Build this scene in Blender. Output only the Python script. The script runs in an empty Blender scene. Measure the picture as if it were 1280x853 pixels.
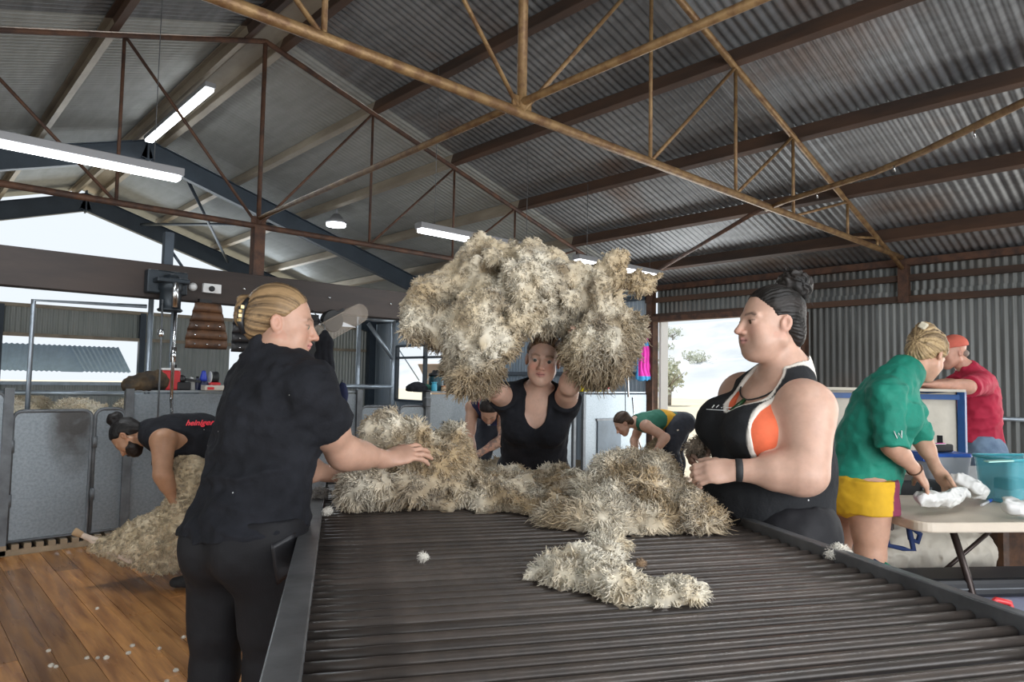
import bpy, bmesh, math, random
import numpy as np
from mathutils import Vector, Matrix

# world axes: X runs across the shed (towards the long side wall), Y runs along the ridge, Z is up; metres
S = bpy.context.scene
C = S.collection
rng = np.random.default_rng(7)
random.seed(7)

# ------------------------------------------------------------------ camera
cam_d = bpy.data.cameras.new('camera')
cam = bpy.data.objects.new('camera', cam_d); C.objects.link(cam)
cam_d.sensor_width = 36.0; cam_d.sensor_fit = 'HORIZONTAL'
cam_d.lens = 36.0 * 858.25 / 1280.0
cam_d.clip_start = 0.05; cam_d.clip_end = 2000
YAW, PITCH, ROLL = 0.7412, 0.0575, 0.01796
_f0 = Vector((math.sin(YAW), math.cos(YAW), 0)); _r0 = Vector((math.cos(YAW), -math.sin(YAW), 0)); _z = Vector((0, 0, 1))
_f = _f0 * math.cos(PITCH) + _z * math.sin(PITCH); _u0 = _z * math.cos(PITCH) - _f0 * math.sin(PITCH)
_r = _r0 * math.cos(ROLL) + _u0 * math.sin(ROLL); _u = _u0 * math.cos(ROLL) - _r0 * math.sin(ROLL)
cam.matrix_world = Matrix(((_r.x, _u.x, -_f.x, 0), (_r.y, _u.y, -_f.y, 0), (_r.z, _u.z, -_f.z, 1.32), (0, 0, 0, 1)))
S.camera = cam

# ------------------------------------------------------------------ sky, sun, lights, exposure
w = bpy.data.worlds.new('sky'); S.world = w; w.use_nodes = True
nt = w.node_tree; bg = nt.nodes['Background']
bg.inputs['Color'].default_value = (0.86, 0.93, 1.0, 1); bg.inputs['Strength'].default_value = 0.95
sun_d = bpy.data.lights.new('sun', 'SUN'); sun = bpy.data.objects.new('sun', sun_d); C.objects.link(sun)
sun_d.energy = 3.4; sun_d.angle = 0.01; sun_d.color = (1, 0.95, 0.86)
sun.rotation_euler = Vector((0.25, 0.45, 0.86)).to_track_quat('Z', 'Y').to_euler()
def area(name, loc, target, sx, sy, energy, col):
    d = bpy.data.lights.new(name, 'AREA'); d.shape = 'RECTANGLE'; d.size = sx; d.size_y = sy; d.energy = energy; d.color = col
    o = bpy.data.objects.new(name, d); C.objects.link(o); o.location = loc
    o.rotation_euler = (Vector(target) - Vector(loc)).to_track_quat('-Z', 'Y').to_euler()
    return o
# unseen fill lamps added at the rear, left and right to brighten the interior
area('fill_lamp_rear', (0.9, -3.35, 1.4), (1.6, 4, 1.2), 5.6, 2.4, 320, (0.95, 0.97, 1.0))
area('fill_lamp_left', (-3.2, 2.0, 1.5), (4, 2.6, 1.2), 5.0, 2.4, 45, (0.9, 0.96, 1.0))
area('fill_lamp_right', (8.2, -0.6, 1.5), (2, 2.0, 1.2), 3.0, 2.3, 80, (1.0, 0.98, 0.95))
area('daylight_end_bay', (4.0, 13.6, 2.9), (4, 4, 0.8), 5.0, 1.0, 70, (0.8, 0.9, 1.0))
area('daylight_doorway', (8.40, 5.0, 1.2), (5.0, 5.2, 1.0), 2.1, 2.1, 70, (0.92, 0.97, 1.0))
S.view_settings.view_transform = 'Standard'; S.view_settings.look = 'None'
S.view_settings.exposure = 0.12; S.view_settings.gamma = 1.0; S.view_settings.use_curve_mapping = False

# ------------------------------------------------------------------ small helpers
def V3(p): return np.array(p, float)
def nrm(v):
    v = np.asarray(v, float); n = np.linalg.norm(v); return v / (n if n > 1e-9 else 1)

def link(name, me, m=None, parent=None):
    o = bpy.data.objects.new(name, me); C.objects.link(o)
    if m is not None:
        for q in (m if isinstance(m, (list, tuple)) else [m]): me.materials.append(q)
    if parent is not None: o.parent = parent
    return o

def mesh_np(name, V, F, smooth=True, cols=None, mats=None):
    """F: (n,3) or (n,4) int array"""
    me = bpy.data.meshes.new(name)
    V = np.ascontiguousarray(V, np.float32); F = np.ascontiguousarray(F, np.int32)
    n, k = F.shape
    me.vertices.add(len(V)); me.vertices.foreach_set('co', V.ravel())
    me.loops.add(n * k); me.loops.foreach_set('vertex_index', F.ravel())
    me.polygons.add(n); me.polygons.foreach_set('loop_start', np.arange(0, n * k, k, dtype=np.int32))
    if smooth: me.polygons.foreach_set('use_smooth', np.ones(n, bool))
    if mats is not None: me.polygons.foreach_set('material_index', np.ascontiguousarray(mats, np.int32))
    if cols is not None:
        a = me.color_attributes.new('Col', 'FLOAT_COLOR', 'POINT')
        c = np.ones((len(V), 4), np.float32); c[:, :3] = cols
        a.data.foreach_set('color', c.ravel())
    me.update(calc_edges=True); me.validate()
    return me

class MB:
    """collects plain shapes, then links them as one mesh object"""
    def __init__(s): s.bm = bmesh.new()
    def box(s, lo, hi, rot=None, bev=0.0):
        lo = Vector(lo); hi = Vector(hi)
        r = bmesh.ops.create_cube(s.bm, size=1.0); vs = r['verts']
        c = (lo + hi) / 2; d = hi - lo
        for v in vs: v.co = Vector((v.co.x * d.x, v.co.y * d.y, v.co.z * d.z))
        if bev > 0:
            es = list({e for v in vs for e in v.link_edges})
            g = bmesh.ops.bevel(s.bm, geom=es, offset=bev, segments=2, affect='EDGES', profile=0.5)
            vs = [v for v in {v for f in g['faces'] for v in f.verts} | set(v for v in vs if v.is_valid)]
        for v in vs:
            p = v.co
            if rot is not None: p = rot @ p
            v.co = p + c
        return s
    def bar(s, a, b, wd, ht, up=(0, 0, 1), bev=0.0):
        """box beam from a to b, wd across, ht along up"""
        a = Vector(a); b = Vector(b); d = b - a; L = d.length; d.normalize()
        x = d.cross(Vector(up)); x = x.normalized() if x.length > 1e-6 else Vector((1, 0, 0))
        z = x.cross(d)
        R = Matrix((x, d, z)).transposed()
        s.box(-Vector((wd / 2, L / 2, ht / 2)) + (a + b) / 2, Vector((wd / 2, L / 2, ht / 2)) + (a + b) / 2, R, bev)
        return s
    def tube(s, pts, r, n=8, cap=True):
        pts = [Vector(p) for p in pts]; rs = r if isinstance(r, (list, tuple)) else [r] * len(pts)
        rings = []; prev = None
        for i, p in enumerate(pts):
            t = (pts[min(i + 1, len(pts) - 1)] - pts[max(i - 1, 0)]).normalized()
            if prev is None:
                x = t.orthogonal().normalized()
            else:
                x = prev - t * prev.dot(t)
                x = x.normalized() if x.length > 1e-6 else t.orthogonal().normalized()
            prev = x; y = t.cross(x)
            rings.append([s.bm.verts.new(p + (x * math.cos(2 * math.pi * k / n) + y * math.sin(2 * math.pi * k / n)) * rs[i]) for k in range(n)])
        for A, B in zip(rings, rings[1:]):
            for k in range(n):
                f = s.bm.faces.new((A[k], A[(k + 1) % n], B[(k + 1) % n], B[k])); f.smooth = True
        if cap:
            s.bm.faces.new(rings[0][::-1]); s.bm.faces.new(rings[-1])
        return s
    def lathe(s, c, prof, n=20, axis=(0, 0, 1), cap=True):
        """prof: list of (radius, height) from c along axis"""
        c = Vector(c); a = Vector(axis).normalized(); x = a.orthogonal().normalized(); y = a.cross(x)
        rings = [[s.bm.verts.new(c + a * h + (x * math.cos(2 * math.pi * k / n) + y * math.sin(2 * math.pi * k / n)) * max(r, 1e-4)) for k in range(n)] for r, h in prof]
        for A, B in zip(rings, rings[1:]):
            for k in range(n):
                f = s.bm.faces.new((A[k], A[(k + 1) % n], B[(k + 1) % n], B[k])); f.smooth = True
        if cap: s.bm.faces.new(rings[0][::-1]); s.bm.faces.new(rings[-1])
        return s
    def sheet(s, grid, smooth=True):
        """grid: rows of points"""
        R = [[s.bm.verts.new(Vector(p)) for p in row] for row in grid]
        for A, B in zip(R, R[1:]):
            for k in range(len(A) - 1):
                f = s.bm.faces.new((A[k], A[k + 1], B[k + 1], B[k])); f.smooth = smooth
        return s
    def poly(s, pts, thick):
        """flat polygon extruded by the vector thick"""
        vs = [s.bm.verts.new(Vector(p)) for p in pts]; t = Vector(thick)
        ws = [s.bm.verts.new(Vector(p) + t) for p in pts]
        s.bm.faces.new(vs[::-1]); s.bm.faces.new(ws)
        n = len(vs)
        for k in range(n): s.bm.faces.new((vs[k], vs[(k + 1) % n], ws[(k + 1) % n], ws[k]))
        return s
    def build(s, name, m=None, parent=None, solid=0.0):
        bmesh.ops.recalc_face_normals(s.bm, faces=s.bm.faces)
        me = bpy.data.meshes.new(name); s.bm.to_mesh(me); s.bm.free()
        o = link(name, me, m, parent)
        if solid > 0:
            md = o.modifiers.new('solid', 'SOLIDIFY'); md.thickness = solid; md.offset = 0
        return o

def thing(name, label, cat, loc=(0, 0, 0), rz=0, group=None):
    o = bpy.data.objects.new(name, None); C.objects.link(o); o.location = loc; o.rotation_euler = (0, 0, rz)
    o.empty_display_size = 0.1
    return tag(o, label, cat, group)
def tag(o, label=None, cat=None, group=None, kind=None):
    if label: o['label'] = label
    if cat: o['category'] = cat
    if group: o['group'] = group
    if kind: o['kind'] = kind
    return o
def struct(o, label=None, cat=None):
    o['kind'] = 'structure'
    return tag(o, label, cat)
def keep_world(root, *objs):
    """parts built in world coordinates stay put under a root that is not at the origin"""
    bpy.context.view_layer.update()
    for o in objs: o.matrix_parent_inverse = root.matrix_world.inverted()
def at_base(name, label, cat, loc, parts, group=None):
    t = thing(name, label, cat, loc, 0, group)
    M = Matrix.Translation(-Vector(loc))
    for o in parts:
        o.parent = t; o.matrix_parent_inverse = M
    return t
def dup(root, loc=None, rz=None, label=None, group=None, M=None):
    r = root.copy(); C.objects.link(r)
    if loc is not None: r.location = loc
    if rz is not None: r.rotation_euler = (0, 0, rz)
    if label: r['label'] = label
    if group: r['group'] = group
    for ch in list(root.children):
        c = ch.copy(); C.objects.link(c); c.parent = r
        for g in ch.children:
            d = g.copy(); C.objects.link(d); d.parent = c
    return r

# ------------------------------------------------------------------ materials
def mat(name, col, rough=0.6, metal=0.0, var=0.0, scale=8.0, stretch=(1, 1, 1), bump=0.0, bscale=None, col2=None, attr=False,
        spec=None, sss=0.0, emit=None, estr=0.0, alpha=1.0, trans=0.0, speck=None, island=0.0, rvar=0.0, detail=4.0):
    m = bpy.data.materials.new(name); m.use_nodes = True; nt = m.node_tree; N = nt.nodes; Lk = nt.links
    b = N['Principled BSDF']; b.inputs['Roughness'].default_value = rough; b.inputs['Metallic'].default_value = metal
    if spec is not None: b.inputs['Specular IOR Level'].default_value = spec
    c4 = (*col, 1); b.inputs['Base Color'].default_value = c4
    tc = N.new('ShaderNodeTexCoord'); mp = N.new('ShaderNodeMapping'); mp.inputs['Scale'].default_value = stretch
    Lk.new(tc.outputs['Object'], mp.inputs['Vector'])
    src = None
    if attr:
        a = N.new('ShaderNodeAttribute'); a.attribute_name = 'Col'; src = a.outputs['Color']
    if var > 0 or col2 is not None:
        nz = N.new('ShaderNodeTexNoise'); nz.inputs['Scale'].default_value = scale; nz.inputs['Detail'].default_value = detail; nz.inputs['Roughness'].default_value = 0.6
        Lk.new(mp.outputs['Vector'], nz.inputs['Vector'])
        if col2 is not None:
            rp = N.new('ShaderNodeValToRGB'); rp.color_ramp.elements[0].position = 0.38; rp.color_ramp.elements[1].position = 0.64
            rp.color_ramp.elements[0].color = c4; rp.color_ramp.elements[1].color = (*col2, 1)
            Lk.new(nz.outputs['Fac'], rp.inputs['Fac'])
            if src is None: src = rp.outputs['Color']
            else:
                mx = N.new('ShaderNodeMix'); mx.data_type = 'RGBA'; mx.blend_type = 'MULTIPLY'; mx.inputs['Factor'].default_value = 1
                Lk.new(src, mx.inputs['A']); Lk.new(rp.outputs['Color'], mx.inputs['B']); src = mx.outputs['Result']
        else:
            mr = N.new('ShaderNodeMapRange'); mr.inputs['From Min'].default_value = 0.3; mr.inputs['From Max'].default_value = 0.7
            mr.inputs['To Min'].default_value = 1 - var; mr.inputs['To Max'].default_value = 1 + var
            Lk.new(nz.outputs['Fac'], mr.inputs['Value'])
            mx = N.new('ShaderNodeMix'); mx.data_type = 'RGBA'; mx.blend_type = 'MULTIPLY'; mx.inputs['Factor'].default_value = 1
            if src is None: mx.inputs['A'].default_value = c4
            else: Lk.new(src, mx.inputs['A'])
            Lk.new(mr.outputs['Result'], mx.inputs['B']); src = mx.outputs['Result']
    if island > 0:
        oi = N.new('ShaderNodeObjectInfo'); mr = N.new('ShaderNodeMapRange')
        mr.inputs['To Min'].default_value = 1 - island; mr.inputs['To Max'].default_value = 1 + island
        Lk.new(oi.outputs['Random'], mr.inputs['Value'])
        mx = N.new('ShaderNodeMix'); mx.data_type = 'RGBA'; mx.blend_type = 'MULTIPLY'; mx.inputs['Factor'].default_value = 1
        if src is None: mx.inputs['A'].default_value = c4
        else: Lk.new(src, mx.inputs['A'])
        Lk.new(mr.outputs['Result'], mx.inputs['B']); src = mx.outputs['Result']
    if speck:   # (colour, voronoi scale, size): lint and flecks
        vo = N.new('ShaderNodeTexVoronoi'); vo.inputs['Scale'].default_value = speck[1]
        Lk.new(tc.outputs['Object'], vo.inputs['Vector'])
        wn = N.new('ShaderNodeTexWhiteNoise'); Lk.new(vo.outputs['Position'], wn.inputs['Vector'])
        pw = N.new('ShaderNodeMath'); pw.operation = 'POWER'; Lk.new(wn.outputs['Value'], pw.inputs[0]); pw.inputs[1].default_value = 6
        sz = N.new('ShaderNodeMath'); sz.operation = 'MULTIPLY'; Lk.new(pw.outputs[0], sz.inputs[0]); sz.inputs[1].default_value = speck[2]
        lt = N.new('ShaderNodeMath'); lt.operation = 'LESS_THAN'; Lk.new(vo.outputs['Distance'], lt.inputs[0]); Lk.new(sz.outputs[0], lt.inputs[1])
        mx = N.new('ShaderNodeMix'); mx.data_type = 'RGBA'; Lk.new(lt.outputs[0], mx.inputs['Factor'])
        if src is None: mx.inputs['A'].default_value = c4
        else: Lk.new(src, mx.inputs['A'])
        mx.inputs['B'].default_value = (*speck[0], 1); src = mx.outputs['Result']
    if src is not None: Lk.new(src, b.inputs['Base Color'])
    if rvar > 0:
        nz = N.new('ShaderNodeTexNoise'); nz.inputs['Scale'].default_value = scale * 0.6; Lk.new(mp.outputs['Vector'], nz.inputs['Vector'])
        mr = N.new('ShaderNodeMapRange'); mr.inputs['From Min'].default_value = 0.3; mr.inputs['From Max'].default_value = 0.7
        mr.inputs['To Min'].default_value = max(0.03, rough - rvar); mr.inputs['To Max'].default_value = min(1, rough + rvar)
        Lk.new(nz.outputs['Fac'], mr.inputs['Value']); Lk.new(mr.outputs['Result'], b.inputs['Roughness'])
    if bump > 0:
        nb = N.new('ShaderNodeTexNoise'); nb.inputs['Scale'].default_value = bscale or scale * 4; nb.inputs['Detail'].default_value = 5
        Lk.new(mp.outputs['Vector'], nb.inputs['Vector'])
        bp = N.new('ShaderNodeBump'); bp.inputs['Strength'].default_value = bump; bp.inputs['Distance'].default_value = 0.01
        Lk.new(nb.outputs['Fac'], bp.inputs['Height']); Lk.new(bp.outputs['Normal'], b.inputs['Normal'])
    if sss > 0:
        b.inputs['Subsurface Weight'].default_value = sss; b.inputs['Subsurface Radius'].default_value = (0.012, 0.005, 0.003); b.inputs['Subsurface Scale'].default_value = 1.0
    if emit is not None:
        b.inputs['Emission Color'].default_value = (*emit, 1); b.inputs['Emission Strength'].default_value = estr
    if trans > 0: b.inputs['Transmission Weight'].default_value = trans
    if alpha < 1: b.inputs['Alpha'].default_value = alpha
    return m

M = {}
M['gold_steel'] = mat('painted_rusty_steel', (0.30, 0.19, 0.085), 0.5, 0.3, col2=(0.16, 0.085, 0.04), scale=14, bump=0.3, bscale=60)
M['rust_steel'] = mat('dark_rusty_steel', (0.13, 0.065, 0.04), 0.65, 0.2, col2=(0.06, 0.035, 0.028), scale=9, bump=0.3, bscale=60)
M['purlin_old'] = mat('rusty_purlin_steel', (0.10, 0.055, 0.035), 0.75, 0.1, col2=(0.045, 0.03, 0.024), scale=3, stretch=(1, 0.25, 1), bump=0.3)
M['purlin_new'] = mat('galvanised_purlin_steel', (0.42, 0.36, 0.28), 0.55, 0.3, col2=(0.30, 0.25, 0.19), scale=4, stretch=(1, 0.3, 1))
M['galv_roof'] = None
M['blue_steel'] = mat('blue_grey_painted_steel', (0.055, 0.075, 0.10), 0.5, 0.1, var=0.15, scale=4)
M['galv'] = mat('galvanised_sheet_steel', (0.24, 0.27, 0.295), 0.45, 0.45, col2=(0.18, 0.21, 0.23), scale=55, bump=0.05, bscale=120)
M['galv_tube'] = mat('galvanised_tube', (0.36, 0.42, 0.48), 0.4, 0.6, var=0.15, scale=10)
M['galv_dark'] = mat('grimy_galvanised_steel', (0.13, 0.14, 0.15), 0.55, 0.4, var=0.3, scale=8)
M['beam_timber'] = mat('dark_brown_beam_paint', (0.042, 0.028, 0.023), 0.6, 0.0, col2=(0.026, 0.018, 0.016), scale=3, stretch=(0.4, 1, 2), bump=0.15)
M['black'] = mat('black_plastic', (0.012, 0.013, 0.015), 0.45, var=0.2)
M['black_rubber'] = mat('black_rubber', (0.015, 0.015, 0.016), 0.7)
M['white_pl'] = mat('white_plastic', (0.75, 0.76, 0.76), 0.4, var=0.05)
M['white_paint'] = mat('white_enamel', (0.8, 0.8, 0.8), 0.4)
M['tube_glow'] = mat('fluorescent_tube', (1, 1, 1), 0.4, emit=(0.92, 0.97, 1.0), estr=9.0)
M['chrome'] = mat('chrome', (0.6, 0.62, 0.64), 0.2, 1.0)
M['red_pl'] = mat('red_plastic', (0.55, 0.03, 0.035), 0.35, var=0.1)
M['blue_pl'] = mat('blue_plastic', (0.02, 0.10, 0.45), 0.35, var=0.1)
M['navy'] = mat('navy_cloth', (0.012, 0.02, 0.055), 0.85, var=0.3, scale=20)

# ================================================================== the shed
EAVE_X, RIDGE_X, L_X = 8.5, 2.52, -3.46
RZ, SL = 4.66, 0.311                       # roof sheet height at the ridge, fall per metre
Y0, Y1 = -3.5, 14.2
def roof_z(x): return RZ - SL * abs(x - RIDGE_X)

def corr_mat(name, c1, c2, rough, metal, rust=0.0, axis='Y', sheet=0.762, streak=(6, 1, 0.6)):
    """corrugated iron: every sheet a slightly different tone, streaks, some rust"""
    m = mat(name, c1, rough, metal, bump=0.06, bscale=40)
    nt = m.node_tree; N = nt.nodes; L = nt.links; b = N['Principled BSDF']
    tc = N.new('ShaderNodeTexCoord'); sp = N.new('ShaderNodeSeparateXYZ'); L.new(tc.outputs['Object'], sp.inputs[0])
    dv = N.new('ShaderNodeMath'); dv.operation = 'DIVIDE'; L.new(sp.outputs[axis], dv.inputs[0]); dv.inputs[1].default_value = sheet
    fl = N.new('ShaderNodeMath'); fl.operation = 'FLOOR'; L.new(dv.outputs[0], fl.inputs[0])
    wn = N.new('ShaderNodeTexWhiteNoise'); wn.noise_dimensions = '1D'; L.new(fl.outputs[0], wn.inputs['W'])
    mp = N.new('ShaderNodeMapping'); mp.inputs['Scale'].default_value = streak; L.new(tc.outputs['Object'], mp.inputs[0])
    nz = N.new('ShaderNodeTexNoise'); nz.inputs['Scale'].default_value = 2.2; nz.inputs['Detail'].default_value = 6; L.new(mp.outputs[0], nz.inputs['Vector'])
    ad = N.new('ShaderNodeMath'); ad.operation = 'MULTIPLY_ADD'; L.new(wn.outputs['Value'], ad.inputs[0]); ad.inputs[1].default_value = 0.45; L.new(nz.outputs['Fac'], ad.inputs[2])
    rp = N.new('ShaderNodeValToRGB'); rp.color_ramp.elements[0].position = 0.45; rp.color_ramp.elements[1].position = 0.95
    rp.color_ramp.elements[0].color = (*c1, 1); rp.color_ramp.elements[1].color = (*c2, 1); L.new(ad.outputs[0], rp.inputs[0])
    out = rp.outputs[0]
    if rust > 0:
        n2 = N.new('ShaderNodeTexNoise'); n2.inputs['Scale'].default_value = 1.1; n2.inputs['Detail'].default_value = 8; L.new(tc.outputs['Object'], n2.inputs['Vector'])
        r2 = N.new('ShaderNodeValToRGB'); r2.color_ramp.elements[0].position = 0.55; r2.color_ramp.elements[1].position = 0.75
        r2.color_ramp.elements[0].color = (0, 0, 0, 1); r2.color_ramp.elements[1].color = (rust, rust, rust, 1); L.new(n2.outputs['Fac'], r2.inputs[0])
        mx = N.new('ShaderNodeMix'); mx.data_type = 'RGBA'; L.new(r2.outputs[0], mx.inputs['Factor']); L.new(out, mx.inputs['A'])
        mx.inputs['B'].default_value = (0.16, 0.085, 0.045, 1); out = mx.outputs['Result']
    L.new(out, b.inputs['Base Color'])
    return m
M['roof_old'] = corr_mat('weathered_roof_iron', (0.12, 0.125, 0.13), (0.22, 0.23, 0.24), 0.5, 0.45, rust=0.6)
M['roof_new'] = corr_mat('newer_roof_iron', (0.36, 0.365, 0.34), (0.46, 0.47, 0.45), 0.5, 0.35)
M['wall_iron'] = corr_mat('dark_wall_iron', (0.085, 0.088, 0.085), (0.16, 0.168, 0.162), 0.45, 0.4, rust=0.3, streak=(1, 6, 0.6))
M['wall_iron_x'] = corr_mat('pale_wall_iron', (0.33, 0.36, 0.34), (0.45, 0.47, 0.45), 0.5, 0.3, axis='X', streak=(6, 1, 0.6))
M['wall_iron_blue'] = corr_mat('blue_grey_wall_iron', (0.30, 0.37, 0.44), (0.40, 0.46, 0.52), 0.45, 0.4, streak=(1, 6, 0.6))

def corr(a0, a1, rows, fn, pitch=0.0762, amp=0.009, seg=8):
    """corrugated sheet: profile runs along parameter a, fn(a, t, off) gives the point; rows = parameter values t"""
    n = max(2, int(round((a1 - a0) / pitch * seg)))
    a = np.linspace(a0, a1, n + 1); off = amp * np.cos(2 * np.pi * a / pitch)
    V = np.array([[fn(x, t, o) for x, o in zip(a, off)] for t in rows]).reshape(-1, 3)
    k = n + 1; F = []
    for r in range(len(rows) - 1):
        i = np.arange(n) + r * k
        F.append(np.stack([i, i + 1, i + 1 + k, i + k], 1))
    return V, np.concatenate(F)

# --- ceiling: corrugated roof, old iron to the second truss, newer iron beyond; purlins are its parts
cl = thing('ceiling', 'corrugated iron gable roof on steel purlins', None); struct(cl)
for (ya, yb, mm) in ((Y0, 6.29, 'roof_old'), (6.29, 14.5, 'roof_new')):
    for sgn, xe in ((1, EAVE_X + 0.25), (-1, L_X - 0.25)):
        V, F = corr(ya, yb, np.linspace(RIDGE_X, xe, 4), lambda a, t, o: (t, a, roof_z(t) + o))
        link('roof_sheeting', mesh_np('roof_sheeting', V, F), M[mm], cl)
for x in (2.70, 3.73, 4.78, 5.85, 6.86, 7.80, 2.34, 1.25, 0.2, -0.85, -1.9, -2.9):
    sg = 1 if x > RIDGE_X else -1
    up = Vector((SL * sg, 0, 1)).normalized()
    for ya, yb, mm in ((Y0, 6.29, 'purlin_old'), (6.29, 14.3, 'purlin_new')):
        z = roof_z(x) - 0.02
        h = 0.12
        b = MB(); c = Vector((x, 0, z)) - up * (h / 2)
        y_a = Vector((0, ya, 0)); y_b = Vector((0, yb, 0))
        side = Vector((0, 1, 0)).cross(up)
        b.bar(c + y_a, c + y_b, 0.012, h, up)                                        # web
        b.bar(c + y_a - up * (h / 2) + side * 0.03 * sg, c + y_b - up * (h / 2) + side * 0.03 * sg, 0.065, 0.010, up)  # lower flange
        b.bar(c + y_a + up * (h / 2 - .005) + side * 0.03 * sg, c + y_b + up * (h / 2 - .005) + side * 0.03 * sg, 0.065, 0.008, up)
        b.build('purlin', M[mm], cl)
b = MB()
for sg in (1, -1): b.bar((RIDGE_X + sg * 0.11, Y0, RZ - 0.055), (RIDGE_X + sg * 0.11, 14.3, RZ - 0.055), 0.24, 0.006, (SL * sg, 0, 1))
b.build('ridge_cap', M['purlin_new'], cl)

# --- trusses of pipe and angle
def truss(y, m, label, zb=2.745, rb=0.028, rc=0.026, rw=0.014, kx=0.022, xs=(3.70, 4.80, 5.77, 6.93, 7.7), top_off=0.17):
    P = []
    def tz(x): return roof_z(x) - top_off
    e = 8.43
    P.append(MB().tube([(-3.4, y, zb), (e, y, zb)], rb, 10).build('bottom_chord', m))
    P.append(MB().tube([(RIDGE_X, y, tz(RIDGE_X)), (e, y, tz(e))], rc, 8).build('top_chord', m))
    P.append(MB().tube([(RIDGE_X, y, tz(RIDGE_X)), (-3.4, y, tz(-3.4))], rc, 8).build('top_chord', m))
    P.append(MB().tube([(RIDGE_X, y, zb), (RIDGE_X, y, tz(RIDGE_X))], kx, 8).build('king_post', m))
    for sg in (1, -1):
        prev = RIDGE_X
        for x0 in xs:
            x = x0 if sg > 0 else 2 * RIDGE_X - x0
            P.append(MB().tube([(x, y, zb), (x, y, tz(x))], rw, 6).build('web_post', m))
            P.append(MB().tube([(prev, y, zb), (x, y, tz(x))], rw * 0.95, 6).build('web_diagonal', m))
            prev = x
    P.append(MB().box((RIDGE_X - .07, y - .006, zb - .02), (RIDGE_X + .07, y + .006, zb + .09)).build('gusset_plate', m))
    return at_base('roof_truss', label, 'truss', (RIDGE_X, y, zb), P)
truss(2.71, M['gold_steel'], 'golden brown rusty pipe roof truss nearest overhead, spanning to the right wall', zb=2.79, kx=0.028, top_off=0.15)
t2 = truss(6.29, M['rust_steel'], 'dark rusty pipe roof truss above the dark overhead beam and shearing stands', zb=2.715, top_off=0.17)
hp = MB().box((2.47, 6.24, 2.24), (2.57, 6.34, 2.70)).build('hanger_post', M['rust_steel']); hp.parent = t2; hp.matrix_parent_inverse = Matrix.Translation(-t2.location)

# --- blue steel portal frames further back
def portal(y, label, d=0.26):
    P = []
    for sg, xe in ((1, 8.4), (-1, -3.36)):
        a = Vector((RIDGE_X, y, RZ - 0.15)); b_ = Vector((xe, y, roof_z(xe) - 0.15))
        up = Vector((SL * sg, 0, 1)).normalized()
        q = MB(); o = -up * (d / 2)
        q.bar(a + o, b_ + o, 0.012, d, up)
        q.bar(a, b_, 0.11, 0.012, up); q.bar(a - up * d, b_ - up * d, 0.11, 0.012, up)
        P.append(q.build('rafter', M['blue_steel']))
        P.append(MB().box((xe - .08, y - .07, 0.0), (xe + .08, y + .07, roof_z(xe) - 0.18)).build('column', M['blue_steel']))
    P.append(MB().box((RIDGE_X - .012, y - .06, RZ - 0.5), (RIDGE_X + .012, y + .06, RZ - 0.1)).build('apex_plate', M['blue_steel']))
    return at_base('portal_frame', label, 'frame', (RIDGE_X, y, 0), P)
portal(10.2, 'blue grey steel portal frame under the pale roof behind the shearing beam')
portal(14.05, 'blue steel portal frame around the open gable with white sky', 0.30)
for k, (x, y, x2, y2, lab) in enumerate(((3.0, 10.25, 5.0, 13.95, 'thin steel roof brace left of two behind the portal frame'), (4.6, 10.25, 3.4, 13.95, 'thin steel roof brace crossing behind the portal frame'))):
    o = MB().tube([(x, y, roof_z(x) - .3), (x2, y2, roof_z(x2) - .3)], 0.025, 6).build('roof_brace', M['blue_steel']); tag(o, lab, 'brace')

# --- long ties
o = MB().tube([(RIDGE_X, 6.25, 2.79), (RIDGE_X, 2.71, 2.85), (RIDGE_X - .06, -1.0, 2.86)], 0.022, 8).build('tie_pipe', M['gold_steel'])
tag(o, 'golden brown tie pipe running along the shed between the two pipe trusses', 'pipe')
o = MB().tube([(7.6, 5.6, 2.76), (5.42, 2.78, 2.83)], 0.020, 8).build('brace_pipe', M['rust_steel'])
tag(o, 'thin rusty brace pipe from the near truss down to the right wall light', 'pipe')
pp = MB().tube([(5.42, 2.78, 2.80), (5.28, 2.55, 2.80), (4.98, 1.76, 2.80), (4.75, 1.40, 2.80), (4.30, 0.80, 2.81), (3.3, -0.5, 2.82)], 0.022, 8).build('water_pipe', M['gold_steel'])
wp = at_base('water_pipe', 'kinked golden brown pipe with small nozzles at upper right under the roof', 'pipe', (5.42, 2.78, 2.8), [pp])
for (x, y) in ((5.16, 2.24), (4.86, 1.6), (4.5, 1.06)):
    n = MB().tube([(x, y, 2.785), (x + .005, y, 2.745)], 0.006, 6).build('nozzle', M['chrome'], wp); n.matrix_parent_inverse = Matrix.Translation(-wp.location)

# --- side wall on the right with the big doorway
DY0, DY1, DZ = 3.85, 6.14, 2.25
wr = thing('wall_right', 'dark corrugated iron side wall with wide open doorway', None); struct(wr)
def side_sheet(y0, y1, z0, z1, m):
    V, F = corr(y0, y1, [z0, z1], lambda a, t, o: (EAVE_X + 0.06 + o, a, t))
    return link('wall_sheeting', mesh_np('wall_sheeting', V, F), m, wr)
side_sheet(1.2, DY0, 0, 2.42, M['wall_iron']); side_sheet(Y0, -1.9, 0, 2.42, M['wall_iron'])
V, F = corr(-1.9, 1.2, [2.2, 2.42], lambda a, t, o: (EAVE_X + .06 + o, a, t)); link('wall_sheeting', mesh_np('w', V, F), M['wall_iron'], wr)
V, F = corr(Y0, DY1, [2.36, 2.80], lambda a, t, o: (EAVE_X + .10 + o, a, t)); link('wall_sheeting', mesh_np('w', V, F), M['wall_iron'], wr)
side_sheet(DY1, 10.95, 0, 0.84, M['wall_iron_blue']); side_sheet(DY1, 10.95, .84, 2.75, M['wall_iron_blue'])
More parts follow.
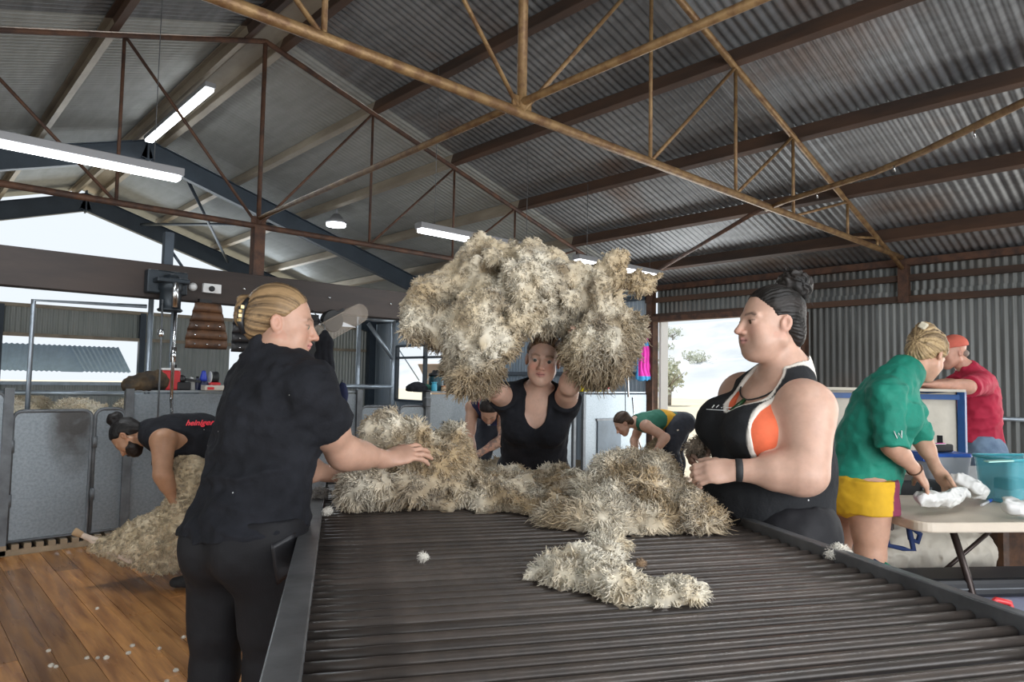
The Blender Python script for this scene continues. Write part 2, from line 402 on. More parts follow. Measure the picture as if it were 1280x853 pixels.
side_sheet(10.95, 13.1, 0, 0.84, M['wall_iron_blue']); side_sheet(10.95, 13.1, 2.04, 2.75, M['wall_iron_blue']); side_sheet(13.1, 14.2, 0, 2.75, M['wall_iron_blue'])
for (y0, y1, z, m_) in ((Y0, 6.29, 2.56, 'purlin_old'), (Y0, 6.29, 2.32, 'purlin_old'), (6.3, 14.2, 2.62, 'blue_steel'), (6.3, 14.2, 1.45, 'blue_steel')):
    if z == 1.45:
        MB().box((EAVE_X - .03, 6.3, z - .03), (EAVE_X + .04, 10.95, z + .03)).build('wall_rail', M[m_], wr)
    else:
        MB().box((EAVE_X - .02, y0, z - .035), (EAVE_X + .05, y1, z + .035)).build('wall_rail', M[m_], wr)
MB().box((EAVE_X - .05, Y0, 2.70), (EAVE_X + .05, 6.3, 2.775)).build('eave_beam', M['rust_steel'], wr)
MB().tube([(EAVE_X - .03, 1.25, 1.02), (EAVE_X - .03, DY0, 1.02)], 0.02, 8).build('wall_rail', M['galv_tube'], wr)
for y in (-1.9, 2.71, DY1 + .05):
    MB().box((EAVE_X - .06, y - .05, 2.28 if y > 0 and y < 5 else 0), (EAVE_X + .05, y + .05, 2.72)).build('wall_post', M['rust_steel'], wr)
d1 = struct(thing('door_1', 'open doorway with dark steel frame looking out to a bright hillside', None))
MB().box((EAVE_X - .08, DY0, DZ - .02), (EAVE_X + .06, DY1, DZ + .06)).build('door_header', M['rust_steel'], d1)
MB().box((EAVE_X - .07, DY1 - .03, 0), (EAVE_X + .07, DY1 + .02, DZ)).build('door_jamb', M['rust_steel'], d1)
MB().box((EAVE_X - .07, DY0 - .02, 0), (EAVE_X + .07, DY0 + .03, DZ)).build('door_jamb', M['rust_steel'], d1)
MB().box((EAVE_X + .10, DY1 - .06, 0), (EAVE_X + .28, DY1 - .02, DZ)).build('open_door_leaf', M['white_paint'], d1)
w2 = struct(thing('window_2', 'side wall window opening with propped shutter and diagonal braces', None))
for y in (10.95, 12.02, 13.1): MB().box((EAVE_X - .03, y - .03, .84), (EAVE_X + .05, y + .03, 2.04)).build('window_post', M['blue_steel'], w2)
for z in (.84, 2.04, 1.78): MB().box((EAVE_X - .03, 10.95, z - .025), (EAVE_X + .05, 13.1, z + .025)).build('window_rail', M['blue_steel'], w2)
M['shutter_tan'] = mat('faded_tan_shutter', (0.62, 0.45, 0.34), 0.7, var=0.1, scale=3)
MB().bar((EAVE_X + .75, 11.0, 1.25), (EAVE_X + .75, 13.0, 1.25), .02, .95, (-.6, 0, 1)).build('propped_shutter', M['shutter_tan'], w2)

for a_, b_ in (((8.62, 13.234, 1.998), (9.1, 13.072, 1.28)), ((8.62, 11.314, 1.724), (9.1, 12.88, 1.228))): MB().tube([a_, b_], .014, 6).build('shutter_stay', M['galv_tube'], w2)

# --- far gable end: low corrugated wall, louvre windows, open above
we = struct(thing('wall_back', 'low pale corrugated end wall below the open gable', None))
def end_sheet(x0, x1, z0, z1):
    V, F = corr(x0, x1, [z0, z1], lambda a, t, o: (a, Y1 + o, t)); return link('wall_sheeting', mesh_np('w', V, F), M['wall_iron_x'], we)
WX0, WX1 = 1.40, 3.56
end_sheet(L_X, WX0, 0, 2.45); end_sheet(WX0, WX1, 0, 1.13); end_sheet(WX0, WX1, 1.93, 2.45)
end_sheet(WX1, 5.2, 0, 2.45); end_sheet(5.2, 5.6, 0, 1.2); end_sheet(5.2, 5.6, 1.86, 2.45); end_sheet(5.6, 6.6, 0, 2.45); end_sheet(6.6, 7.4, 0, 1.1); end_sheet(7.4, EAVE_X, 0, 2.45); end_sheet(6.6, 7.4, 2.1, 2.45)
for z in (2.45, 1.95): MB().box((L_X, Y1 - .08, z - .03), (EAVE_X, Y1 - .01, z + .03)).build('wall_rail', M['purlin_new'], we)
w1 = struct(thing('window_1', 'wide end wall window with blue corrugated awning propped outward', None))
for x in (WX0, WX1): MB().box((x - .05, Y1 - .09, .95), (x + .05, Y1 + .03, 2.45)).build('window_post', M['blue_steel'], w1)
MB().box((WX0, Y1 - .06, 1.10), (WX1, Y1 + .03, 1.16)).build('window_sill', M['galv_tube'], w1)
V, F = corr(WX0 + .03, WX1 - .35, [0, 1], lambda a, t, o: (a + .32 * (1 - t) * (1 if a > 2.4 else 0), Y1 + .10 + .38 * (1 - t), 1.34 + .46 * t + o))
M['awning_blue'] = mat('blue_corrugated_awning', (0.28, 0.40, 0.56), 0.5, 0.2, var=0.1)
o = link('window_awning', mesh_np('w', V, F), M['awning_blue'], w1)
# rear and left walls (outside the picture): frames with open bays that let daylight in
wl = struct(thing('wall_left', 'corrugated left side wall with open bays', None))
V, F = corr(Y0, -.9, [0, 2.8], lambda a, t, o: (L_X - .06 + o, a, t), seg=4); link('wall_sheeting', mesh_np('w', V, F), M['wall_iron'], wl)
V, F = corr(5.0, 14.2, [0, 2.8], lambda a, t, o: (L_X - .06 + o, a, t), seg=4); link('wall_sheeting', mesh_np('w', V, F), M['wall_iron'], wl)
wf = struct(thing('wall_front', 'corrugated wall behind the viewer with a wide open bay', None))
for x0, x1, z0 in ((L_X, -2.2, 0), (4.2, EAVE_X, 0), (-2.2, 4.2, 2.8)):
    V, F = corr(x0, x1, [z0, 3.0], lambda a, t, o: (a, Y0 + o, t if t < 2.99 else roof_z(a) - .02), seg=4); link('wall_sheeting', mesh_np('w', V, F), M['wall_iron_x'], wf)

# --- floor: concrete slab, timber boards on the shearing board
M['concrete'] = mat('worn_grey_concrete', (0.26, 0.26, 0.29), 0.6, col2=(0.18, 0.18, 0.21), scale=3, bump=0.1, rvar=0.15)
fl = MB().box((L_X, Y0, -0.20), (EAVE_X, Y1, -0.03)).build('floor', M['concrete']); struct(fl)
M['board'] = mat('oiled_hardwood_board', (0.46, 0.215, 0.070), 0.30, col2=(0.24, 0.10, 0.034), scale=5, stretch=(4, 0.35, 1), bump=0.03, bscale=14, island=0.35, rvar=0.14)
x = -0.12
while x < 3.3:
    y = 1.0 + (hash(round(x * 100)) % 7) * 0.2 - 0.8
    while y < 6.1:
        L = 1.5 + ((hash(round(x * 100 + y * 37)) % 11) * 0.17); y2 = min(y + L, 6.1)
        if 6.1 - y2 < .3: y2 = 6.1
        MB().box((x + .0012, y + .001, -.03), (x + .1288, y2 - .001, .0 - .0008 * (hash(round(y * 91 + x * 17)) % 3))).build('floor_board', M['board'], fl)
        y = y2
    x += 0.13
M['board_plain'] = mat('dark_floor_timber', (0.20, 0.105, 0.045), 0.5, var=0.3, scale=4, stretch=(6, .5, 1))
MB().box((x, 1.0, -.03), (EAVE_X, 6.1, -.002)).build('floor_board', M['board_plain'], fl)
MB().box((L_X, -3.4, -.03), (-.12, 6.1, -.002)).build('floor_board', M['board_plain'], fl)

# ================================================================== wool table
TZ = 0.88
TYAW = -0.4962          # long axis leans this much from the shed's Y axis
table = thing('wool_table', 'large slatted steel wool classing table in the middle of the shed', 'table', (0, 0, 0), TYAW)
M['rail'] = mat('worn_steel_rail', (0.15, 0.155, 0.16), 0.42, 0.5, var=0.35, scale=7, bump=0.1, rvar=0.12)
M['slat'] = mat('greasy_brown_slat', (0.080, 0.064, 0.054), 0.36, 0.15, col2=(0.060, 0.050, 0.044), scale=16, stretch=(1.0, 1, 1), bump=0.0, island=0.3)
TX0, TX1, TE0, TE1 = -0.098, 1.278, 0.58, 3.03
MB().box((TX0, TE0, TZ - .075), (TX0 + .058, TE1, TZ + .004), bev=.003).build('side_rail', M['rail'], table)
q = MB(); q.box((TX1 - .03, TE0, TZ - .075), (TX1, TE1, TZ + .02), bev=.003); q.build('side_rail', M['rail'], table)
MB().box((TX0 + .058, TE1 - .035, TZ - .06), (TX1 - .03, TE1, TZ + .004), bev=.003).build('end_rail', M['rail'], table)
MB().box((TX0 + .058, TE0, TZ - .06), (TX1 - .03, TE0 + .035, TZ + .004), bev=.003).build('end_rail', M['rail'], table)
sl_me = None
y = TE0 + .07
while y < TE1 - .05:
    if sl_me is None:
        n = 14; st = np.linspace(0, 1, 13); q = MB()
        q.tube([(t, 0, 0) for t in np.linspace(TX0 + .056, TX1 - .028, 8)], .0130, 14)
        o = q.build('slat', M['slat'], table); sl_me = o.data
    else: o = link('slat', sl_me, None, table)
    o.location = (0, y, TZ - .018 + rng.normal() * .0007); o.rotation_euler = (rng.uniform(0, 6.28), 0, rng.normal() * .0006)
    y += .0448
for x in (TX0 + .04, TX1 - .04):
    for yy in (TE0 + .08, (TE0 + TE1) / 2, TE1 - .08):
        MB().box((x - .025, yy - .025, 0), (x + .025, yy + .025, TZ - .07)).build('leg', M['rail'], table)
for yy in (TE0 + .08, TE1 - .08): MB().box((TX0 + .04, yy - .02, .2), (TX1 - .04, yy + .02, .24)).build('brace', M['rail'], table)

# ================================================================== catching pens along the board
PY = 6.15
# old lanolin stains rubbed on some gates
def stained(u, v, r):
    m = M['galv'].copy(); nt = m.node_tree; N = nt.nodes; L = nt.links; b_ = N['Principled BSDF']
    src = b_.inputs['Base Color'].links[0].from_socket
    tc = N.new('ShaderNodeTexCoord'); mp = N.new('ShaderNodeMapping'); mp.inputs['Location'].default_value = (-u / r, 0, -v / r * .8); mp.inputs['Scale'].default_value = (1 / r, 0, .8 / r)
    L.new(tc.outputs['Generated'], mp.inputs[0]); g = N.new('ShaderNodeTexGradient'); g.gradient_type = 'SPHERICAL'; L.new(mp.outputs[0], g.inputs[0])
    nz = N.new('ShaderNodeTexNoise'); nz.inputs['Scale'].default_value = 9; L.new(tc.outputs['Object'], nz.inputs['Vector'])
    mu = N.new('ShaderNodeMath'); mu.operation = 'MULTIPLY'; L.new(g.outputs['Fac'], mu.inputs[0]); L.new(nz.outputs['Fac'], mu.inputs[1])
    mr = N.new('ShaderNodeMapRange'); mr.inputs['From Max'].default_value = .34; mr.inputs['To Max'].default_value = .85; L.new(mu.outputs[0], mr.inputs['Value'])
    mx = N.new('ShaderNodeMix'); mx.data_type = 'RGBA'; L.new(mr.outputs[0], mx.inputs['Factor']); L.new(src, mx.inputs['A']); mx.inputs['B'].default_value = (.05, .042, .036, 1)
    L.new(mx.outputs['Result'], b_.inputs['Base Color']); return m
def galv_panel(name, x0, x1, z0, z1, label, cat='panel', frame=True, smudge=None, group=None):
    P = [MB().box((x0 + .012, PY - .006, z0 + .012), (x1 - .012, PY + .006, z1 - .012)).build('sheet', M['galv'] if smudge is None else stained(*smudge))]
    if frame:
        r = .06
        pts = [(x0, PY, z0)] + [(x0 + r - r * math.cos(t), PY, z1 - r + r * math.sin(t)) for t in np.linspace(0, math.pi / 2, 5)] + \
              [(x1 - r + r * math.sin(t), PY, z1 - r + r * math.cos(t)) for t in np.linspace(0, math.pi / 2, 5)] + [(x1, PY, z0), (x0, PY, z0)]
        P.append(MB().tube(pts, .014, 6).build('frame', M['galv_dark']))
        for z in (z0 + .25, z1 - .3): P.append(MB().tube([(x0, PY - .012, z), (x0, PY - .012, z + .09)], .018, 6).build('hinge', M['galv_dark']))
    return at_base(name, label, cat, ((x0 + x1) / 2, PY, z0), P, group)
def post(x, z1, label, m='galv_dark', r=.03, z0=0, y=PY):
    o = MB().box((x - r, y - r, z0), (x + r, y + r, z1)).build('pen_post', M[m]); return tag(o, label, 'post')
# step and grating under the pens
M['pale_timber'] = mat('pale_worn_timber', (0.30, 0.22, 0.14), 0.7, var=0.3, scale=6, stretch=(1, 6, 1))
pf = thing('pen_floor', 'pale timber grating floor of the catching pens with notched edge', 'floor grating', (0.7, 6.12, 0))
o = MB().box((-.3 - .7, 0, -.03), (8.4 - .7, .03, .035)).build('edge_board', M['pale_timber'], pf)
k = 0; x = -.2; me_s = None
while x < 8.3:
    if me_s is None:
        o = MB().box((-.022, .0, .036), (.022, 2.2, .07)).build('grating_slat', M['pale_timber'], pf); me_s = o.data
    else: o = link('grating_slat', me_s, None, pf)
    o.location = (x - .7, -.004, 0); x += .075
MB().box((-.3 - .7, 2.2, -.03), (8.4 - .7, 2.3, .03)).build('edge_board', M['pale_timber'], pf)

galv_panel('galvanised_hurdle', 0.05, .672, .07, 1.17, 'galvanised pen panel at the far left edge, left of the gate')
post(.690, 1.20, 'dark steel pen post left of the wide galvanised gate')
galv_panel('pen_gate', .722, 1.222, .09, 1.03, 'wide galvanised pen gate with dark smudge near its rounded top', 'gate', smudge=(.78, .95, .42))
galv_panel('pen_gate', 1.245, 1.455, .09, 1.04, 'narrow galvanised pen gate behind the shearer with the bun', 'gate')
post(1.475, 1.20, 'dark steel pen post between the narrow gate and the solid panel')
galv_panel('galvanised_hurdle', 1.50, 2.85, .07, 1.17, 'wide galvanised pen panel behind the shearer in the black singlet', frame=False)
galv_panel('galvanised_hurdle', 2.87, 3.53, .07, 1.17, 'galvanised pen panel behind the hanging black jacket', frame=False)
post(3.55, 1.20, 'dark steel post left of the middle pen gate')
galv_panel('pen_gate', 3.58, 4.02, .09, 1.03, 'middle galvanised pen gate with brown smudge behind the rolled fleece', 'gate', smudge=(.8, .85, .5))
galv_panel('pen_gate', 4.04, 4.36, .09, 1.03, 'narrow galvanised pen gate right of the smudged middle gate', 'gate')
post(4.385, 1.20, 'dark steel post right of the middle pen gates')
galv_panel('galvanised_hurdle', 4.41, 6.72, .07, 1.165, 'long galvanised panel behind the shearer with bowed head', frame=False)
for i, x in enumerate((6.76, 6.95)): post(x, 1.16, ('slim dark steel post beside the long galvanised panel', 'slim dark steel post beside the bright panel')[i], r=.022)
o = MB().box((6.80, PY + .2, .1), (6.92, PY + .21, 1.05)).build('pen_strip', M['galv']); tag(o, 'narrow galvanised strip seen between two slim posts', 'panel')
galv_panel('galvanised_hurdle', 6.98, 8.34, .07, 1.16, 'bright galvanised panel beside the doorway behind the bent shearer', frame=False)
M['chute_dark'] = mat('dark_chute_flap', (0.012, 0.016, 0.02), 0.6)
M['chute_grey'] = mat('blue_grey_chute_flap', (0.06, 0.09, 0.12), 0.5, var=.2)
def chute(x0, x1, z1, mname, label):
    P = [MB().box((x0, PY - .022, .07), (x1, PY - .010, z1)).build('flap', M[mname]),
         MB().box((x0 - .02, PY - .026, z1), (x1 + .02, PY - .008, z1 + .03)).build('lintel', M['galv_dark'])]
    return at_base('chute_door', label, 'chute door', ((x0 + x1) / 2, PY - .02, .07), P)
chute(4.632, 5.044, 0.822, 'chute_dark', 'black chute door flap left of the shearer with bowed head')
chute(7.223, 7.724, 0.791, 'chute_grey', 'blue grey chute door in the bright panel by the doorway')
chute(2.0, 2.5, .86, 'chute_dark', 'black chute door flap behind the kneeling sheep and shearer')
# beam with the overhead gear
beam = MB().box((-1.5, 6.16, 1.95), (7.75, 6.32, 2.24), bev=.004).build('overhead_beam', M['beam_timber']); tag(beam, 'long dark brown overhead beam carrying the shearing gear', 'beam')
for x in (2.36, 2.72, 3.2, 3.9):
    MB().lathe((x, 6.16, 2.10), [(.014, 0), (.014, .008), (.002, .014)], 8, (0, -1, 0)).build('bolt_head', M['chrome'], beam)
o = MB().lathe((1.92, 6.158, 2.07), [(.035, 0), (.035, .02), (.026, .03), (.026, .034), (.002, .035)], 18, (0, -1, 0)).build('junction_cap', M['white_pl']); tag(o, 'round white junction cap on the overhead beam', 'cap')
sw = at_base('switch_box', 'white switch box with black knob on the overhead beam', 'switch', (2.07, 6.16, 2.07), [
    MB().box((2.0, 6.12, 2.03), (2.15, 6.16, 2.11), bev=.004).build('box', M['white_pl']),
    MB().lathe((2.065, 6.12, 2.065), [(.024, 0), (.024, .02), (.018, .03)], 14, (0, -1, 0)).build('knob', M['black'])])
sp = at_base('stub_post', 'blue steel stub post standing on the overhead beam', 'post', (1.74, 6.24, 2.24), [
    MB().box((1.70, 6.20, 2.24), (1.77, 6.28, 2.52)).build('post', M['blue_steel']),
    MB().tube([(1.77, 6.24, 2.36), (1.86, 6.24, 2.24)], .012, 6).build('stay', M['blue_steel'])])

# shearing gear: motor, down tube, pull cord
M['motor'] = mat('dark_motor_casting', (0.02, 0.028, 0.036), 0.45, 0.3, var=.3)
def gear(x, y, label, full=True):
    P = []
    P.append(MB().box((x - .17, y + .03, 1.98), (x + .14, y + .13, 2.17), bev=.01).build('mount', M['motor']))
    P.append(MB().lathe((x, y, 1.83), [(.085, 0), (.095, .01), (.095, .02), (.08, .03), (.08, .17), (.09, .18), (.09, .24), (.05, .30), (.02, .31)], 18).build('motor', M['motor']))
    P.append(MB().box((x - .13, y - .1, 2.06), (x + .12, y + .06, 2.10), bev=.01).build('cover_plate', M['motor']))
    P.append(MB().lathe((x + .01, y - .09, 1.86), [(.026, 0), (.026, .2), (.015, .21)], 10).build('spindle', M['chrome']))
    P.append(MB().tube([(x + .03, y - .05, 1.86), (x + .025, y - .06, 1.5), (x + .02, y - .08, 1.12)], .014, 8).build('down_tube', M['chrome']))
    P.append(MB().lathe((x + .028, y - .055, 1.42), [(.022, 0), (.022, .12)], 10).build('joint', M['chrome']))
    P.append(MB().tube([(x - .075, y - .06, 1.92), (x - .08, y - .1, 1.4), (x - .085, y - .12, .66)], .007, 6).build('pull_cord', M['galv_dark']))
    P.append(MB().lathe((x - .085, y - .12, .60), [(.010, .06), (.03, .04), (.034, .01), (.012, 0)], 10).build('cord_knob', M['black']))
    P.append(MB().lathe((x - .078, y - .07, 1.62), [(.02, 0), (.024, .02), (.024, .05), (.015, .06)], 10).build('cord_stop', M['chrome']))
    return P
P = gear(1.71, 6.02, '')
P.append(MB().tube([(1.73, 5.94, 1.12), (1.70, 5.80, .95), (1.62, 5.62, .72), (1.70, 5.45, .50)], .013, 8).build('lower_tube', M['chrome']))
P.append(MB().lathe((1.615, 5.61, .66), [(.03, 0), (.036, .03), (.03, .08)], 10).build('elbow_joint', M['black']))
at_base('shearing_machine', 'dark shearing motor with chrome down tube on the beam at left', 'shearing machine', (1.71, 6.02, 1.12), P)
P = gear(5.05, 6.02, ''); P.append(MB().tube([(5.07, 5.92, 1.12), (4.85, 5.7, .6), (4.98, 5.4, .35)], .012, 8).build('lower_tube', M['chrome']))
P.append(MB().tube([(5.02, 6.0, 1.86), (5.0, 6.0, 1.6), (4.75, 5.97, .5)], .008, 6).build('stay_rope', M['galv_dark']))
at_base('shearing_machine', 'shearing gear with slanting ropes above the shearer with bowed head', 'shearing machine', (5.05, 6.0, 1.12), P)
P = gear(7.62, 6.02, ''); P.append(MB().tube([(7.64, 5.87, 1.12), (7.62, 5.8, .7), (7.55, 5.65, .45)], .012, 8).build('lower_tube', M['chrome']))
at_base('shearing_machine', 'shearing gear with thin cord and tube beside the doorway', 'shearing machine', (7.62, 5.95, 1.12), P)

# clear guard and pulley at the beam, right of the woman in the black tee
M['clear'] = mat('scratched_clear_plastic', (0.42, 0.36, 0.30), 0.22, 0.0, trans=0.0, alpha=0.30)
def capsule_pts(a, b, r, n=8):
    a = Vector(a); b = Vector(b); d = (b - a).normalized(); s = Vector((0, 1, 0)).cross(d)
    L = []
    for t in np.linspace(-math.pi / 2, math.pi / 2, n): L.append(b + d * math.cos(t) * r + s * math.sin(t) * r)
    for t in np.linspace(math.pi / 2, 3 * math.pi / 2, n): L.append(a + d * math.cos(t) * r + s * math.sin(t) * r)
    return L
gx0, gx1 = (3.02, 5.95, 1.72), (3.42, 5.95, 1.95)
at_base('belt_guard', 'clear oval belt guard with black pulley hanging under the beam', 'guard', (3.2, 5.97, 1.7), [
    MB().poly(capsule_pts(gx0, gx1, .085), (0, .10, 0)).build('guard_shell', M['clear']),
    MB().tube(capsule_pts(gx0, gx1, .088) + [capsule_pts(gx0, gx1, .088)[0]], .007, 6, False).build('guard_rim', M['clear']),
    MB().lathe((3.16, 5.98, 1.86), [(.10, 0), (.11, .02), (.09, .05), (.10, .09)], 18, (0, 1, 0)).build('pulley', M['black']),
    MB().bar((2.8, 6.05, 1.72), (3.3, 6.05, 1.98), .03, .03).build('arm', M['black']),
    MB().box((2.92, 5.98, 1.70), (3.0, 6.06, 1.76)).build('clamp', M['black'])])

# studded leather back covers hung on the beam
def studded(x0, x1, z0, z1, y, m, label, top=0.62, rows=5):
    P = []; n = rows; cx = (x0 + x1) / 2
    for r in range(n):
        t0, t1 = r / n, (r + 1) / n
        def wd(t): return (x1 - x0) / 2 * (1 - (1 - top) * max(0, t - .25) / .75)
        za, zb = z0 + (z1 - z0) * t0, z0 + (z1 - z0) * t1
        G = []
        for s in np.linspace(0, 1, 6):
            z = za + (zb - za) * s; ww = wd(t0 + (t1 - t0) * s); bulge = .022 * math.sin(math.pi * s) ** .6
            G.append([(cx + ww * u, y - .02 - bulge * (1 - .3 * u * u), z) for u in np.linspace(-1, 1, 9)])
        P.append(MB().sheet(G).build('padded_panel', m, solid=.012))
        for u in (-.6, 0, .6):
            if r < 3 and (r + u) != 1: P.append(MB().lathe((cx + u * wd(t0), y - .05, za + .035), [(.009, 0), (.007, .006), (.001, .008)], 8, (0, -1, 0)).build('stud', M['chrome']))
    P.append(MB().box((cx - .05, y + .03, z1 - .02), (cx + .05, y + .09, 1.97)).build('hanger', M['black']))
    return at_base('back_cover', label, 'cover', (cx, y, z0), P)
M['leather'] = mat('worn_brown_leather', (0.13, 0.062, 0.03), 0.5, col2=(0.05, 0.026, 0.016), scale=10, bump=.3)
M['leather_black'] = mat('black_leather', (0.016, 0.016, 0.018), 0.45, var=.3)
studded(1.85, 2.19, 1.545, 1.93, 6.08, M['leather'], 'brown padded leather cover with studs hanging from the beam')
studded(2.23, 2.55, 1.53, 1.85, 6.08, M['leather_black'], 'black padded leather cover with studs beside the brown one', top=.95, rows=4)

# tubes of the pens rising above the panels
def tubes(name, label, segs, m='galv_tube', cat='rail', r=.022):
    P = [MB().tube(s, r, 8).build('tube', M[m]) for s in segs]
    return at_base(name, label, cat, segs[0][0], P)
tubes('pen_rail', 'tall galvanised tube rail rising above the left pen gate', [[(.83, 6.35, .05), (.83, 6.35, 1.87), (1.62, 6.35, 1.89)]], r=.018)
tubes('pen_rail', 'low blue tube rails behind the left pen gates', [[(.6, 7.4, 1.14), (2.2, 7.4, 1.12)], [(1.1, 8.6, .05), (1.1, 8.6, 1.12)], [(1.1, 8.6, 1.1), (2.8, 8.6, 1.1)]])
tubes('pen_column', 'pair of pale blue tube columns behind the shearing motor', [[(1.66, 6.37, .05), (1.66, 6.37, 2.0)], [(1.843, 6.37, .05), (1.843, 6.37, 2.05)]], r=.022)
tubes('tube_stand', 'tall blue steel tube frame with diagonal stays behind the middle gates', [
    [(4.02, 7.0, .05), (4.02, 7.0, 2.25)], [(4.42, 6.9, .05), (4.42, 6.9, 2.25)], [(4.02, 7.0, 2.0), (4.42, 6.9, 2.0)], [(4.42, 6.9, 1.55), (4.12, 6.97, 1.95)], [(3.58, 7.0, 1.22), (4.42, 6.9, 1.22)]], r=.025)
o = MB().box((3.9, 8.0, .07), (4.02, 8.1, 2.1)).build('pen_board', M['black']); tag(o, 'dark upright board behind the blue tube frame', 'board')
o = MB().box((3.55, 8.6, .07), (4.15, 8.62, 1.9)).build('pen_wall', M['galv']); tag(o, 'pale galvanised partition behind the hanging black jacket', 'partition')

# ================================================================== lamps
M['lamp_house'] = mat('grey_lamp_housing', (0.30, 0.31, 0.33), 0.45, 0.2)
def batten(a, b, label, drop=None, E=17, group=None):
    a = Vector(a); b = Vector(b)
    P = [MB().bar(a, b, .11, .055, bev=.006).build('housing', M['lamp_house']),
         MB().bar(a + (b - a) * .012 - Vector((0, 0, .042)), b - (b - a) * .012 - Vector((0, 0, .042)), .095, .034, bev=.012).build('diffuser', M['tube_glow'])]
    if drop:
        for t in (.12, .88):
            p = a.lerp(b, t); P.append(MB().tube([p + Vector((0, 0, .02)), Vector((p.x, p.y, roof_z(p.x) - .12))], .003, 5).build('hanging_wire', M['galv_dark']))
    t = at_base('batten_light', label, 'light', (a + b) / 2, P)
    d = bpy.data.lights.new('batten_lamp', 'AREA'); d.shape = 'RECTANGLE'; d.size = (b - a).length * .95; d.size_y = .09; d.energy = E; d.color = (.93, .97, 1)
    o = bpy.data.objects.new('batten_lamp', d); C.objects.link(o); o.location = (a + b) / 2 - Vector((0, 0, .065))
    dv = (b - a); o.rotation_euler = (0, 0, math.atan2(dv.y, dv.x))
    return t
batten((-.05, 5.05, 2.72), (1.475, 5.05, 2.72), 'long glowing batten light at upper left hanging below the dark truss', True)
batten((3.46, 5.05, 2.69), (4.98, 5.05, 2.69), 'glowing batten light left of centre behind the thrown fleece', True)
batten((5.55, 5.05, 2.69), (7.08, 5.05, 2.69), 'glowing batten light to the right of the thrown fleece', True)
batten((2.40, 7.4, RZ - .28), (2.40, 9.7, RZ - .28), 'bluish batten light fixed along the roof ridge', False, 12)
batten((1.2, .2, 2.75), (2.72, .2, 2.75), 'batten light hanging over the near end of the wool table', True, 13)
batten((4.6, .2, 2.75), (6.1, .2, 2.75), 'unseen batten light added near the viewer over the right side', True, 13)  # unseen batten, added for more light on the near side
hb = at_base('highbay_lamp', 'small round glowing lamp under the pale roof', 'light', (4.90, 9.3, 3.6), [
    MB().lathe((4.90, 9.3, 3.60), [(.15, .02), (.16, .05), (.10, .09), (.05, .16)], 20).build('housing', M['lamp_house']),
    MB().lathe((4.90, 9.3, 3.575), [(.01, 0), (.14, .005), (.145, .035)], 20).build('lens', M['tube_glow']),
    MB().tube([(4.90, 9.3, 3.75), (4.90, 9.3, 3.9)], .02, 6).build('bracket', M['lamp_house'])])

# ================================================================== smooth solid modelling for bodies, clothes and wool
# a figure is a list of rounded solids blended by a smooth union; the surface is then meshed as ONE continuous skin
class Sd:
    __slots__ = ('f', 'k', 'op', 'lo', 'hi')
    def __init__(s, f, lo, hi, k=.02, op='add'): s.f, s.k, s.op, s.lo, s.hi = f, k, op, np.asarray(lo, float), np.asarray(hi, float)
def rc(a, b, ra, rb, k=.02, op='add', flat=None):
    """tapered limb from a to b; flat=(axis, factor) squashes it along an axis"""
    a = V3(a); b = V3(b); ba = b - a; L2 = float(ba @ ba) + 1e-9
    if flat is None:
        def f(P):
            q = P - a; h = np.clip((q @ ba) / L2, 0, 1); return np.linalg.norm(q - h[:, None] * ba, axis=1) - (ra + (rb - ra) * h)
    else:
        ax = nrm(flat[0]); sc = flat[1]
        def f(P):
            q = P - a; h = np.clip((q @ ba) / L2, 0, 1); e = q - h[:, None] * ba; t = e @ ax
            e = e + (t * (1 / sc - 1))[:, None] * ax
            return (np.linalg.norm(e, axis=1) - (ra + (rb - ra) * h)) * (.5 + .5 * sc)
    R = max(ra, rb); return Sd(f, np.minimum(a, b) - R, np.maximum(a, b) + R, k, op)
def el(c, r, ax=None, k=.02, op='add'):
    """ellipsoid, ax = three unit axes as rows"""
    c = V3(c); r = V3(r); A = np.eye(3) if ax is None else np.asarray(ax, float)
    def f(P):
        q = (P - c) @ A.T; k0 = np.linalg.norm(q / r, axis=1); k1 = np.linalg.norm(q / (r * r), axis=1)
        return k0 * (k0 - 1) / np.maximum(k1, 1e-6)
    R = float(max(r)); return Sd(f, c - R, c + R, k, op)
def cyl(a, b, ra, rb, k=.01, op='add', flat=None):
    """tapered limb with flat ends (sleeves, trouser legs)"""
    a = V3(a); b = V3(b); ba = b - a; L = np.linalg.norm(ba); u = ba / L
    ax = None if flat is None else nrm(flat[0])
    def f(P):
        q = P - a; t = q @ u; h = np.clip(t / L, 0, 1); e = q - t[:, None] * u
        if ax is not None: e = e + ((e @ ax) * (1 / flat[1] - 1))[:, None] * ax
        d = np.linalg.norm(e, axis=1) - (ra + (rb - ra) * h)
        return np.maximum(d, np.abs(t - L / 2) - L / 2)
    R = max(ra, rb); return Sd(f, np.minimum(a, b) - R, np.maximum(a, b) + R, k, op)
def half(p, n, k=.004):
    """cuts away everything on the side n points to"""
    p = V3(p); n = nrm(n); return Sd(lambda P: -((P - p) @ n), p, p, k, 'sub')
def box3(c, r, ax=None, k=.01, op='add', rnd=.01):
    c = V3(c); r = V3(r) - rnd; A = np.eye(3) if ax is None else np.asarray(ax, float)
    def f(P):
        q = np.abs((P - c) @ A.T) - r; return np.linalg.norm(np.maximum(q, 0), axis=1) + np.minimum(q.max(1), 0) - rnd
    R = float(np.linalg.norm(r + rnd)); return Sd(f, c - R, c + R, k, op)
def warp(s, fn):
    """the same solid with a displacement field added to its distance"""
    g = s.f; return Sd(lambda P: g(P) + fn(P), s.lo, s.hi, s.k, s.op)
def smin(a, b, k):
    h = np.maximum(k - np.abs(a - b), 0) / k; return np.minimum(a, b) - h * h * k * .25
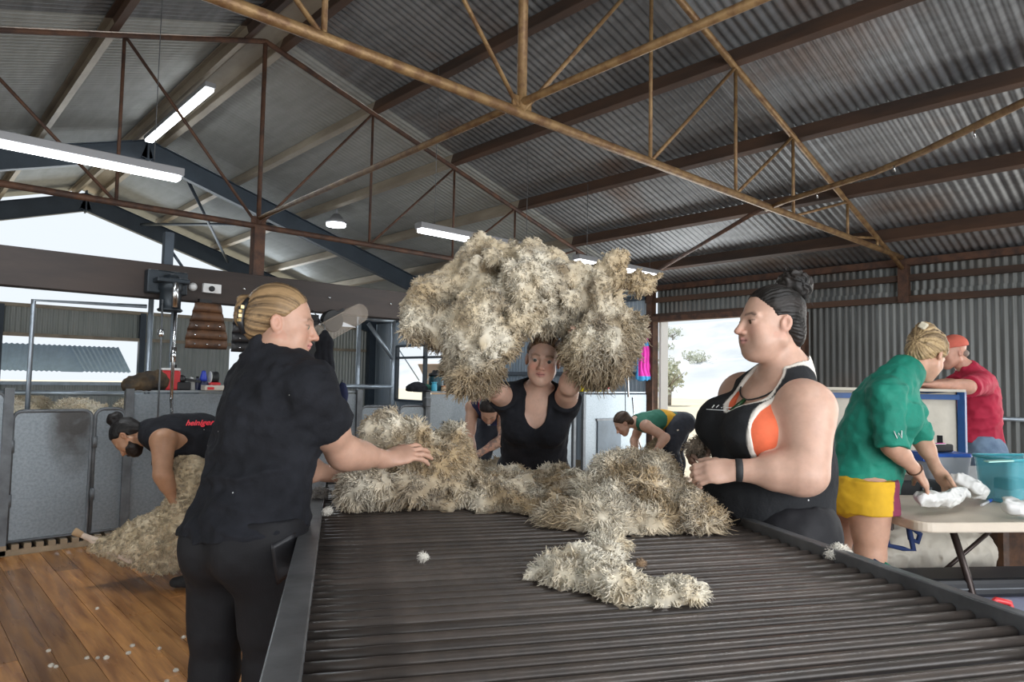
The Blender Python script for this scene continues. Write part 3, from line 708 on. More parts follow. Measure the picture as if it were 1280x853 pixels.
def sd_eval(ps, P, off=0.0):
    d = np.full(len(P), 9.0)
    for s in ps:
        v = s.f(P)
        if s.op == 'add': d = smin(d, v - off, s.k)
        else: d = -smin(-d, v, s.k)
    return d
_CE = [(0, 1), (2, 3), (4, 5), (6, 7), (0, 2), (1, 3), (4, 6), (5, 7), (0, 4), (1, 5), (2, 6), (3, 7)]
def sd_mesh(ps, h, off=0.0, disp=None, dmax=0.0):
    """mesh a list of solids (order matters) with naive surface nets on blocks near the surface"""
    add = [s for s in ps if s.op == 'add']
    lo = np.min([s.lo for s in add], 0) - off - dmax - 3 * h; hi = np.max([s.hi for s in add], 0) + off + dmax + 3 * h
    B = 8; nb = np.ceil((hi - lo) / (h * B)).astype(int); n = nb * B
    bi = np.stack(np.meshgrid(*[np.arange(k) for k in nb], indexing='ij'), -1).reshape(-1, 3)
    bc = lo + (bi * B + (B - 1) / 2) * h
    dp = np.array([s.f(bc) - (off if s.op == 'add' else 0) for s in ps])
    d = np.full(len(bc), 9.0)
    for s, v in zip(ps, dp): d = smin(d, v, s.k) if s.op == 'add' else -smin(-d, v, s.k)
    rad = .87 * B * h + dmax
    act = np.where(np.abs(d) < rad * 1.9 + .01)[0]
    D = np.empty((nb[0], nb[1], nb[2], B, B, B), np.float32)
    D[...] = np.where(d > 0, 1.0, -1.0).reshape(nb)[..., None, None, None]
    lx = np.stack(np.meshgrid(*[np.arange(B)] * 3, indexing='ij'), -1).reshape(-1, 3) * h
    P = (lo + bi[act] * B * h)[:, None, :] + lx[None]
    acc = np.full((len(act), B ** 3), 9.0)
    for s, v in zip(ps, dp):
        v = v[act]
        if s.op == 'add': sel = np.where(v < np.maximum(d[act], 0) + 2.2 * rad + s.k)[0]
        else: sel = np.where(v < rad * 2 + s.k)[0]
        if not len(sel): continue
        q = s.f(P[sel].reshape(-1, 3)).reshape(len(sel), -1)
        if s.op == 'add': acc[sel] = smin(acc[sel], q - off, s.k)
        else: acc[sel] = -smin(-acc[sel], q, s.k)
    if disp is not None: acc += disp(P.reshape(-1, 3)).reshape(acc.shape)
    b = bi[act]; D[b[:, 0], b[:, 1], b[:, 2]] = acc.reshape(-1, B, B, B)
    D = D.transpose(0, 3, 1, 4, 2, 5).reshape(n)
    # surface nets
    ins = D < 0; cnt = np.zeros(np.array(n) - 1, np.int8)
    for i in (0, 1):
        for j in (0, 1):
            for k in (0, 1): cnt += ins[i:n[0] - 1 + i, j:n[1] - 1 + j, k:n[2] - 1 + k]
    cell = np.argwhere((cnt > 0) & (cnt < 8))
    idx = -np.ones(cnt.shape, np.int64); idx[cell[:, 0], cell[:, 1], cell[:, 2]] = np.arange(len(cell))
    cor = np.array([(c & 1, c >> 1 & 1, c >> 2) for c in range(8)])
    cv = np.stack([D[cell[:, 0] + c[0], cell[:, 1] + c[1], cell[:, 2] + c[2]] for c in cor], 1)
    sm = np.zeros((len(cell), 3)); ct = np.zeros(len(cell))
    for a, b_ in _CE:
        va, vb = cv[:, a], cv[:, b_]; m = (va < 0) != (vb < 0)
        t = np.where(m, va / np.where(m, va - vb, 1), 0); p = cor[a] + t[:, None] * (cor[b_] - cor[a])
        sm += p * m[:, None]; ct += m
    V = lo + (cell + sm / ct[:, None]) * h
    F = []
    for ax in range(3):
        o1, o2 = [(1, 2), (2, 0), (0, 1)][ax]
        s0 = [slice(0, n[i] - 1) for i in range(3)]; s1 = list(s0); s1[ax] = slice(1, n[ax])
        A = ins[tuple(s0)]; Bm = ins[tuple(s1)] if s1[ax].stop == n[ax] else None
        ch = np.argwhere(A != Bm)
        ch = ch[(ch[:, o1] > 0) & (ch[:, o2] > 0)]
        fl = A[ch[:, 0], ch[:, 1], ch[:, 2]]
        e1 = np.zeros(3, int); e1[o1] = 1; e2 = np.zeros(3, int); e2[o2] = 1
        q = np.stack([idx[tuple(x.T)] for x in (ch - e1 - e2, ch - e2, ch, ch - e1)], 1)
        q[~fl] = q[~fl][:, ::-1]; F.append(q)
    F = np.concatenate(F); F = F[(F >= 0).all(1)]
    return V, F

def vnoise(P, f, seed=0):
    """cheap smooth value noise, -1..1"""
    P = P * f + seed * 17.31; i = np.floor(P).astype(np.int64); t = P - i; t = t * t * (3 - 2 * t)
    def hsh(a, b, c):
        x = (a * 374761393 + b * 668265263 + c * 2147483647 + seed * 974711) & 0xffffffff
        x = ((x ^ (x >> 13)) * 1274126177) & 0xffffffff; return ((x ^ (x >> 16)) & 0xffff) / 32767.5 - 1
    r = 0
    for a in (0, 1):
        for b in (0, 1):
            for c in (0, 1):
                w_ = (t[:, 0] if a else 1 - t[:, 0]) * (t[:, 1] if b else 1 - t[:, 1]) * (t[:, 2] if c else 1 - t[:, 2])
                r = r + w_ * hsh(i[:, 0] + a, i[:, 1] + b, i[:, 2] + c)
    return r
def fbm(P, f, seed=0, o=3):
    return sum(vnoise(P, f * 2 ** k, seed + k) * .5 ** k for k in range(o))

# ------------------------------------------------------------------ the human figure
def frame(fwd, up):
    f = nrm(fwd); r = nrm(np.cross(f, up)); u = np.cross(r, f); return np.array([r, f, u])     # rows: right, forward, up
def hand_sd(wr, d, pn, side, s=1.0, curl=(.35, .4, .45, .5), thumb=.5, spread=.10, bend=None):
    """wr wrist, d towards the knuckles, pn the way the palm faces, side +1 right hand / -1 left hand"""
    d = nrm(d); pn = nrm(pn - d * (np.asarray(pn) @ d)); ac = np.cross(d, pn) * side       # ac points to the thumb side
    A = np.array([ac, d, pn]); ps = []
    ps.append(el(wr + d * .042 * s, (.040 * s, .050 * s, .0165 * s), A, .014))
    ps.append(el(wr + d * .062 * s, (.040 * s, .030 * s, .0145 * s), A, .010))
    ps.append(rc(wr - d * .02, wr + d * .02 * s, .025 * s, .024 * s, .02, flat=(pn, .72)))
    ps.append(el(wr + d * .028 * s + ac * .022 * s + pn * .008 * s, (.018 * s, .030 * s, .016 * s), A, .012))
    def rot(v, ang, sp=0):
        v2 = d * math.cos(ang) + pn * math.sin(ang); return nrm(v2 + ac * sp)
    for i, (o, l) in enumerate(((.029, .92), (.010, 1.0), (-.0095, .95), (-.027, .76))):
        c = curl[i]; sp = (1.5 - i) * spread
        p = wr + d * (.083 - .004 * (i == 3) - .002 * (i == 0)) * s + ac * o * s; a = c * .7; r = .0096 * s * (1 if i < 3 else .88)
        for j, ln in enumerate((.041, .026, .021)):
            q = p + rot(p, a, sp) * ln * l * s; r2 = r * .91
            ps.append(rc(p, q, r, r2, .006)); p = q; r = r2; a += c * (1.0 if j == 0 else .75)
    p = wr + d * .022 * s + ac * .026 * s + pn * .004 * s; r = .0125 * s
    td = nrm(d * .72 + ac * (.75 - .35 * thumb) + pn * (.25 + .6 * thumb))
    for j, ln in enumerate((.036, .030, .024)):
        q = p + td * ln * s; ps.append(rc(p, q, r, r * .9, .008)); p = q; r *= .9
        td = nrm(td + d * .22 + pn * .18 * thumb - ac * .10 * thumb)
    return ps
def head_sd(c, fwd, up, s=1.0, jaw=1.0, fat=0.0, nose=1.0):
    A = frame(fwd, up); r_, f_, u_ = A
    def P(x, y, z): return V3(c) + (r_ * x + f_ * y + u_ * z) * s
    ps = [el(P(0, -.018, .040), (.074 * s, .092 * s, .080 * s), A, .02),
          el(P(0, .030, -.020), (.062 * s, .062 * s, .086 * s), A, .03),
          el(P(0, .063, -.089), (.025 * s * jaw, .026 * s, .022 * s), A, .03)]
    for e in (-1, 1):
        ps.append(rc(P((.049 + fat * .4) * e, .0, -.052), P(.014 * e, .060, -.092), .020 * s * jaw, .017 * s, .03))
        ps.append(el(P(.036 * e, .058, -.030), (.024 * s, .022 * s, .022 * s), A, .02))
        ps.append(el(P((.036 + fat * .4) * e, .046, -.060), ((.018 + fat) * s, (.022 + fat) * s, (.026 + fat) * s), A, .025))
        ps.append(rc(P(.010 * e, .083, .020), P(.044 * e, .068, .020), .010 * s, .009 * s, .012))
    if fat > 0: ps.append(el(P(0, .028, -.098), (.045 * s, .045 * s, .026 * s), A, .03))
    ps.append(rc(P(0, .082, .014), P(0, .109, -.025), .0085 * s * nose, .0105 * s * nose, .010))
    ps.append(el(P(0, .1115, -.029), (.0115 * s, .011 * s * nose, .0095 * s), A, .006))
    for e in (-1, 1):
        ps.append(el(P(.0120 * e, .097, -.033), (.0085 * s, .011 * s, .0075 * s), A, .006))
        ps.append(el(P(.0065 * e, .104, -.0415), (.0032 * s, .005 * s, .003 * s), A, .003, 'sub'))
        ps.append(el(P(.031 * e, .094, .002), (.017 * s, .013 * s, .0105 * s), A, .010, 'sub'))      # eye socket
        ps.append(el(P(.031 * e, .0725, .002), (.0155 * s, .0145 * s, .0125 * s), A, .004))          # lids
        ps.append(rc(P(.022 * e, .0878, .0002), P(.039 * e, .083, .0010), .0016 * s, .0013 * s, .002, 'sub'))   # lid slit
    ps.append(el(P(0, .080, -.056), (.024 * s, .016 * s, .016 * s), A, .014))                         # muzzle
    ps.append(rc(P(-.017, .086, -.0535), P(0, .098, -.0515), .0044 * s, .0060 * s, .005)); ps.append(rc(P(.017, .086, -.0535), P(0, .098, -.0515), .0044 * s, .0060 * s, .005))
    ps.append(rc(P(-.013, .087, -.0625), P(0, .0935, -.0635), .0048 * s, .0066 * s, .005)); ps.append(rc(P(.013, .087, -.0625), P(0, .0935, -.0635), .0048 * s, .0066 * s, .005))
    ps.append(rc(P(-.019, .092, -.058), P(.019, .092, -.058), .0022 * s, .0022 * s, .003, 'sub'))
    for e in (-1, 1):
        E = frame(f_ * .25 + r_ * e * .97, u_ - f_ * .25)
        ps.append(el(P(.076 * e, -.012, -.008), (.018 * s, .0085 * s, .029 * s), E, .006))
        ps.append(el(P(.085 * e, -.008, -.004), (.0105 * s, .009 * s, .017 * s), E, .004, 'sub'))
    return ps, A
def head_col(V, c, A, s, base, lip=(.62, .26, .24), brow=(.10, .06, .035), blush=.18, browk=.75):
    """skin pigment: lips, brows, cheeks, ear rims, lashes"""
    q = ((V - V3(c)) @ A.T) / s; x, y, z = np.abs(q[:, 0]), q[:, 1], q[:, 2]
    col = np.tile(np.array(base, np.float32), (len(V), 1))
    def mixin(m, c2):
        nonlocal col; m = np.clip(m, 0, 1)[:, None]; col = col * (1 - m) + np.array(c2) * m
    red = np.array(base) * (1.06, .74, .70)
    mixin(blush * 2.2 * np.exp(-((x - .036) ** 2 + (z + .028) ** 2) / .022 ** 2) * (y > .02), red)
    mixin(.5 * np.exp(-((x) ** 2 + (z + .03) ** 2) / .013 ** 2) * (y > .085), red)
    mixin(.28 * (x > .07) * (y < .03) * (y > -.05) * (np.abs(z + .01) < .045), red)
    lm = 1 / (1 + np.exp((np.hypot(x / .0225, (z + .0578) / .0105) - 1) * 9)) * (y > .074)
    mixin(lm * .8, lip)
    mixin(.9 * (np.abs(z + .058) < .0016) * (x < .019) * (y > .074), np.array(lip) * .25)
    bz = .0235 + .004 * np.clip((x - .012) / .02, 0, 1) - .008 * np.clip((x - .034) / .016, 0, 1)
    mixin(browk * np.exp(-((z - bz) / .0042) ** 2) * (x > .011) * (x < .049) * (y > .04), brow)
    mixin(.75 * np.exp(-((z - .0045 - .002 * np.clip(1 - ((x - .031) / .014) ** 2, -1, 1)) / .0018) ** 2) * (np.abs(x - .031) < .015) * (y > .06), np.array(brow) * .6)
    return col
def person_sd(J, g=1.0, bust=0.0, belly=0.0, arm=1.0, leg=1.0, hs=1.0, neck=1.0):
    """J: joints -> dict of solid lists"""
    G = {k: V3(v) for k, v in J.items() if not isinstance(v, dict)}
    pel = (G['hL'] + G['hR']) / 2; sh = (G['sL'] + G['sR']) / 2
    a = nrm(G['sR'] - G['sL']); u = nrm(G['nk'] - pel); wf = nrm(np.cross(u, a)); uc = np.cross(a, wf); A = np.array([a, wf, uc])
    ap = nrm(G['hR'] - G['hL']); up = nrm((G.get('wa', sh)) - pel); wp = nrm(np.cross(up, ap)); up = np.cross(ap, wp); Ap = np.array([ap, wp, up])
    wa = G.get('wa', pel * .55 + sh * .45); che = sh * .72 + wa * .28
    T = [el(pel + up * .03, (.165 * g, .118 * g, .115), Ap, .05)]
    for e in (-1, 1): T.append(el(pel + ap * .075 * e - wp * .055 - up * .04, (.088 * g, .085 * g, .095), Ap, .05))
    T.append(el(wa, (.135 * g, .100 * g + belly * .4, .15), A, .07))
    if belly: T.append(el((wa + pel) / 2 + wf * (.04 + belly * .5), (.135 * g, .085 * g + belly * .5, .13), A, .07))
    T.append(el(che + uc * .01, (.142 * g, .104 * g, .155), A, .06))
    T.append(el(sh - uc * .045 - wf * .01, (.150 * g, .085 * g, .085), A, .05))
    for e, sp in ((-1, G['sL']), (1, G['sR'])):
        T.append(rc(G['nk'] + uc * .01, sp * .8 + sh * .2 + uc * .02, .050 * g, .042 * g, .05))
        if bust: T.append(el(che + a * e * .072 * g + wf * (.075 * g + bust * .25) - uc * .025, (.066 * g + bust * .2, .052 + bust * .5, .068 + bust * .2), A, .04))
    N = [rc(G['nk'] - uc * .03, G['hd'] * .62 + G['nk'] * .38, .060 * neck, .052 * neck, .04)]
    out = {'torso': T, 'neck': N, 'A': A, 'Ap': Ap, 'pel': pel, 'sh': sh, 'che': che, 'wa': wa, 'G': G}
    for sd in 'LR':
        s_, e_, w_ = G['s' + sd], G['e' + sd], G['w' + sd]
        m = s_ * .55 + e_ * .45
        L = [rc(s_, e_, .050 * arm, .039 * arm, .04), el(s_, (.056 * arm,) * 3, None, .04), rc(s_ * .7 + e_ * .3, s_ * .35 + e_ * .65, .046 * arm, .043 * arm, .03),
             rc(e_, w_, .040 * arm, .0265 * hs, .03), rc(e_ * .85 + w_ * .15, e_ * .6 + w_ * .4, .042 * arm, .037 * arm, .03)]
        out['arm' + sd] = L
        h_, k_, an = G['h' + sd], G['k' + sd], G['a' + sd]
        fd = nrm(G['t' + sd] - an); fl = fd - V3((0, 0, 1)) * fd[2]
        L = [rc(h_, k_, .088 * leg * g, .056 * leg, .05), rc(h_ * .8 + k_ * .2, h_ * .35 + k_ * .65, .086 * leg * g, .066 * leg, .04), rc(k_, an, .054 * leg, .036, .04),
             el(k_ * .68 + an * .32 - nrm(fl + 1e-6) * .018, (.050 * leg, .052 * leg, .11), frame(fl + 1e-6, k_ - an), .03)]
        out['leg' + sd] = L
        out['foot' + sd] = [rc(an - fd * .035 - V3((0, 0, .035)), an + fd * .06 - V3((0, 0, .035)), .036, .034, .03), rc(an + fd * .05 - V3((0, 0, .04)), an + fd * .14 - V3((0, 0, .048)), .036, .026, .02, flat=((0, 0, 1), .8))]
    return out
def cloth_disp(amp, f=(9, 9, 16), seed=3, fine=.35):
    f = np.array(f, float)
    def g(P):
        q = P * f; n = vnoise(q + .6 * np.stack([vnoise(P, 7, seed + 5)] * 3, 1), 1.0, seed)
        r = 1 - np.abs(n) * 2                                             # ridged folds
        return -amp * r * .6 - amp * fine * vnoise(P, 38, seed + 2)
    return g
def build_skin(name, ps, h, m, parent, colfn, disp=None, dmax=0):
    V, F = sd_mesh(ps, h, 0, disp, dmax)
    return link(name, mesh_np(name, V, F, True, colfn(V)), m, parent)
def build_cloth(name, ps, h, m, parent, disp=None, dmax=.01, colfn=None, off=0.0):
    V, F = sd_mesh(ps, h, off, disp, dmax)
    return link(name, mesh_np(name, V, F, True, None if colfn is None else colfn(V)), m, parent)
def hair_disp(c, A, amp=.004, n=34, seed=1, flow=0):
    """combed grooves running back from the brow"""
    def g(P):
        q = (P - V3(c)) @ A.T; t = np.arctan2(q[:, 0], q[:, 2] - .02 + .0) if flow == 0 else np.arctan2(q[:, 2], q[:, 0])
        w_ = t * n + 2.2 * vnoise(P, 14, seed) + 1.2 * vnoise(P, 40, seed + 1)
        return -amp * (np.abs(np.sin(w_)) - .5) - amp * .5 * vnoise(P, 60, seed + 3)
    return g
def eyeballs(c, A, s, parent, iris=(.10, .17, .14), look=(0, 1, -.15)):
    for e in (-1, 1):
        p = V3(c) + (A[0] * .031 * e + A[1] * .0745 + A[2] * .0015) * s
        q = MB(); lk = nrm(A.T @ nrm(look)); r = .0117 * s
        bmesh.ops.create_uvsphere(q.bm, u_segments=16, v_segments=12, radius=r)
        for v in q.bm.verts: v.co = v.co + Vector(p)
        for f in q.bm.faces: f.smooth = True
        o = q.build('eyeball', M['eye_white'], parent)
        q = MB(); q.lathe(Vector(p) + Vector(lk) * (r * .86), [(.0074 * s, 0), (.0071 * s, .0009), (.003 * s, .0019), (.0005, .0021)], 14, lk, cap=False); q.build('iris', mat('iris', iris, .2), o)
M['eye_white'] = mat('eye_white', (.46, .43, .41), .2)
M['skin'] = mat('skin', (.55, .33, .24), .48, attr=True, var=.10, scale=22, bump=.05, bscale=240, sss=.12, spec=.4)
M['tee_black'] = mat('black_cotton', (.013, .014, .018), .92, var=.35, scale=14, bump=.25, bscale=120, speck=((.5, .5, .5), 26, .06), spec=.25)
M['leggings'] = mat('black_leggings', (.009, .009, .011), .7, var=.3, scale=10, bump=.1, bscale=200, spec=.3)

# ================================================================== the people
CR = V3((math.cos(YAW), -math.sin(YAW), 0)); CF = V3((math.sin(YAW), math.cos(YAW), 0)); UP = V3((0, 0, 1))
def dv(x, y, z=0.0): return nrm(CR * x + CF * y + UP * z)     # a heading: x across the table, y down its length, z up
def streaks(c, A, c1, c2, n=30, seed=1):
    def g(V):
        q = (V - V3(c)) @ A.T; t = np.arctan2(q[:, 0], q[:, 2])
        w_ = .5 + .5 * np.clip(1.6 * vnoise(np.stack([t * n * .35, q[:, 1] * 5, q[:, 2] * 3], 1), 1.0, seed) + .8 * vnoise(np.stack([t * n, q[:, 1] * 9, q[:, 2] * 6], 1), 1.0, seed + 4), -1, 1)
        return np.array(c1) * (1 - w_[:, None]) + np.array(c2) * w_[:, None]
    return g
def hair_mat(name): return mat(name, (.5, .5, .5), .5, attr=True, spec=.3)
def on_body(p, d, ps, off=0.0, n=40):
    p = V3(p); d = nrm(d); p_in = p
    for _ in range(n):
        v = float(sd_eval(ps, p[None])[0]) - off
        if abs(v) < 4e-4: break
        p = p + d * v * .8
        if np.linalg.norm(p - p_in) > .5: return p_in
    return p
M['hair'] = hair_mat('combed_hair')

# ---- the woman in the black tee at the left side of the table
t = thing('person', 'woman in a black tee and leggings with blonde clipped hair reaching to the fleece', 'person', (1.084, 2.693, 0))
PA = dict(hd=(0.881, 1.987, 1.48), nk=(0.86, 1.992, 1.364), sR=(0.889, 1.816, 1.287), sL=(0.848, 2.111, 1.296), eR=(1.043, 1.892, 1.092), wR=(1.22, 1.92, 1.059),
          eL=(0.995, 2.126, 1.031), wL=(1.165, 2.187, 0.985), hR=(0.825, 1.888, 0.879), hL=(0.777, 2.095, 0.858), kR=(0.854, 1.93, 0.487), kL=(0.77, 2.115, 0.442),
          wa=(0.825, 1.997, 1.075), aR=(0, 0, 0), aL=(0, 0, 0), tR=(0, 0, 0), tL=(0, 0, 0))
for sd in 'RL':
    k = V3(PA['k' + sd]); PA['a' + sd] = V3((k[0], k[1], .085)) - CR * .03; PA['t' + sd] = PA['a' + sd] + dv(.55, .83) * .1
HA = dv(.965, .24, -.16)
B = person_sd(PA, g=1.02, bust=.05, arm=1.12, leg=1.05)
hp_, hA = head_sd(PA['hd'], HA, UP + HA * .16, .93, fat=.004)
hand_R = hand_sd(V3(PA['wR']), dv(.86, .45, .22), dv(.25, .75, -.62), 1, .98, (.45, .35, .35, .40), .3, .16)
hand_L = hand_sd(V3(PA['wL']), dv(.9, .4, -.02), dv(.2, .3, -.95), -1, .95, (.6, .6, .6, .6), .5)
body = B['torso'] + B['neck'] + B['armL'] + B['armR'] + B['legL'] + B['legR'] + B['footL'] + B['footR'] + hp_ + hand_R + hand_L
SKA = (.48, .285, .205)
build_skin('body', body, .0042, M['skin'], t, lambda V: head_col(V, PA['hd'], hA, .93, SKA))
eyeballs(PA['hd'], hA, .93, t, look=(0, 1, -.3))
# tee shirt
u = B['A'][2]; sR, sL, eR, eL = (V3(PA[k]) for k in ('sR', 'sL', 'eR', 'eL'))
tee = [Sd(s.f, s.lo, s.hi, s.k, s.op) for s in B['torso']]
tee = [warp(s, lambda P: -.012 + 0 * P[:, 0]) for s in tee]
tee.append(cyl(B['che'], B['pel'] - UP * .06, .152, .178, .05, flat=(B['A'][1], .80)))
tee.append(cyl(sR - (eR - sR) * .1, sR + (eR - sR) * .60, .066, .071, .03)); tee.append(el(sR, (.07,) * 3, None, .03))
tee.append(cyl(sL - (eL - sL) * .1, sL + (eL - sL) * .60, .066, .071, .03)); tee.append(el(sL, (.07,) * 3, None, .03))
tee.append(rc(V3(PA['nk']) - u * .035, V3(PA['nk']) - u * .012, .066, .064, .02))
tee.append(rc(V3(PA['nk']) + u * .0, V3(PA['hd']), .060, .068, .008, 'sub'))
tee.append(half((0.782, 1.996, 0.875), dv(0, 0, -1) + dv(1, 0) * .03)); 
build_cloth('tee_shirt', tee, .0048, M['tee_black'], t, cloth_disp(.015, (7, 7, 15), 3), .026)
leg = [warp(s, lambda P: -.005 + 0 * P[:, 0]) for s in B['legL'] + B['legR'] + B['torso'][:3]]
leg.append(half((0.78, 1.997, 0.929), (0, 0, 1)))
for sd in 'RL': leg.append(half(V3(PA['a' + sd]) * 1.0 + UP * -.0, (0, 0, -1)))
build_cloth('leggings', leg, .0055, M['leggings'], t, cloth_disp(.003, (9, 9, 12), 9), .01)
G = []
for v in np.linspace(0, 1, 9):
    c0_, c1_ = V3((0.684, 1.679, 0.873)) * (1 - v) + V3((0.693, 1.671, 0.762)) * v, V3((0.72, 1.645, 0.897)) * (1 - v) + V3((0.726, 1.64, 0.797)) * v
    G.append([on_body(c0_ * (1 - w_) + c1_ * w_, CF, leg, .002) for w_ in np.linspace(0, 1, 7)])
MB().sheet(G).build('pocket_panel', mat('satin_black', (.014, .014, .017), .42), t, solid=.003)
for sd in 'RL': build_cloth('shoe', [warp(s, lambda P: -.008 + 0 * P[:, 0]) for s in B['foot' + sd]] + [rc(V3(PA['a' + sd]) + UP * .03, V3(PA['a' + sd]) - UP * .03, .048, .05, .02)], .006, M['black_rubber'], t)
# hair with a claw clip
c = V3(PA['hd']); s = .93
def HP(x, y, z, A=hA, c=c, s=s): return c + (A[0] * x + A[1] * y + A[2] * z) * s
hair = [el(HP(0, -.022, .040), (.081 * s, .099 * s, .087 * s), hA, .02), el(HP(0, -.075, -.02), (.058 * s, .045 * s, .055 * s), hA, .03),
        half(HP(0, .022, .026), hA[1] * .80 - hA[2] * .60, .012), el(HP(0, -.125, .012), (.026, .024, .045), hA, .02), el(HP(0, -.128, .05), (.018, .022, .014), hA, .012)]
hair += [el(HP(e * .078, -.006, -.02), (.02, .022, .034), hA, .012, 'sub') for e in (-1, 1)]
def hd_(P): return hair_disp(c, hA, .0026, 34, 2)(P)
V, F = sd_mesh(hair, .0036, 0, hd_, .006)
link('hair', mesh_np('hair', V, F, True, streaks(c, hA, (.050, .031, .018), (.33, .215, .11), 34, 5)(V)), M['hair'], t)
clip = MB()
for e in (-1, 1):
    clip.tube([HP(.026 * e, -.108, .052), HP(.036 * e, -.124, .02), HP(.036 * e, -.122, -.02), HP(.024 * e, -.104, -.055)], .011, 8)
    for k in range(5): clip.tube([HP(.034 * e, -.122, .035 - .017 * k), HP(.036 * e, -.100, .030 - .017 * k), HP(.020 * e, -.085, .028 - .017 * k)], .0045, 5)
clip.build('claw_clip', M['black'], t)
q = MB()
for k in range(4): q.box(HP(.046, -.124, .024 - .014 * k) - V3((.0045, .0045, .0045)), HP(.046, -.124, .024 - .014 * k) + V3((.0045, .0045, .0045)), Matrix.Rotation(.6 * k, 3, 'Z'))
M['gold'] = mat('gilt', (.6, .42, .18), .35, .8)
q.build('clip_ornament', M['gold'], t)
for ch in t.children: ch.matrix_parent_inverse = Matrix.Translation(-t.location)
for ch in t.children_recursive:
    if ch.parent != t: ch.matrix_parent_inverse = Matrix.Identity(4)

# ---- the woman in the black singlet at the right side
t = thing('person', 'woman in a black singlet with dark bun hair and orange bra at the table', 'person', (2.173, 1.088, 0))
PB = dict(hd=(2.16, 1.097, 1.526), nk=(2.234, 1.073, 1.358), sL=(2.134, 0.964, 1.246), sR=(2.303, 1.268, 1.274), eL=(2.07, 0.937, 1.056), wL=(1.949, 1.105, 1.057),
          eR=(2.393, 1.27, 1.015), wR=(2.255, 1.369, 1.116), hL=(2.193, 1.054, 0.839), hR=(2.334, 1.239, 0.804), kL=(2.172, 1.073, 0.428), kR=(2.302, 1.269, 0.362), wa=(2.27, 1.126, 1.039),
          aR=(0, 0, 0), aL=(0, 0, 0), tR=(0, 0, 0), tL=(0, 0, 0))
for sd in 'RL':
    k = V3(PB['k' + sd]); PB['a' + sd] = V3((k[0], k[1], .085)); PB['t' + sd] = PB['a' + sd] + dv(-.9, -.3) * .1
HB = dv(-.985, -.17, -.02)
B = person_sd(PB, g=1.24, bust=.10, belly=.09, arm=1.52, leg=1.25, hs=1.15, neck=1.10)
hp_, hBm = head_sd(PB['hd'], HB, UP - HB * .02, 1.03, fat=.012, jaw=1.2)
hand_L = hand_sd(V3(PB['wL']), dv(-.97, .05, -.10), dv(.05, .80, -.45), -1, .98, (.75, .8, .8, .8), .6, .03)
hand_R = hand_sd(V3(PB['wR']), dv(-.88, -.3, -.30), dv(.15, -.5, -.8), 1, .98, (.7, .75, .8, .9), .8, .06)
body = B['torso'] + B['neck'] + B['armL'] + B['armR'] + B['legL'] + B['legR'] + B['footL'] + B['footR'] + hp_ + hand_R + hand_L
SKB = (.48, .30, .225)
build_skin('body', body, .0044, M['skin'], t, lambda V: head_col(V, PB['hd'], hBm, 1.03, SKB, lip=(.45, .20, .18), brow=(.05, .03, .022), browk=.9))
eyeballs(PB['hd'], hBm, 1.03, t, iris=(.06, .035, .02))
A3 = B['A']; a, wf, u = A3; nk = V3(PB['nk']); che = B['che']; sL, sR = V3(PB['sL']), V3(PB['sR'])
M['singlet'] = mat('black_singlet_cloth', (.5, .5, .5), .9, attr=True, var=.2, scale=12, bump=.25, bscale=130, speck=((.55, .55, .55), 26, .07), spec=.25)
sing = [warp(s, lambda P: -.009 + 0 * P[:, 0]) for s in B['torso']]
sing.append(cyl(che + u * .0, B['pel'] - UP * .14, .180, .205, .07, flat=(wf, .92)))
armh = [el(sL - u * .080 + a * -.040 + wf * .055, (.115, .140, .160), A3, .01), el(sR - u * .080 + a * .040 + wf * .055, (.115, .140, .160), A3, .01)]
neckh = [el(nk + wf * .115 - u * .045, (.082, .11, .150), A3, .01), rc(nk - u * .02 - wf * .02, V3(PB['hd']), .080, .08, .01)]
holes = armh + neckh
sing += [Sd(s.f, s.lo, s.hi, .006, 'sub') for s in holes]
sing.append(half((2.204, 1.128, 0.688), (0, 0, -1)))
def sing_col(V):
    d = np.min([s.f(V) for s in holes], 0); w_ = np.clip((.0135 - d) / .002, 0, 1)[:, None]
    return np.array((.016, .017, .019)) * (1 - w_) + np.array((.62, .58, .52)) * w_
build_cloth('singlet', sing, .0045, M['singlet'], t, cloth_disp(.006, (7, 7, 13), 13), .012, sing_col)
M['orange'] = mat('orange_knit', (.62, .115, .045), .8, var=.12, scale=20, bump=.1)
bra = [warp(s, lambda P: -.0045 + 0 * P[:, 0]) for s in B['torso']]
bra.append(half(che + u * .095, u)); bra.append(half(che - u * .14, -u))
for sp, e in ((sL, -1), (sR, 1)):
    bra.append(rc(che + a * e * .10 + u * .05 + wf * .07, nk + a * e * .085 + u * .00, .016, .013, .02)); bra.append(rc(nk + a * e * .085, che + a * e * .09 + u * .05 - wf * .08, .013, .016, .02))
bra += [el(nk + wf * .115 - u * .04, (.070, .09, .12), A3, .006, 'sub')]
bra += [el(sp + a * e * .055 - u * .02, (.075, .09, .075), A3, .006, 'sub') for sp, e in ((sL, -1), (sR, 1))]
build_cloth('bra', bra, .0048, M['orange'], t)
tr = [warp(s, lambda P: -.022 + 0 * P[:, 0]) for s in B['legL'] + B['legR']] + [warp(s, lambda P: -.003 + 0 * P[:, 0]) for s in B['torso'][:3]]
tr.append(half(B['pel'] + UP * .12, (0, 0, 1)));
for sd in 'RL': tr.append(half(V3(PB['a' + sd]) - UP * .02, (0, 0, -1)))
build_cloth('trousers', tr, .0065, M['leggings'], t, cloth_disp(.008, (8, 8, 11), 21), .014)
for sd in 'RL': build_cloth('shoe', [warp(s, lambda P: -.010 + 0 * P[:, 0]) for s in B['foot' + sd]], .007, M['black_rubber'], t)
c = V3(PB['hd']); s = 1.03
def HP(x, y, z, A=hBm, c=c, s=s): return c + (A[0] * x + A[1] * y + A[2] * z) * s
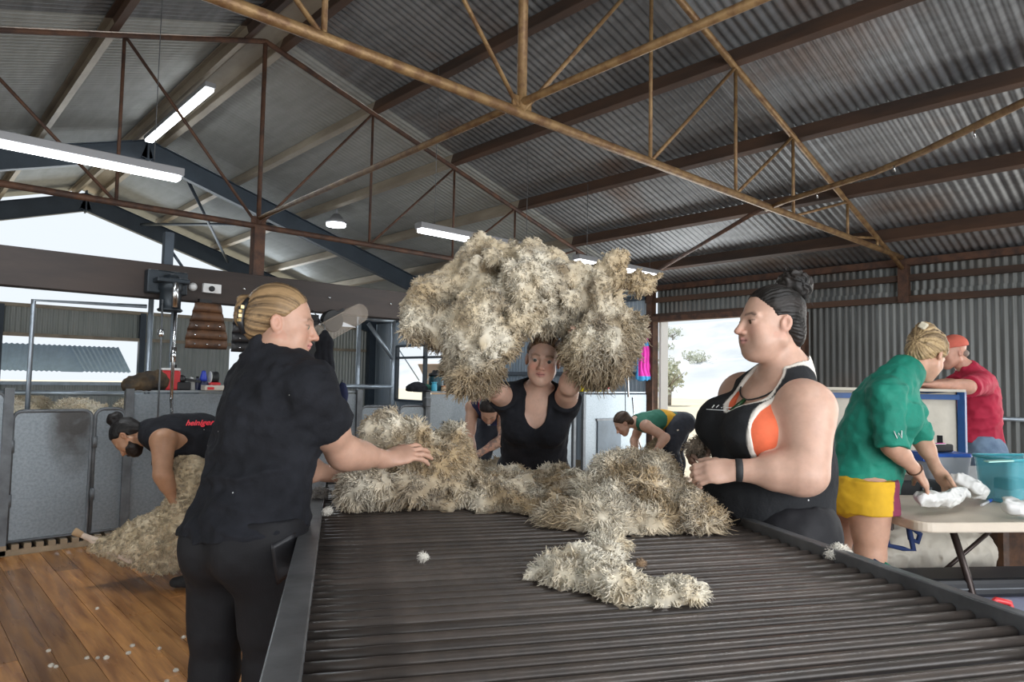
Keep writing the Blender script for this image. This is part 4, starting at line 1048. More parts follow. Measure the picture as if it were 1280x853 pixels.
hair = [el(HP(0, -.022, .040), (.079 * s, .097 * s, .085 * s), hBm, .02), el(HP(0, -.078, -.03), (.055 * s, .036 * s, .055 * s), hBm, .03),
        half(HP(0, .026, .030), hBm[1] * .80 - hBm[2] * .60, .012)]
hair += [el(HP(e * .078, -.004, -.016), (.022, .024, .036), hBm, .010, 'sub') for e in (-1, 1)]
V, F = sd_mesh(hair, .0038, 0, hair_disp(c, hBm, .0035, 22, 7), .006)
hm_ = streaks(c, hBm, (.007, .006, .005), (.018, .014, .012), 26, 8)
link('hair', mesh_np('hair', V, F, True, hm_(V)), M['hair'], t)
bc = HP(0, -.088, .122)
bun = [el(bc, (.054, .054, .049), hBm, .02)]
V, F = sd_mesh(bun, .0035, 0, lambda P: -.007 * np.abs(np.sin(np.arctan2((P - bc) @ hBm[1], (P - bc) @ hBm[2]) * 3 + 160 * ((P - bc) @ hBm[0]) * .3 + 4 * vnoise(P, 30, 4))) - .004 * vnoise(P, 70, 2), .012)
bo = link('hair_bun', mesh_np('hair_bun', V, F, True, hm_(V)), M['hair'], t)
q = MB()
for k in range(26):
    v = rng.normal(size=3); v = nrm(v + hBm[1] * -.8); p = bc + v * .042; q.tube([p, p + v * .014 + rng.normal(size=3) * .006, p + v * .022 + rng.normal(size=3) * .014 - UP * .006], [.0011, .0009, .0004], 4)
M['hair_dark'] = mat('dark_flyaway_hair', (.03, .02, .016), .5)
q.build('flyaway_hair', M['hair_dark'], t)
# cord necklace with a green pendant
tn = B['torso'] + B['neck']
pts = []
for th in np.linspace(-2.6, 2.6, 40):
    ang = th; rad = .10
    pz = .035 - .125 * max(0, math.cos(ang)) ** 1.6
    p0 = nk + u * pz + (wf * math.cos(ang) + a * math.sin(ang)) * .22
    pts.append(on_body(p0, nk + u * pz - p0, tn, .004))
MB().tube(pts, .0028, 6).build('cord_necklace', M['black'], t)
M['greenstone'] = mat('green_stone', (.01, .045, .014), .25)
lowest = pts[20]; pd = on_body(lowest + wf * .02 - u * .072, -wf, tn, .006); pm = on_body(lowest + wf * .02 - u * .038, -wf, tn, .007)
MB().tube([lowest, pm, pd], [.006, .0105, .0095], 8).build('pendant', M['greenstone'], t)
# wristband
wl = V3(PB['wL']); d_ = nrm(V3(PB['eL']) - wl)
b0 = wl + d_ * .012
MB().lathe(b0 - d_ * .011, [(.033, 0), (.036, .002), (.036, .020), (.033, .022)], 20, d_).build('wristband', M['black_rubber'], t)
# small white mark on the chest
q = MB()
x0 = che + a * .02 + u * .045
for k in range(7):
    z0 = -.0; h_ = (.010, .024, .026, .008, .022, .009, .009)[k]
    p0 = on_body(x0 + a * (-.045 + .013 * k) + wf * .3 - u * .006 * k * .3, -wf, sing, .0015); p1 = on_body(x0 + a * (-.042 + .013 * k) + wf * .3 + u * (h_ - .006 * k * .3), -wf, sing, .0015)
    q.tube([p0, p1], .0019, 4)
pL = [on_body(x0 + a * (-.05 + .0115 * k) + wf * .3 - u * (.010 + .001 * k), -wf, sing, .0015) for k in range(10)]
q.tube(pL, .0015, 4)
q.build('chest_mark', M['white_paint'], t)
for ch in t.children: ch.matrix_parent_inverse = Matrix.Translation(-t.location)

def settle(t):
    Mi = Matrix.Translation(-t.location)
    for ch in t.children: ch.matrix_parent_inverse = Mi
def feet(P, d, z=.085):
    for sd in 'RL':
        k = V3(P['a' + sd]); P['a' + sd] = V3((k[0], k[1], z)); P['t' + sd] = P['a' + sd] + d * .1
def infl(ps, o): return [warp(s, lambda P: -o + 0 * P[:, 0]) for s in ps]
def pcut(ps, *cuts): return list(ps) + list(cuts)
def hair_cap(c, A, s, grow=0.0, drop=0.0, fr=.026, extra=(), low=True):
    H = lambda x, y, z: V3(c) + (A[0] * x + A[1] * y + A[2] * z) * s
    ps = [el(H(0, -.022, .040), ((.079 + grow) * s, (.097 + grow) * s, (.086 + grow) * s), A, .02)]
    if low: ps.append(el(H(0, -.076, -.028 - drop), (.056 * s, .038 * s, .055 * s), A, .03))
    ps += list(extra); ps.append(half(H(0, fr, .030), A[1] * .80 - A[2] * .60, .012))
    ps += [el(H(e * .078, -.004, -.014), (.022, .024, .036), A, .010, 'sub') for e in (-1, 1)]
    return ps, H
def add_hair(name, ps, c, A, h, t, c1, c2, amp=.0035, seed=3):
    V, F = sd_mesh(ps, h, 0, hair_disp(c, A, amp, 20, seed), amp * 2)
    return link(name, mesh_np(name, V, F, True, streaks(c, A, c1, c2, 26, seed)(V)), M['hair'], t)

# ---- the woman throwing the fleece at the far end of the table
t = thing('person', 'woman in a black V-neck top throwing a fleece at the far end of the table', 'person', (4.933, 5.009, 0))
PC = dict(hd=(2.212, 2.205, 1.417), nk=(2.308, 2.334, 1.242), sR=(2.204, 2.429, 1.228), sL=(2.397, 2.239, 1.214), eR=(1.982, 2.307, 1.29), wR=(1.84, 2.248, 1.398), eL=(2.228, 2.055, 1.303), wL=(2.168, 1.947, 1.426),
          wa=(2.394, 2.445, 1.049), hR=(2.438, 2.621, 0.85), hL=(2.572, 2.499, 0.853), kR=(2.432, 2.6, 0.488), kL=(2.568, 2.476, 0.491), aR=(2.478, 2.64, 0.149), aL=(2.621, 2.509, 0.152))
feet(PC, dv(0, -1))
HC = dv(-.10, -1, -.12)
B = person_sd(PC, g=.98, bust=.04, arm=1.0, neck=.88)
hp_, hC = head_sd(PC['hd'], HC, dv(.13, .1, 1), .98, jaw=.80)
hR_ = hand_sd(V3(PC['wR']), dv(-.2, -.5, .85), dv(.5, -.4, .5), 1, .95, (.7, .7, .7, .7), .6); hL_ = hand_sd(V3(PC['wL']), dv(.2, -.5, .85), dv(-.5, -.4, .5), -1, .95, (.7, .7, .7, .7), .6)
body = B['torso'] + B['neck'] + B['armL'] + B['armR'] + B['legL'] + B['legR'] + B['footL'] + B['footR'] + hp_ + hR_ + hL_
build_skin('body', body, .0038, M['skin'], t, lambda V: head_col(V, PC['hd'], hC, 1.0, (.60, .38, .29), lip=(.50, .20, .18), blush=.35, brow=(.16, .09, .05)))
eyeballs(PC['hd'], hC, 1.0, t, look=(0, 1, -.1), iris=(.05, .055, .05))
A3 = B['A']; a, wf, u = A3; nk = V3(PC['nk']); che = B['che']
top = infl(B['torso'], .014) + [cyl(che, B['pel'] - UP * .10, .150, .165, .05, flat=(wf, .8))]
for sd in 'LR':
    s_, e_ = V3(PC['s' + sd]), V3(PC['e' + sd]); top += [cyl(s_ - (e_ - s_) * .1, s_ + (e_ - s_) * .34, .064, .068, .03), el(s_, (.068,) * 3, None, .03)]
top += [el(nk + wf * .09 + u * .02, (.056, .09, .118), A3, .012, 'sub'), rc(nk - u * .01, V3(PC['hd']), .076, .08, .01, 'sub'), half(B['pel'] - UP * .13, (0, 0, -1))]
build_cloth('top', top, .005, M['tee_black'], t, cloth_disp(.009, (8, 8, 8), 33), .02)
tr = infl(B['legL'] + B['legR'] + B['torso'][:3], .008) + [half(B['pel'] + UP * .08, (0, 0, 1))]
build_cloth('trousers', tr, .008, M['leggings'], t)
for sd in 'LR': build_cloth('shoe', infl(B['foot' + sd], .008), .008, M['black_rubber'], t)
ps, H = hair_cap(PC['hd'], hC, 1.0)
add_hair('hair', ps, PC['hd'], hC, .0045, t, (.06, .035, .02), (.22, .13, .07))
M['silver'] = mat('silver', (.72, .72, .70), .35, .5)
tn = B['torso'] + B['neck'] ; pts = []
for th in np.linspace(-1.9, 1.9, 26):
    pz = .04 - .175 * max(0, 1 - abs(th) / 1.5); p0 = nk + u * pz + (wf * math.cos(th) + a * math.sin(th)) * .25
    p1 = on_body(p0, nk + u * pz - p0, tn, .006); pts.append(p1)
pts = [p for p in pts]
MB().tube(pts, .0034, 5).build('chain_necklace', M['silver'], t)
lp = pts[12]; q = MB(); q.bar(lp - u * .004, lp - u * .040, .008, .006, wf); q.bar(lp - u * .016 - a * .012, lp - u * .016 + a * .012, .008, .006, wf); q.build('cross_pendant', M['silver'], t)
settle(t)

# ---- the shearer bent over a sheep at left
t = thing('person', 'shearer with a black bun in black singlet with red lettering bent over a sheep', 'person', (1.685, 4.902, 0))
P1 = dict(hd=(1.19, 4.943, 0.91), nk=(1.306, 4.905, 0.939), sL=(1.318, 4.65, 0.901), sR=(1.416, 5.021, 0.917), eL=(1.306, 4.593, 0.711), wL=(1.386, 4.602, 0.526), eR=(1.49, 5.076, 0.627), wR=(1.546, 4.848, 0.453),
          wa=(1.568, 4.746, 0.94), hL=(1.731, 4.448, 0.857), hR=(1.855, 4.728, 0.849), kL=(1.566, 4.45, 0.528), kR=(1.762, 4.921, 0.474), aL=(1.533, 4.508, 0.163), aR=(1.769, 4.955, 0.067))
feet(P1, dv(-.95, -.25))
B = person_sd(P1, g=1.20, arm=1.22, leg=1.0)
hp_, h1 = head_sd(P1['hd'], dv(-.38, -.12, -.9), dv(-.88, .05, .36), .98, jaw=1.15)
hl_ = hand_sd(V3(P1['wL']), dv(.45, .1, -.85), dv(.5, .8, .1), -1, 1.0, (.7, .7, .7, .7), .5); hr_ = hand_sd(V3(P1['wR']), dv(.3, -.3, -.85), dv(.5, -.7, .1), 1, 1.0, (.8, .8, .8, .8), .5)
SK1 = (.40, .215, .125)
body = B['torso'] + B['neck'] + B['armL'] + B['armR'] + B['legL'] + B['legR'] + B['footL'] + B['footR'] + hp_ + hl_ + hr_
build_skin('body', body, .0065, M['skin'], t, lambda V: head_col(V, P1['hd'], h1, .98, SK1, lip=(.30, .14, .11)))
A3 = B['A']; a, wf, u = A3; nk = V3(P1['nk']); che = B['che']; sL, sR = V3(P1['sL']), V3(P1['sR'])
sing1 = infl(B['torso'], .010) + [cyl(che, B['pel'], .150, .165, .05, flat=(wf, .85))]
sing1 += [el(sL - u * .055 - a * .045 + wf * .01, (.085, .115, .135), A3, .01, 'sub'), el(sR - u * .035 + a * .045 + wf * .02, (.075, .095, .115), A3, .01, 'sub'), rc(nk, V3(P1['hd']), .075, .08, .01, 'sub'), el(nk + wf * .10, (.07, .08, .09), A3, .01, 'sub'), half(B['pel'] - B['Ap'][2] * .10, -B['Ap'][2])]
so = build_cloth('singlet', sing1, .006, M['tee_black'], t, cloth_disp(.006, (9, 9, 9), 43), .014)
def lettering(txt, org, ex, ey, size, ray, ps, m, parent, name='lettering', off=.004, shear=0.0):
    """flat print laid on the cloth: the letters follow the surface"""
    cu = bpy.data.curves.new('txt', 'FONT'); cu.body = txt; cu.size = size; cu.align_x = 'CENTER'; cu.resolution_u = 3; cu.offset = size * .028; cu.shear = shear
    o = bpy.data.objects.new('txt', cu); C.objects.link(o); bpy.context.view_layer.update()
    me = bpy.data.meshes.new_from_object(o.evaluated_get(bpy.context.evaluated_depsgraph_get())); bpy.data.objects.remove(o)
    for v in me.vertices:
        p = V3(org) + nrm(ex) * v.co.x + nrm(ey) * v.co.y; v.co = Vector(on_body(p, ray, ps, off))
    me.name = name
    return link(name, me, m, parent)
M['red_print'] = mat('red_print', (.75, .03, .05), .6)
lo = lettering('heiniger', (1.437, 4.514, 1), dv(1, .1, .02), dv(0, 0, 1), .046, CF, sing1, M['red_print'], so, off=.011)
M['work_denim'] = mat('dark_work_trousers', (.02, .024, .035), .85, var=.3, scale=12, bump=.2)
tr = infl(B['legL'] + B['legR'] + B['torso'][:3], .016) + [half(B['wa'], nrm(B['wa'] - B['pel']))] + [half(V3(P1['a' + sd]), (0, 0, -1)) for sd in 'RL']
build_cloth('trousers', tr, .008, M['work_denim'], t, cloth_disp(.008, (9, 9, 12), 44), .015)
M['felt'] = mat('black_felt_moccasin', (.018, .017, .017), .9, var=.4, scale=30, bump=.3)
for sd in 'LR': build_cloth('moccasin', infl(B['foot' + sd], .012), .007, M['felt'], t)
ps, H = hair_cap(P1['hd'], h1, .98, grow=.004)
add_hair('hair', ps, P1['hd'], h1, .006, t, (.008, .007, .007), (.02, .017, .016))
bc = H(0, -.07, .135); V, F = sd_mesh([el(bc, (.050, .052, .046), h1), el(bc * .5 + H(0, -.05, .1) * .5, (.028, .028, .03), h1)], .005, 0, lambda P: -.006 * vnoise(P, 45, 3), .008)
link('hair_bun', mesh_np('hair_bun', V, F, True, np.tile((.012, .010, .010), (len(V), 1))), M['hair'], t)
V, F = sd_mesh(infl(hp_, .005) + [half(H(0, 0, -.052), h1[2], .01), half(H(0, .004, 0), -h1[1], .01)], .005, 0, lambda P: -.003 * vnoise(P, 80, 3), .004)
link('beard', mesh_np('beard', V, F, True, np.tile((.02, .014, .012), (len(V), 1))), M['hair'], t)
settle(t); lo.matrix_parent_inverse = Matrix.Identity(4)

# ---- the shearer facing the viewer, head bowed
t = thing('person', 'shearer with bowed dark head in navy singlet with red trim', 'person', (3.87, 4.404, 0))
P2 = dict(hd=(3.878, 4.517, 1.061), nk=(3.995, 4.667, 1.145), sR=(3.897, 4.77, 1.078), sL=(4.082, 4.56, 1.098), eR=(3.804, 4.679, 0.784), wR=(3.804, 4.584, 0.559), eL=(3.968, 4.435, 0.809), wL=(3.716, 4.462, 0.698),
          wa=(4.198, 4.834, 1.049), hR=(4.275, 5.034, 0.872), hL=(4.433, 4.89, 0.876), kR=(4.097, 4.859, 0.553), kL=(4.313, 4.66, 0.544), aR=(4.211, 4.957, 0.09), aL=(4.437, 4.75, 0.096))
feet(P2, dv(0, -1))
B = person_sd(P2, g=.98, arm=1.0)
hp_, h2 = head_sd(P2['hd'], dv(0, -.45, -.89), dv(0, -.85, .45), 1.0)
hr_ = hand_sd(V3(P2['wR']), dv(.2, -.1, -.95), dv(.6, -.5, 0), 1, 1.0, (.6, .6, .6, .6), .4); hl_ = hand_sd(V3(P2['wL']), dv(-.95, -.2, -.1), dv(-.1, .5, -.8), -1, 1.0, (1.2, 1.2, 1.2, 1.2), .9)
SK2 = (.46, .28, .20)
def arm_ink(V, P=P2):
    col = head_col(V, P['hd'], h2, 1.0, SK2)
    e, w_ = V3(P['eL']), V3(P['wL']); s_ = V3(P['sL'])
    for p0, p1, r in ((e, w_, .055), (s_ * .6 + e * .4, e, .065)):
        d = np.linalg.norm(V - p0 - np.clip(((V - p0) @ (p1 - p0)) / ((p1 - p0) @ (p1 - p0)), .03, .9)[:, None] * (p1 - p0), axis=1)
        m = ((d < r) & (vnoise(V, 55, 6) + .5 * vnoise(V, 110, 8) > -.05))[:, None] * .55; col = col * (1 - m) + np.array((.08, .09, .10)) * m
    return col
body = B['torso'] + B['neck'] + B['armL'] + B['armR'] + B['legL'] + B['legR'] + B['footL'] + B['footR'] + hp_ + hr_ + hl_
build_skin('body', body, .007, M['skin'], t, arm_ink)
A3 = B['A']; a, wf, u = A3; nk = V3(P2['nk']); che = B['che']; sL, sR = V3(P2['sL']), V3(P2['sR'])
holes = [el(sL - u * .035 - a * .040 + wf * .0, (.07, .10, .11), A3, .01, 'sub'), el(sR - u * .035 + a * .040, (.07, .10, .11), A3, .01, 'sub'), rc(nk - u * .02, V3(P2['hd']), .078, .08, .01, 'sub')]
M['navy_singlet'] = mat('navy_singlet', (.5, .5, .5), .85, attr=True, var=.2, bump=.15)
def nav(V):
    d = np.min([s.f(V) for s in holes], 0); w_ = np.clip((.014 - d) / .004, 0, 1)[:, None]
    return np.array((.022, .030, .085)) * (1 - w_) + np.array((.40, .03, .05)) * w_
s2 = infl(B['torso'], .010) + holes + [half(B['pel'], -B['Ap'][2])]
so = build_cloth('singlet', s2, .007, M['navy_singlet'], t, cloth_disp(.006, (9, 9, 9), 53), .014, nav)
tr = infl(B['legL'] + B['legR'] + B['torso'][:3], .018) + [half(B['wa'], nrm(B['wa'] - B['pel']))] + [half(V3(P2['a' + sd]), (0, 0, -1)) for sd in 'RL']
build_cloth('trousers', tr, .009, M['work_denim'], t, cloth_disp(.008, (9, 9, 12), 54), .015)
for sd in 'LR': build_cloth('moccasin', infl(B['foot' + sd], .012), .009, M['felt'], t)
ps, H = hair_cap(P2['hd'], h2, 1.0, grow=.003)
add_hair('hair', ps, P2['hd'], h2, .006, t, (.008, .006, .006), (.022, .016, .014))
q = MB(); q.tube([H(.05, -.02, -.075), H(.02, .05, -.125), H(0, .06, -.16)], .004, 5); q.box(H(0, .06, -.17) - .009, H(0, .06, -.17) + .009); q.build('neck_chain', M['silver'], t)
settle(t)

# ---- the shearer in green and gold by the doorway
t = thing('person', 'shearer in green and gold singlet bent over a sheep by the doorway', 'person', (7.521, 5.042, 0))
P3 = dict(hd=(5.967, 4.706, 0.872), nk=(6.116, 4.637, 0.889), sL=(6.055, 4.463, 0.858), sR=(6.31, 4.717, 0.888), eL=(6.139, 4.277, 0.749), wL=(6.03, 4.35, 0.573), eR=(6.3, 4.808, 0.677), wR=(6.227, 4.739, 0.508),
          wa=(6.365, 4.477, 0.927), hL=(6.41, 4.301, 0.848), hR=(6.662, 4.449, 0.867), kL=(6.304, 4.329, 0.61), kR=(6.683, 4.525, 0.564), aL=(6.454, 4.328, 0.291), aR=(6.724, 4.487, 0.25))
feet(P3, dv(-1, 0))
B = person_sd(P3, g=.98, arm=1.05, leg=1.05)
hp_, h3 = head_sd(P3['hd'], dv(-.72, -.05, -.70), dv(-.68, 0, .72), 1.0)
hr_ = hand_sd(V3(P3['wR']), dv(0, 0, -1), dv(.6, -.5, 0), 1, 1.0, (.6, .6, .6, .6), .4); hl_ = hand_sd(V3(P3['wL']), dv(-.5, 0, -.8), dv(.1, .8, -.3), -1, 1.0, (.6, .6, .6, .6), .5)
body = B['torso'] + B['neck'] + B['armL'] + B['armR'] + B['legL'] + B['legR'] + B['footL'] + B['footR'] + hp_ + hr_ + hl_
build_skin('body', body, .008, M['skin'], t, lambda V: head_col(V, P3['hd'], h3, 1.0, (.48, .29, .21)))
A3 = B['A']; a, wf, u = A3; nk = V3(P3['nk']); che = B['che']; sL, sR = V3(P3['sL']), V3(P3['sR']); pel = B['pel']
M['team_singlet'] = mat('green_gold_singlet', (.5, .5, .5), .8, attr=True, var=.15)
def grn(V):
    tt = ((V - nk) @ (pel - nk)) / ((pel - nk) @ (pel - nk)) + .5 * ((V - nk) @ UP) * 0
    col = np.tile((.02, .13, .085), (len(V), 1)).astype(float); side = (V - nk) @ a
    tt = tt + side * .9
    col[(tt > .52) & (tt < .80)] = (.62, .33, .02); col[(tt > 1.02)] = (.45, .06, .04); return col
s3 = infl(B['torso'], .010) + [el(sL - u * .035 - a * .040, (.07, .10, .11), A3, .01, 'sub'), el(sR - u * .035 + a * .040, (.07, .10, .11), A3, .01, 'sub'), rc(nk, V3(P3['hd']), .078, .08, .01, 'sub'), half(B['pel'] - B['Ap'][2] * .02, -B['Ap'][2])]
build_cloth('singlet', s3, .008, M['team_singlet'], t, cloth_disp(.005, (9, 9, 9), 63), .014, grn)
tr = infl(B['legL'] + B['legR'] + B['torso'][:3], .024) + [half(B['pel'] + B['Ap'][2] * .12, B['Ap'][2])] + [half(V3(P3['a' + sd]), (0, 0, -1)) for sd in 'RL']
build_cloth('trousers', tr, .010, M['work_denim'], t, cloth_disp(.008, (9, 9, 12), 64), .015)
for sd in 'LR': build_cloth('moccasin', infl(B['foot' + sd], .012), .010, M['felt'], t)
ps, H = hair_cap(P3['hd'], h3, 1.0, grow=.005)
add_hair('hair', ps, P3['hd'], h3, .007, t, (.03, .018, .012), (.09, .05, .03))
settle(t)

# ---- the woman in the green shirt at the folding table
t = thing('person', 'woman in a green shirt and yellow shorts bending over the folding table', 'person', (3.647, 1.35, 0))
PG = dict(hd=(3.7, 1.087, 1.478), nk=(3.586, 1.151, 1.384), sR=(3.362, 1.153, 1.285), sL=(3.732, 1.22, 1.322), eR=(3.311, 1.118, 1.067), wR=(3.459, 1.063, 0.942), eL=(3.895, 1.18, 1.077), wL=(3.845, 1.09, 0.918),
          wa=(3.459, 1.28, 1.088), hR=(3.384, 1.241, 0.855), hL=(3.556, 1.409, 0.842), kR=(3.386, 1.238, 0.55), kL=(3.556, 1.463, 0.496), aR=(3.436, 1.261, 0.152), aL=(3.591, 1.485, 0.091))
feet(PG, dv(.9, .3))
B = person_sd(PG, g=1.0, bust=.04, arm=1.0, leg=1.08)
hp_, hG = head_sd(PG['hd'], dv(.72, .42, -.55), dv(.5, .25, .83), .95)
hr_ = hand_sd(V3(PG['wR']), dv(.6, .1, -.8), dv(-.5, .5, -.5), 1, .95, (.5, .5, .6, .6), .7); hl_ = hand_sd(V3(PG['wL']), dv(.5, -.1, -.8), dv(-.5, -.5, -.5), -1, .95, (.5, .5, .6, .6), .7)
body = B['torso'] + B['neck'] + B['armL'] + B['armR'] + B['legL'] + B['legR'] + B['footL'] + B['footR'] + hp_ + hr_ + hl_
build_skin('body', body, .0055, M['skin'], t, lambda V: head_col(V, PG['hd'], hG, .95, (.50, .29, .20), brow=(.25, .16, .09)))
eyeballs(PG['hd'], hG, .95, t)
A3 = B['A']; a, wf, u = A3; nk = V3(PG['nk']); che = B['che']; sR, eR, sL, eL = (V3(PG[k]) for k in ('sR', 'eR', 'sL', 'eL'))
M['green_cloth'] = mat('green_work_shirt', (.004, .20, .135), .75, var=.18, scale=9, bump=.15, bscale=140)
shirt = infl(B['torso'], .016) + [cyl(che, B['pel'] - UP * .12, .160, .182, .05, flat=(wf, .84))]
for s_, e_, f_ in ((sR, eR, 1.04), (sL, eL, 1.0)):
    shirt += [cyl(s_ - (e_ - s_) * .1, s_ + (e_ - s_) * f_, .068, .058, .03), el(s_, (.071,) * 3, None, .03), cyl(s_ + (e_ - s_) * (f_ - .17), s_ + (e_ - s_) * f_, .062, .062, .012)]
shirt += [cyl(nk - u * .035, nk + u * .035, .074, .066, .02), rc(nk - u * .02, V3(PG['hd']), .056, .058, .006, 'sub'), half((3.459, 1.308, 0.848), dv(-.12, 0, -1))]
so = build_cloth('shirt', shirt, .0055, M['green_cloth'], t, cloth_disp(.013, (8, 8, 13), 73), .024)
M['shorts'] = mat('football_shorts', (.5, .5, .5), .8, attr=True, var=.12, scale=10, bump=.1)
pel = B['pel']; wp = B['Ap'][1]; ap = B['Ap'][0]
def sc(V):
    col = np.tile((.62, .36, .012), (len(V), 1)).astype(float); q = V - pel
    m = (q @ wp > .062) | ((q @ ap) < -.06); col[m] = (.19, .025, .065); return col
sh_ = infl(B['torso'][:3], .020) 
for sd in 'RL':
    h_, k_ = V3(PG['h' + sd]), V3(PG['k' + sd]); sh_.append(cyl(h_ + UP * .04, h_ + (k_ - h_) * .36, .122, .126, .03))
sh_ += [half(pel + UP * .19, UP)]
build_cloth('shorts', sh_, .006, M['shorts'], t, cloth_disp(.006, (9, 9, 12), 74), .012, sc)
M['boot_brown'] = mat('brown_boot_leather', (.12, .06, .03), .6, var=.3)
for sd in 'RL': build_cloth('boot', infl(B['foot' + sd], .012) + [rc(V3(PG['a' + sd]) + UP * .08, V3(PG['a' + sd]) - UP * .02, .052, .055, .02)], .009, M['boot_brown'], t)
bun_e = [el(V3(PG['hd']) + (hG[1] * -.075 + hG[2] * .085), (.045, .05, .045), hG, .02)]
ps, H = hair_cap(PG['hd'], hG, .95, grow=.010, fr=.045, extra=bun_e)
add_hair('hair', ps, PG['hd'], hG, .0045, t, (.10, .065, .035), (.46, .33, .175), .008, 9)
MB().box(H(.02, -.135, .085) - .016, H(.02, -.135, .085) + .016, Matrix.Rotation(.6, 3, 'X'), .006).build('hair_scrunchie', mat('cream_cloth', (.6, .55, .42), .8), t)
wl = V3(PG['wR']); d_ = nrm(V3(PG['eR']) - wl); MB().tube([wl + d_ * .02 + (nrm(np.cross(d_, UP)) * math.cos(k) + nrm(np.cross(d_, np.cross(d_, UP))) * math.sin(k)) * .032 + d_ * .006 * math.cos(k) for k in np.linspace(0, 6.28, 18)], .0035, 5).build('bracelet', M['leather'], t)
pts = [sR + (eR - sR) * .80 + CF * -.2 + CR * x + UP * z for x, z in ((-.02, .02), (-.013, -.012), (-.004, .012), (.006, -.01), (.014, .022))]
MB().tube([on_body(p, CF, shirt, .010) for p in pts], .0022, 5).build('sleeve_mark', M['white_paint'], so).matrix_parent_inverse = Matrix.Identity(4)
settle(t)

# ---- the man in the red shirt leaning on the wool pack
t = thing('person', 'man in a red shirt, cap and jeans leaning on the white wool pack', 'person', (6.195, 1.483, 0))
PM = dict(hd=(5.973, 1.582, 1.591), nk=(6.065, 1.498, 1.454), sL=(5.918, 1.388, 1.358), sR=(6.297, 1.53, 1.397), eL=(5.546, 1.377, 1.332), wL=(5.321, 1.528, 1.344), eR=(5.961, 1.594, 1.343), wR=(5.594, 1.658, 1.338),
          wa=(6.141, 1.455, 1.117), hL=(6.046, 1.407, 0.873), hR=(6.284, 1.515, 0.864), kL=(5.975, 1.418, 0.47), kR=(6.241, 1.554, 0.433), aL=(6.011, 1.412, 0.131), aR=(6.291, 1.562, 0.059))
feet(PM, dv(-1, -.1))
B = person_sd(PM, g=1.06, belly=.04, arm=1.15)
hp_, hM = head_sd(PM['hd'], dv(-.97, -.05, -.2), dv(-.15, 0, 1), 1.0)
hl_ = hand_sd(V3(PM['wL']), dv(-1, 0, 0), dv(0, 0, -1), -1, 1.0, (.4, .4, .4, .4), .3); hr_ = hand_sd(V3(PM['wR']), dv(-1, 0, 0), dv(0, 0, -1), 1, 1.0, (.4, .4, .4, .4), .3)
body = B['torso'] + B['neck'] + B['armL'] + B['armR'] + B['legL'] + B['legR'] + B['footL'] + B['footR'] + hp_ + hr_ + hl_
build_skin('body', body, .0075, M['skin'], t, lambda V: head_col(V, PM['hd'], hM, 1.0, (.52, .28, .20), brow=(.3, .22, .16)))
A3 = B['A']; a, wf, u = A3; nk = V3(PM['nk']); che = B['che']
M['red_cloth'] = mat('red_work_shirt', (.40, .012, .045), .8, var=.15, scale=9, bump=.15)
shirt = infl(B['torso'], .016) + [cyl(che, B['pel'] - UP * .02, .165, .175, .05, flat=(wf, .82))]
for sd in 'LR':
    s_, e_ = V3(PM['s' + sd]), V3(PM['e' + sd]); shirt += [cyl(s_ - (e_ - s_) * .1, s_ + (e_ - s_) * .92, .076, .070, .03), el(s_, (.076,) * 3, None, .03)]
shirt += [cyl(nk - u * .04, nk + u * .03, .078, .072, .02), rc(nk - u * .02, V3(PM['hd']), .058, .06, .006, 'sub'), half(B['pel'] + UP * .06, (0, 0, -1))]
build_cloth('shirt', shirt, .007, M['red_cloth'], t, cloth_disp(.012, (8, 8, 13), 83), .022)
M['jeans'] = mat('faded_jeans', (.16, .24, .34), .85, col2=(.09, .14, .22), scale=8, bump=.2)
tr = infl(B['legL'] + B['legR'] + B['torso'][:3], .016) + [half(B['pel'] + UP * .10, UP)] + [half(V3(PM['a' + sd]) + UP * .02, (0, 0, -1)) for sd in 'RL']
build_cloth('jeans', tr, .009, M['jeans'], t, cloth_disp(.010, (9, 9, 14), 84), .016)
M['tan_leather'] = mat('tan_leather', (.30, .20, .11), .7, var=.25, bump=.2)
for sd in 'RL': build_cloth('boot', infl(B['foot' + sd], .014) + [rc(V3(PM['a' + sd]) + UP * .05, V3(PM['a' + sd]) - UP * .03, .055, .06, .02)], .009, M['tan_leather'], t)
H = lambda x, y, z: V3(PM['hd']) + hM[0] * x + hM[1] * y + hM[2] * z
capp = [el(H(0, -.02, .050), (.088, .108, .085), hM, .02), half(H(0, 0, .040), -hM[2] + hM[1] * .05, .006), rc(H(-.03, .08, .045), H(.03, .08, .045), .03, .03, .02, flat=(hM[2], .25)), rc(H(0, .07, .045), H(0, .135, .035), .05, .045, .01, flat=(hM[2], .12))]
build_cloth('cap', capp, .006, mat('faded_red_cap', (.55, .12, .08), .85, var=.15, bump=.2), t)
V, F = sd_mesh([el(H(0, -.075, -.02), (.062, .036, .035), hM)], .006); link('hair', mesh_np('hair', V, F, True, np.tile((.25, .2, .17), (len(V), 1))), M['hair'], t)
settle(t)

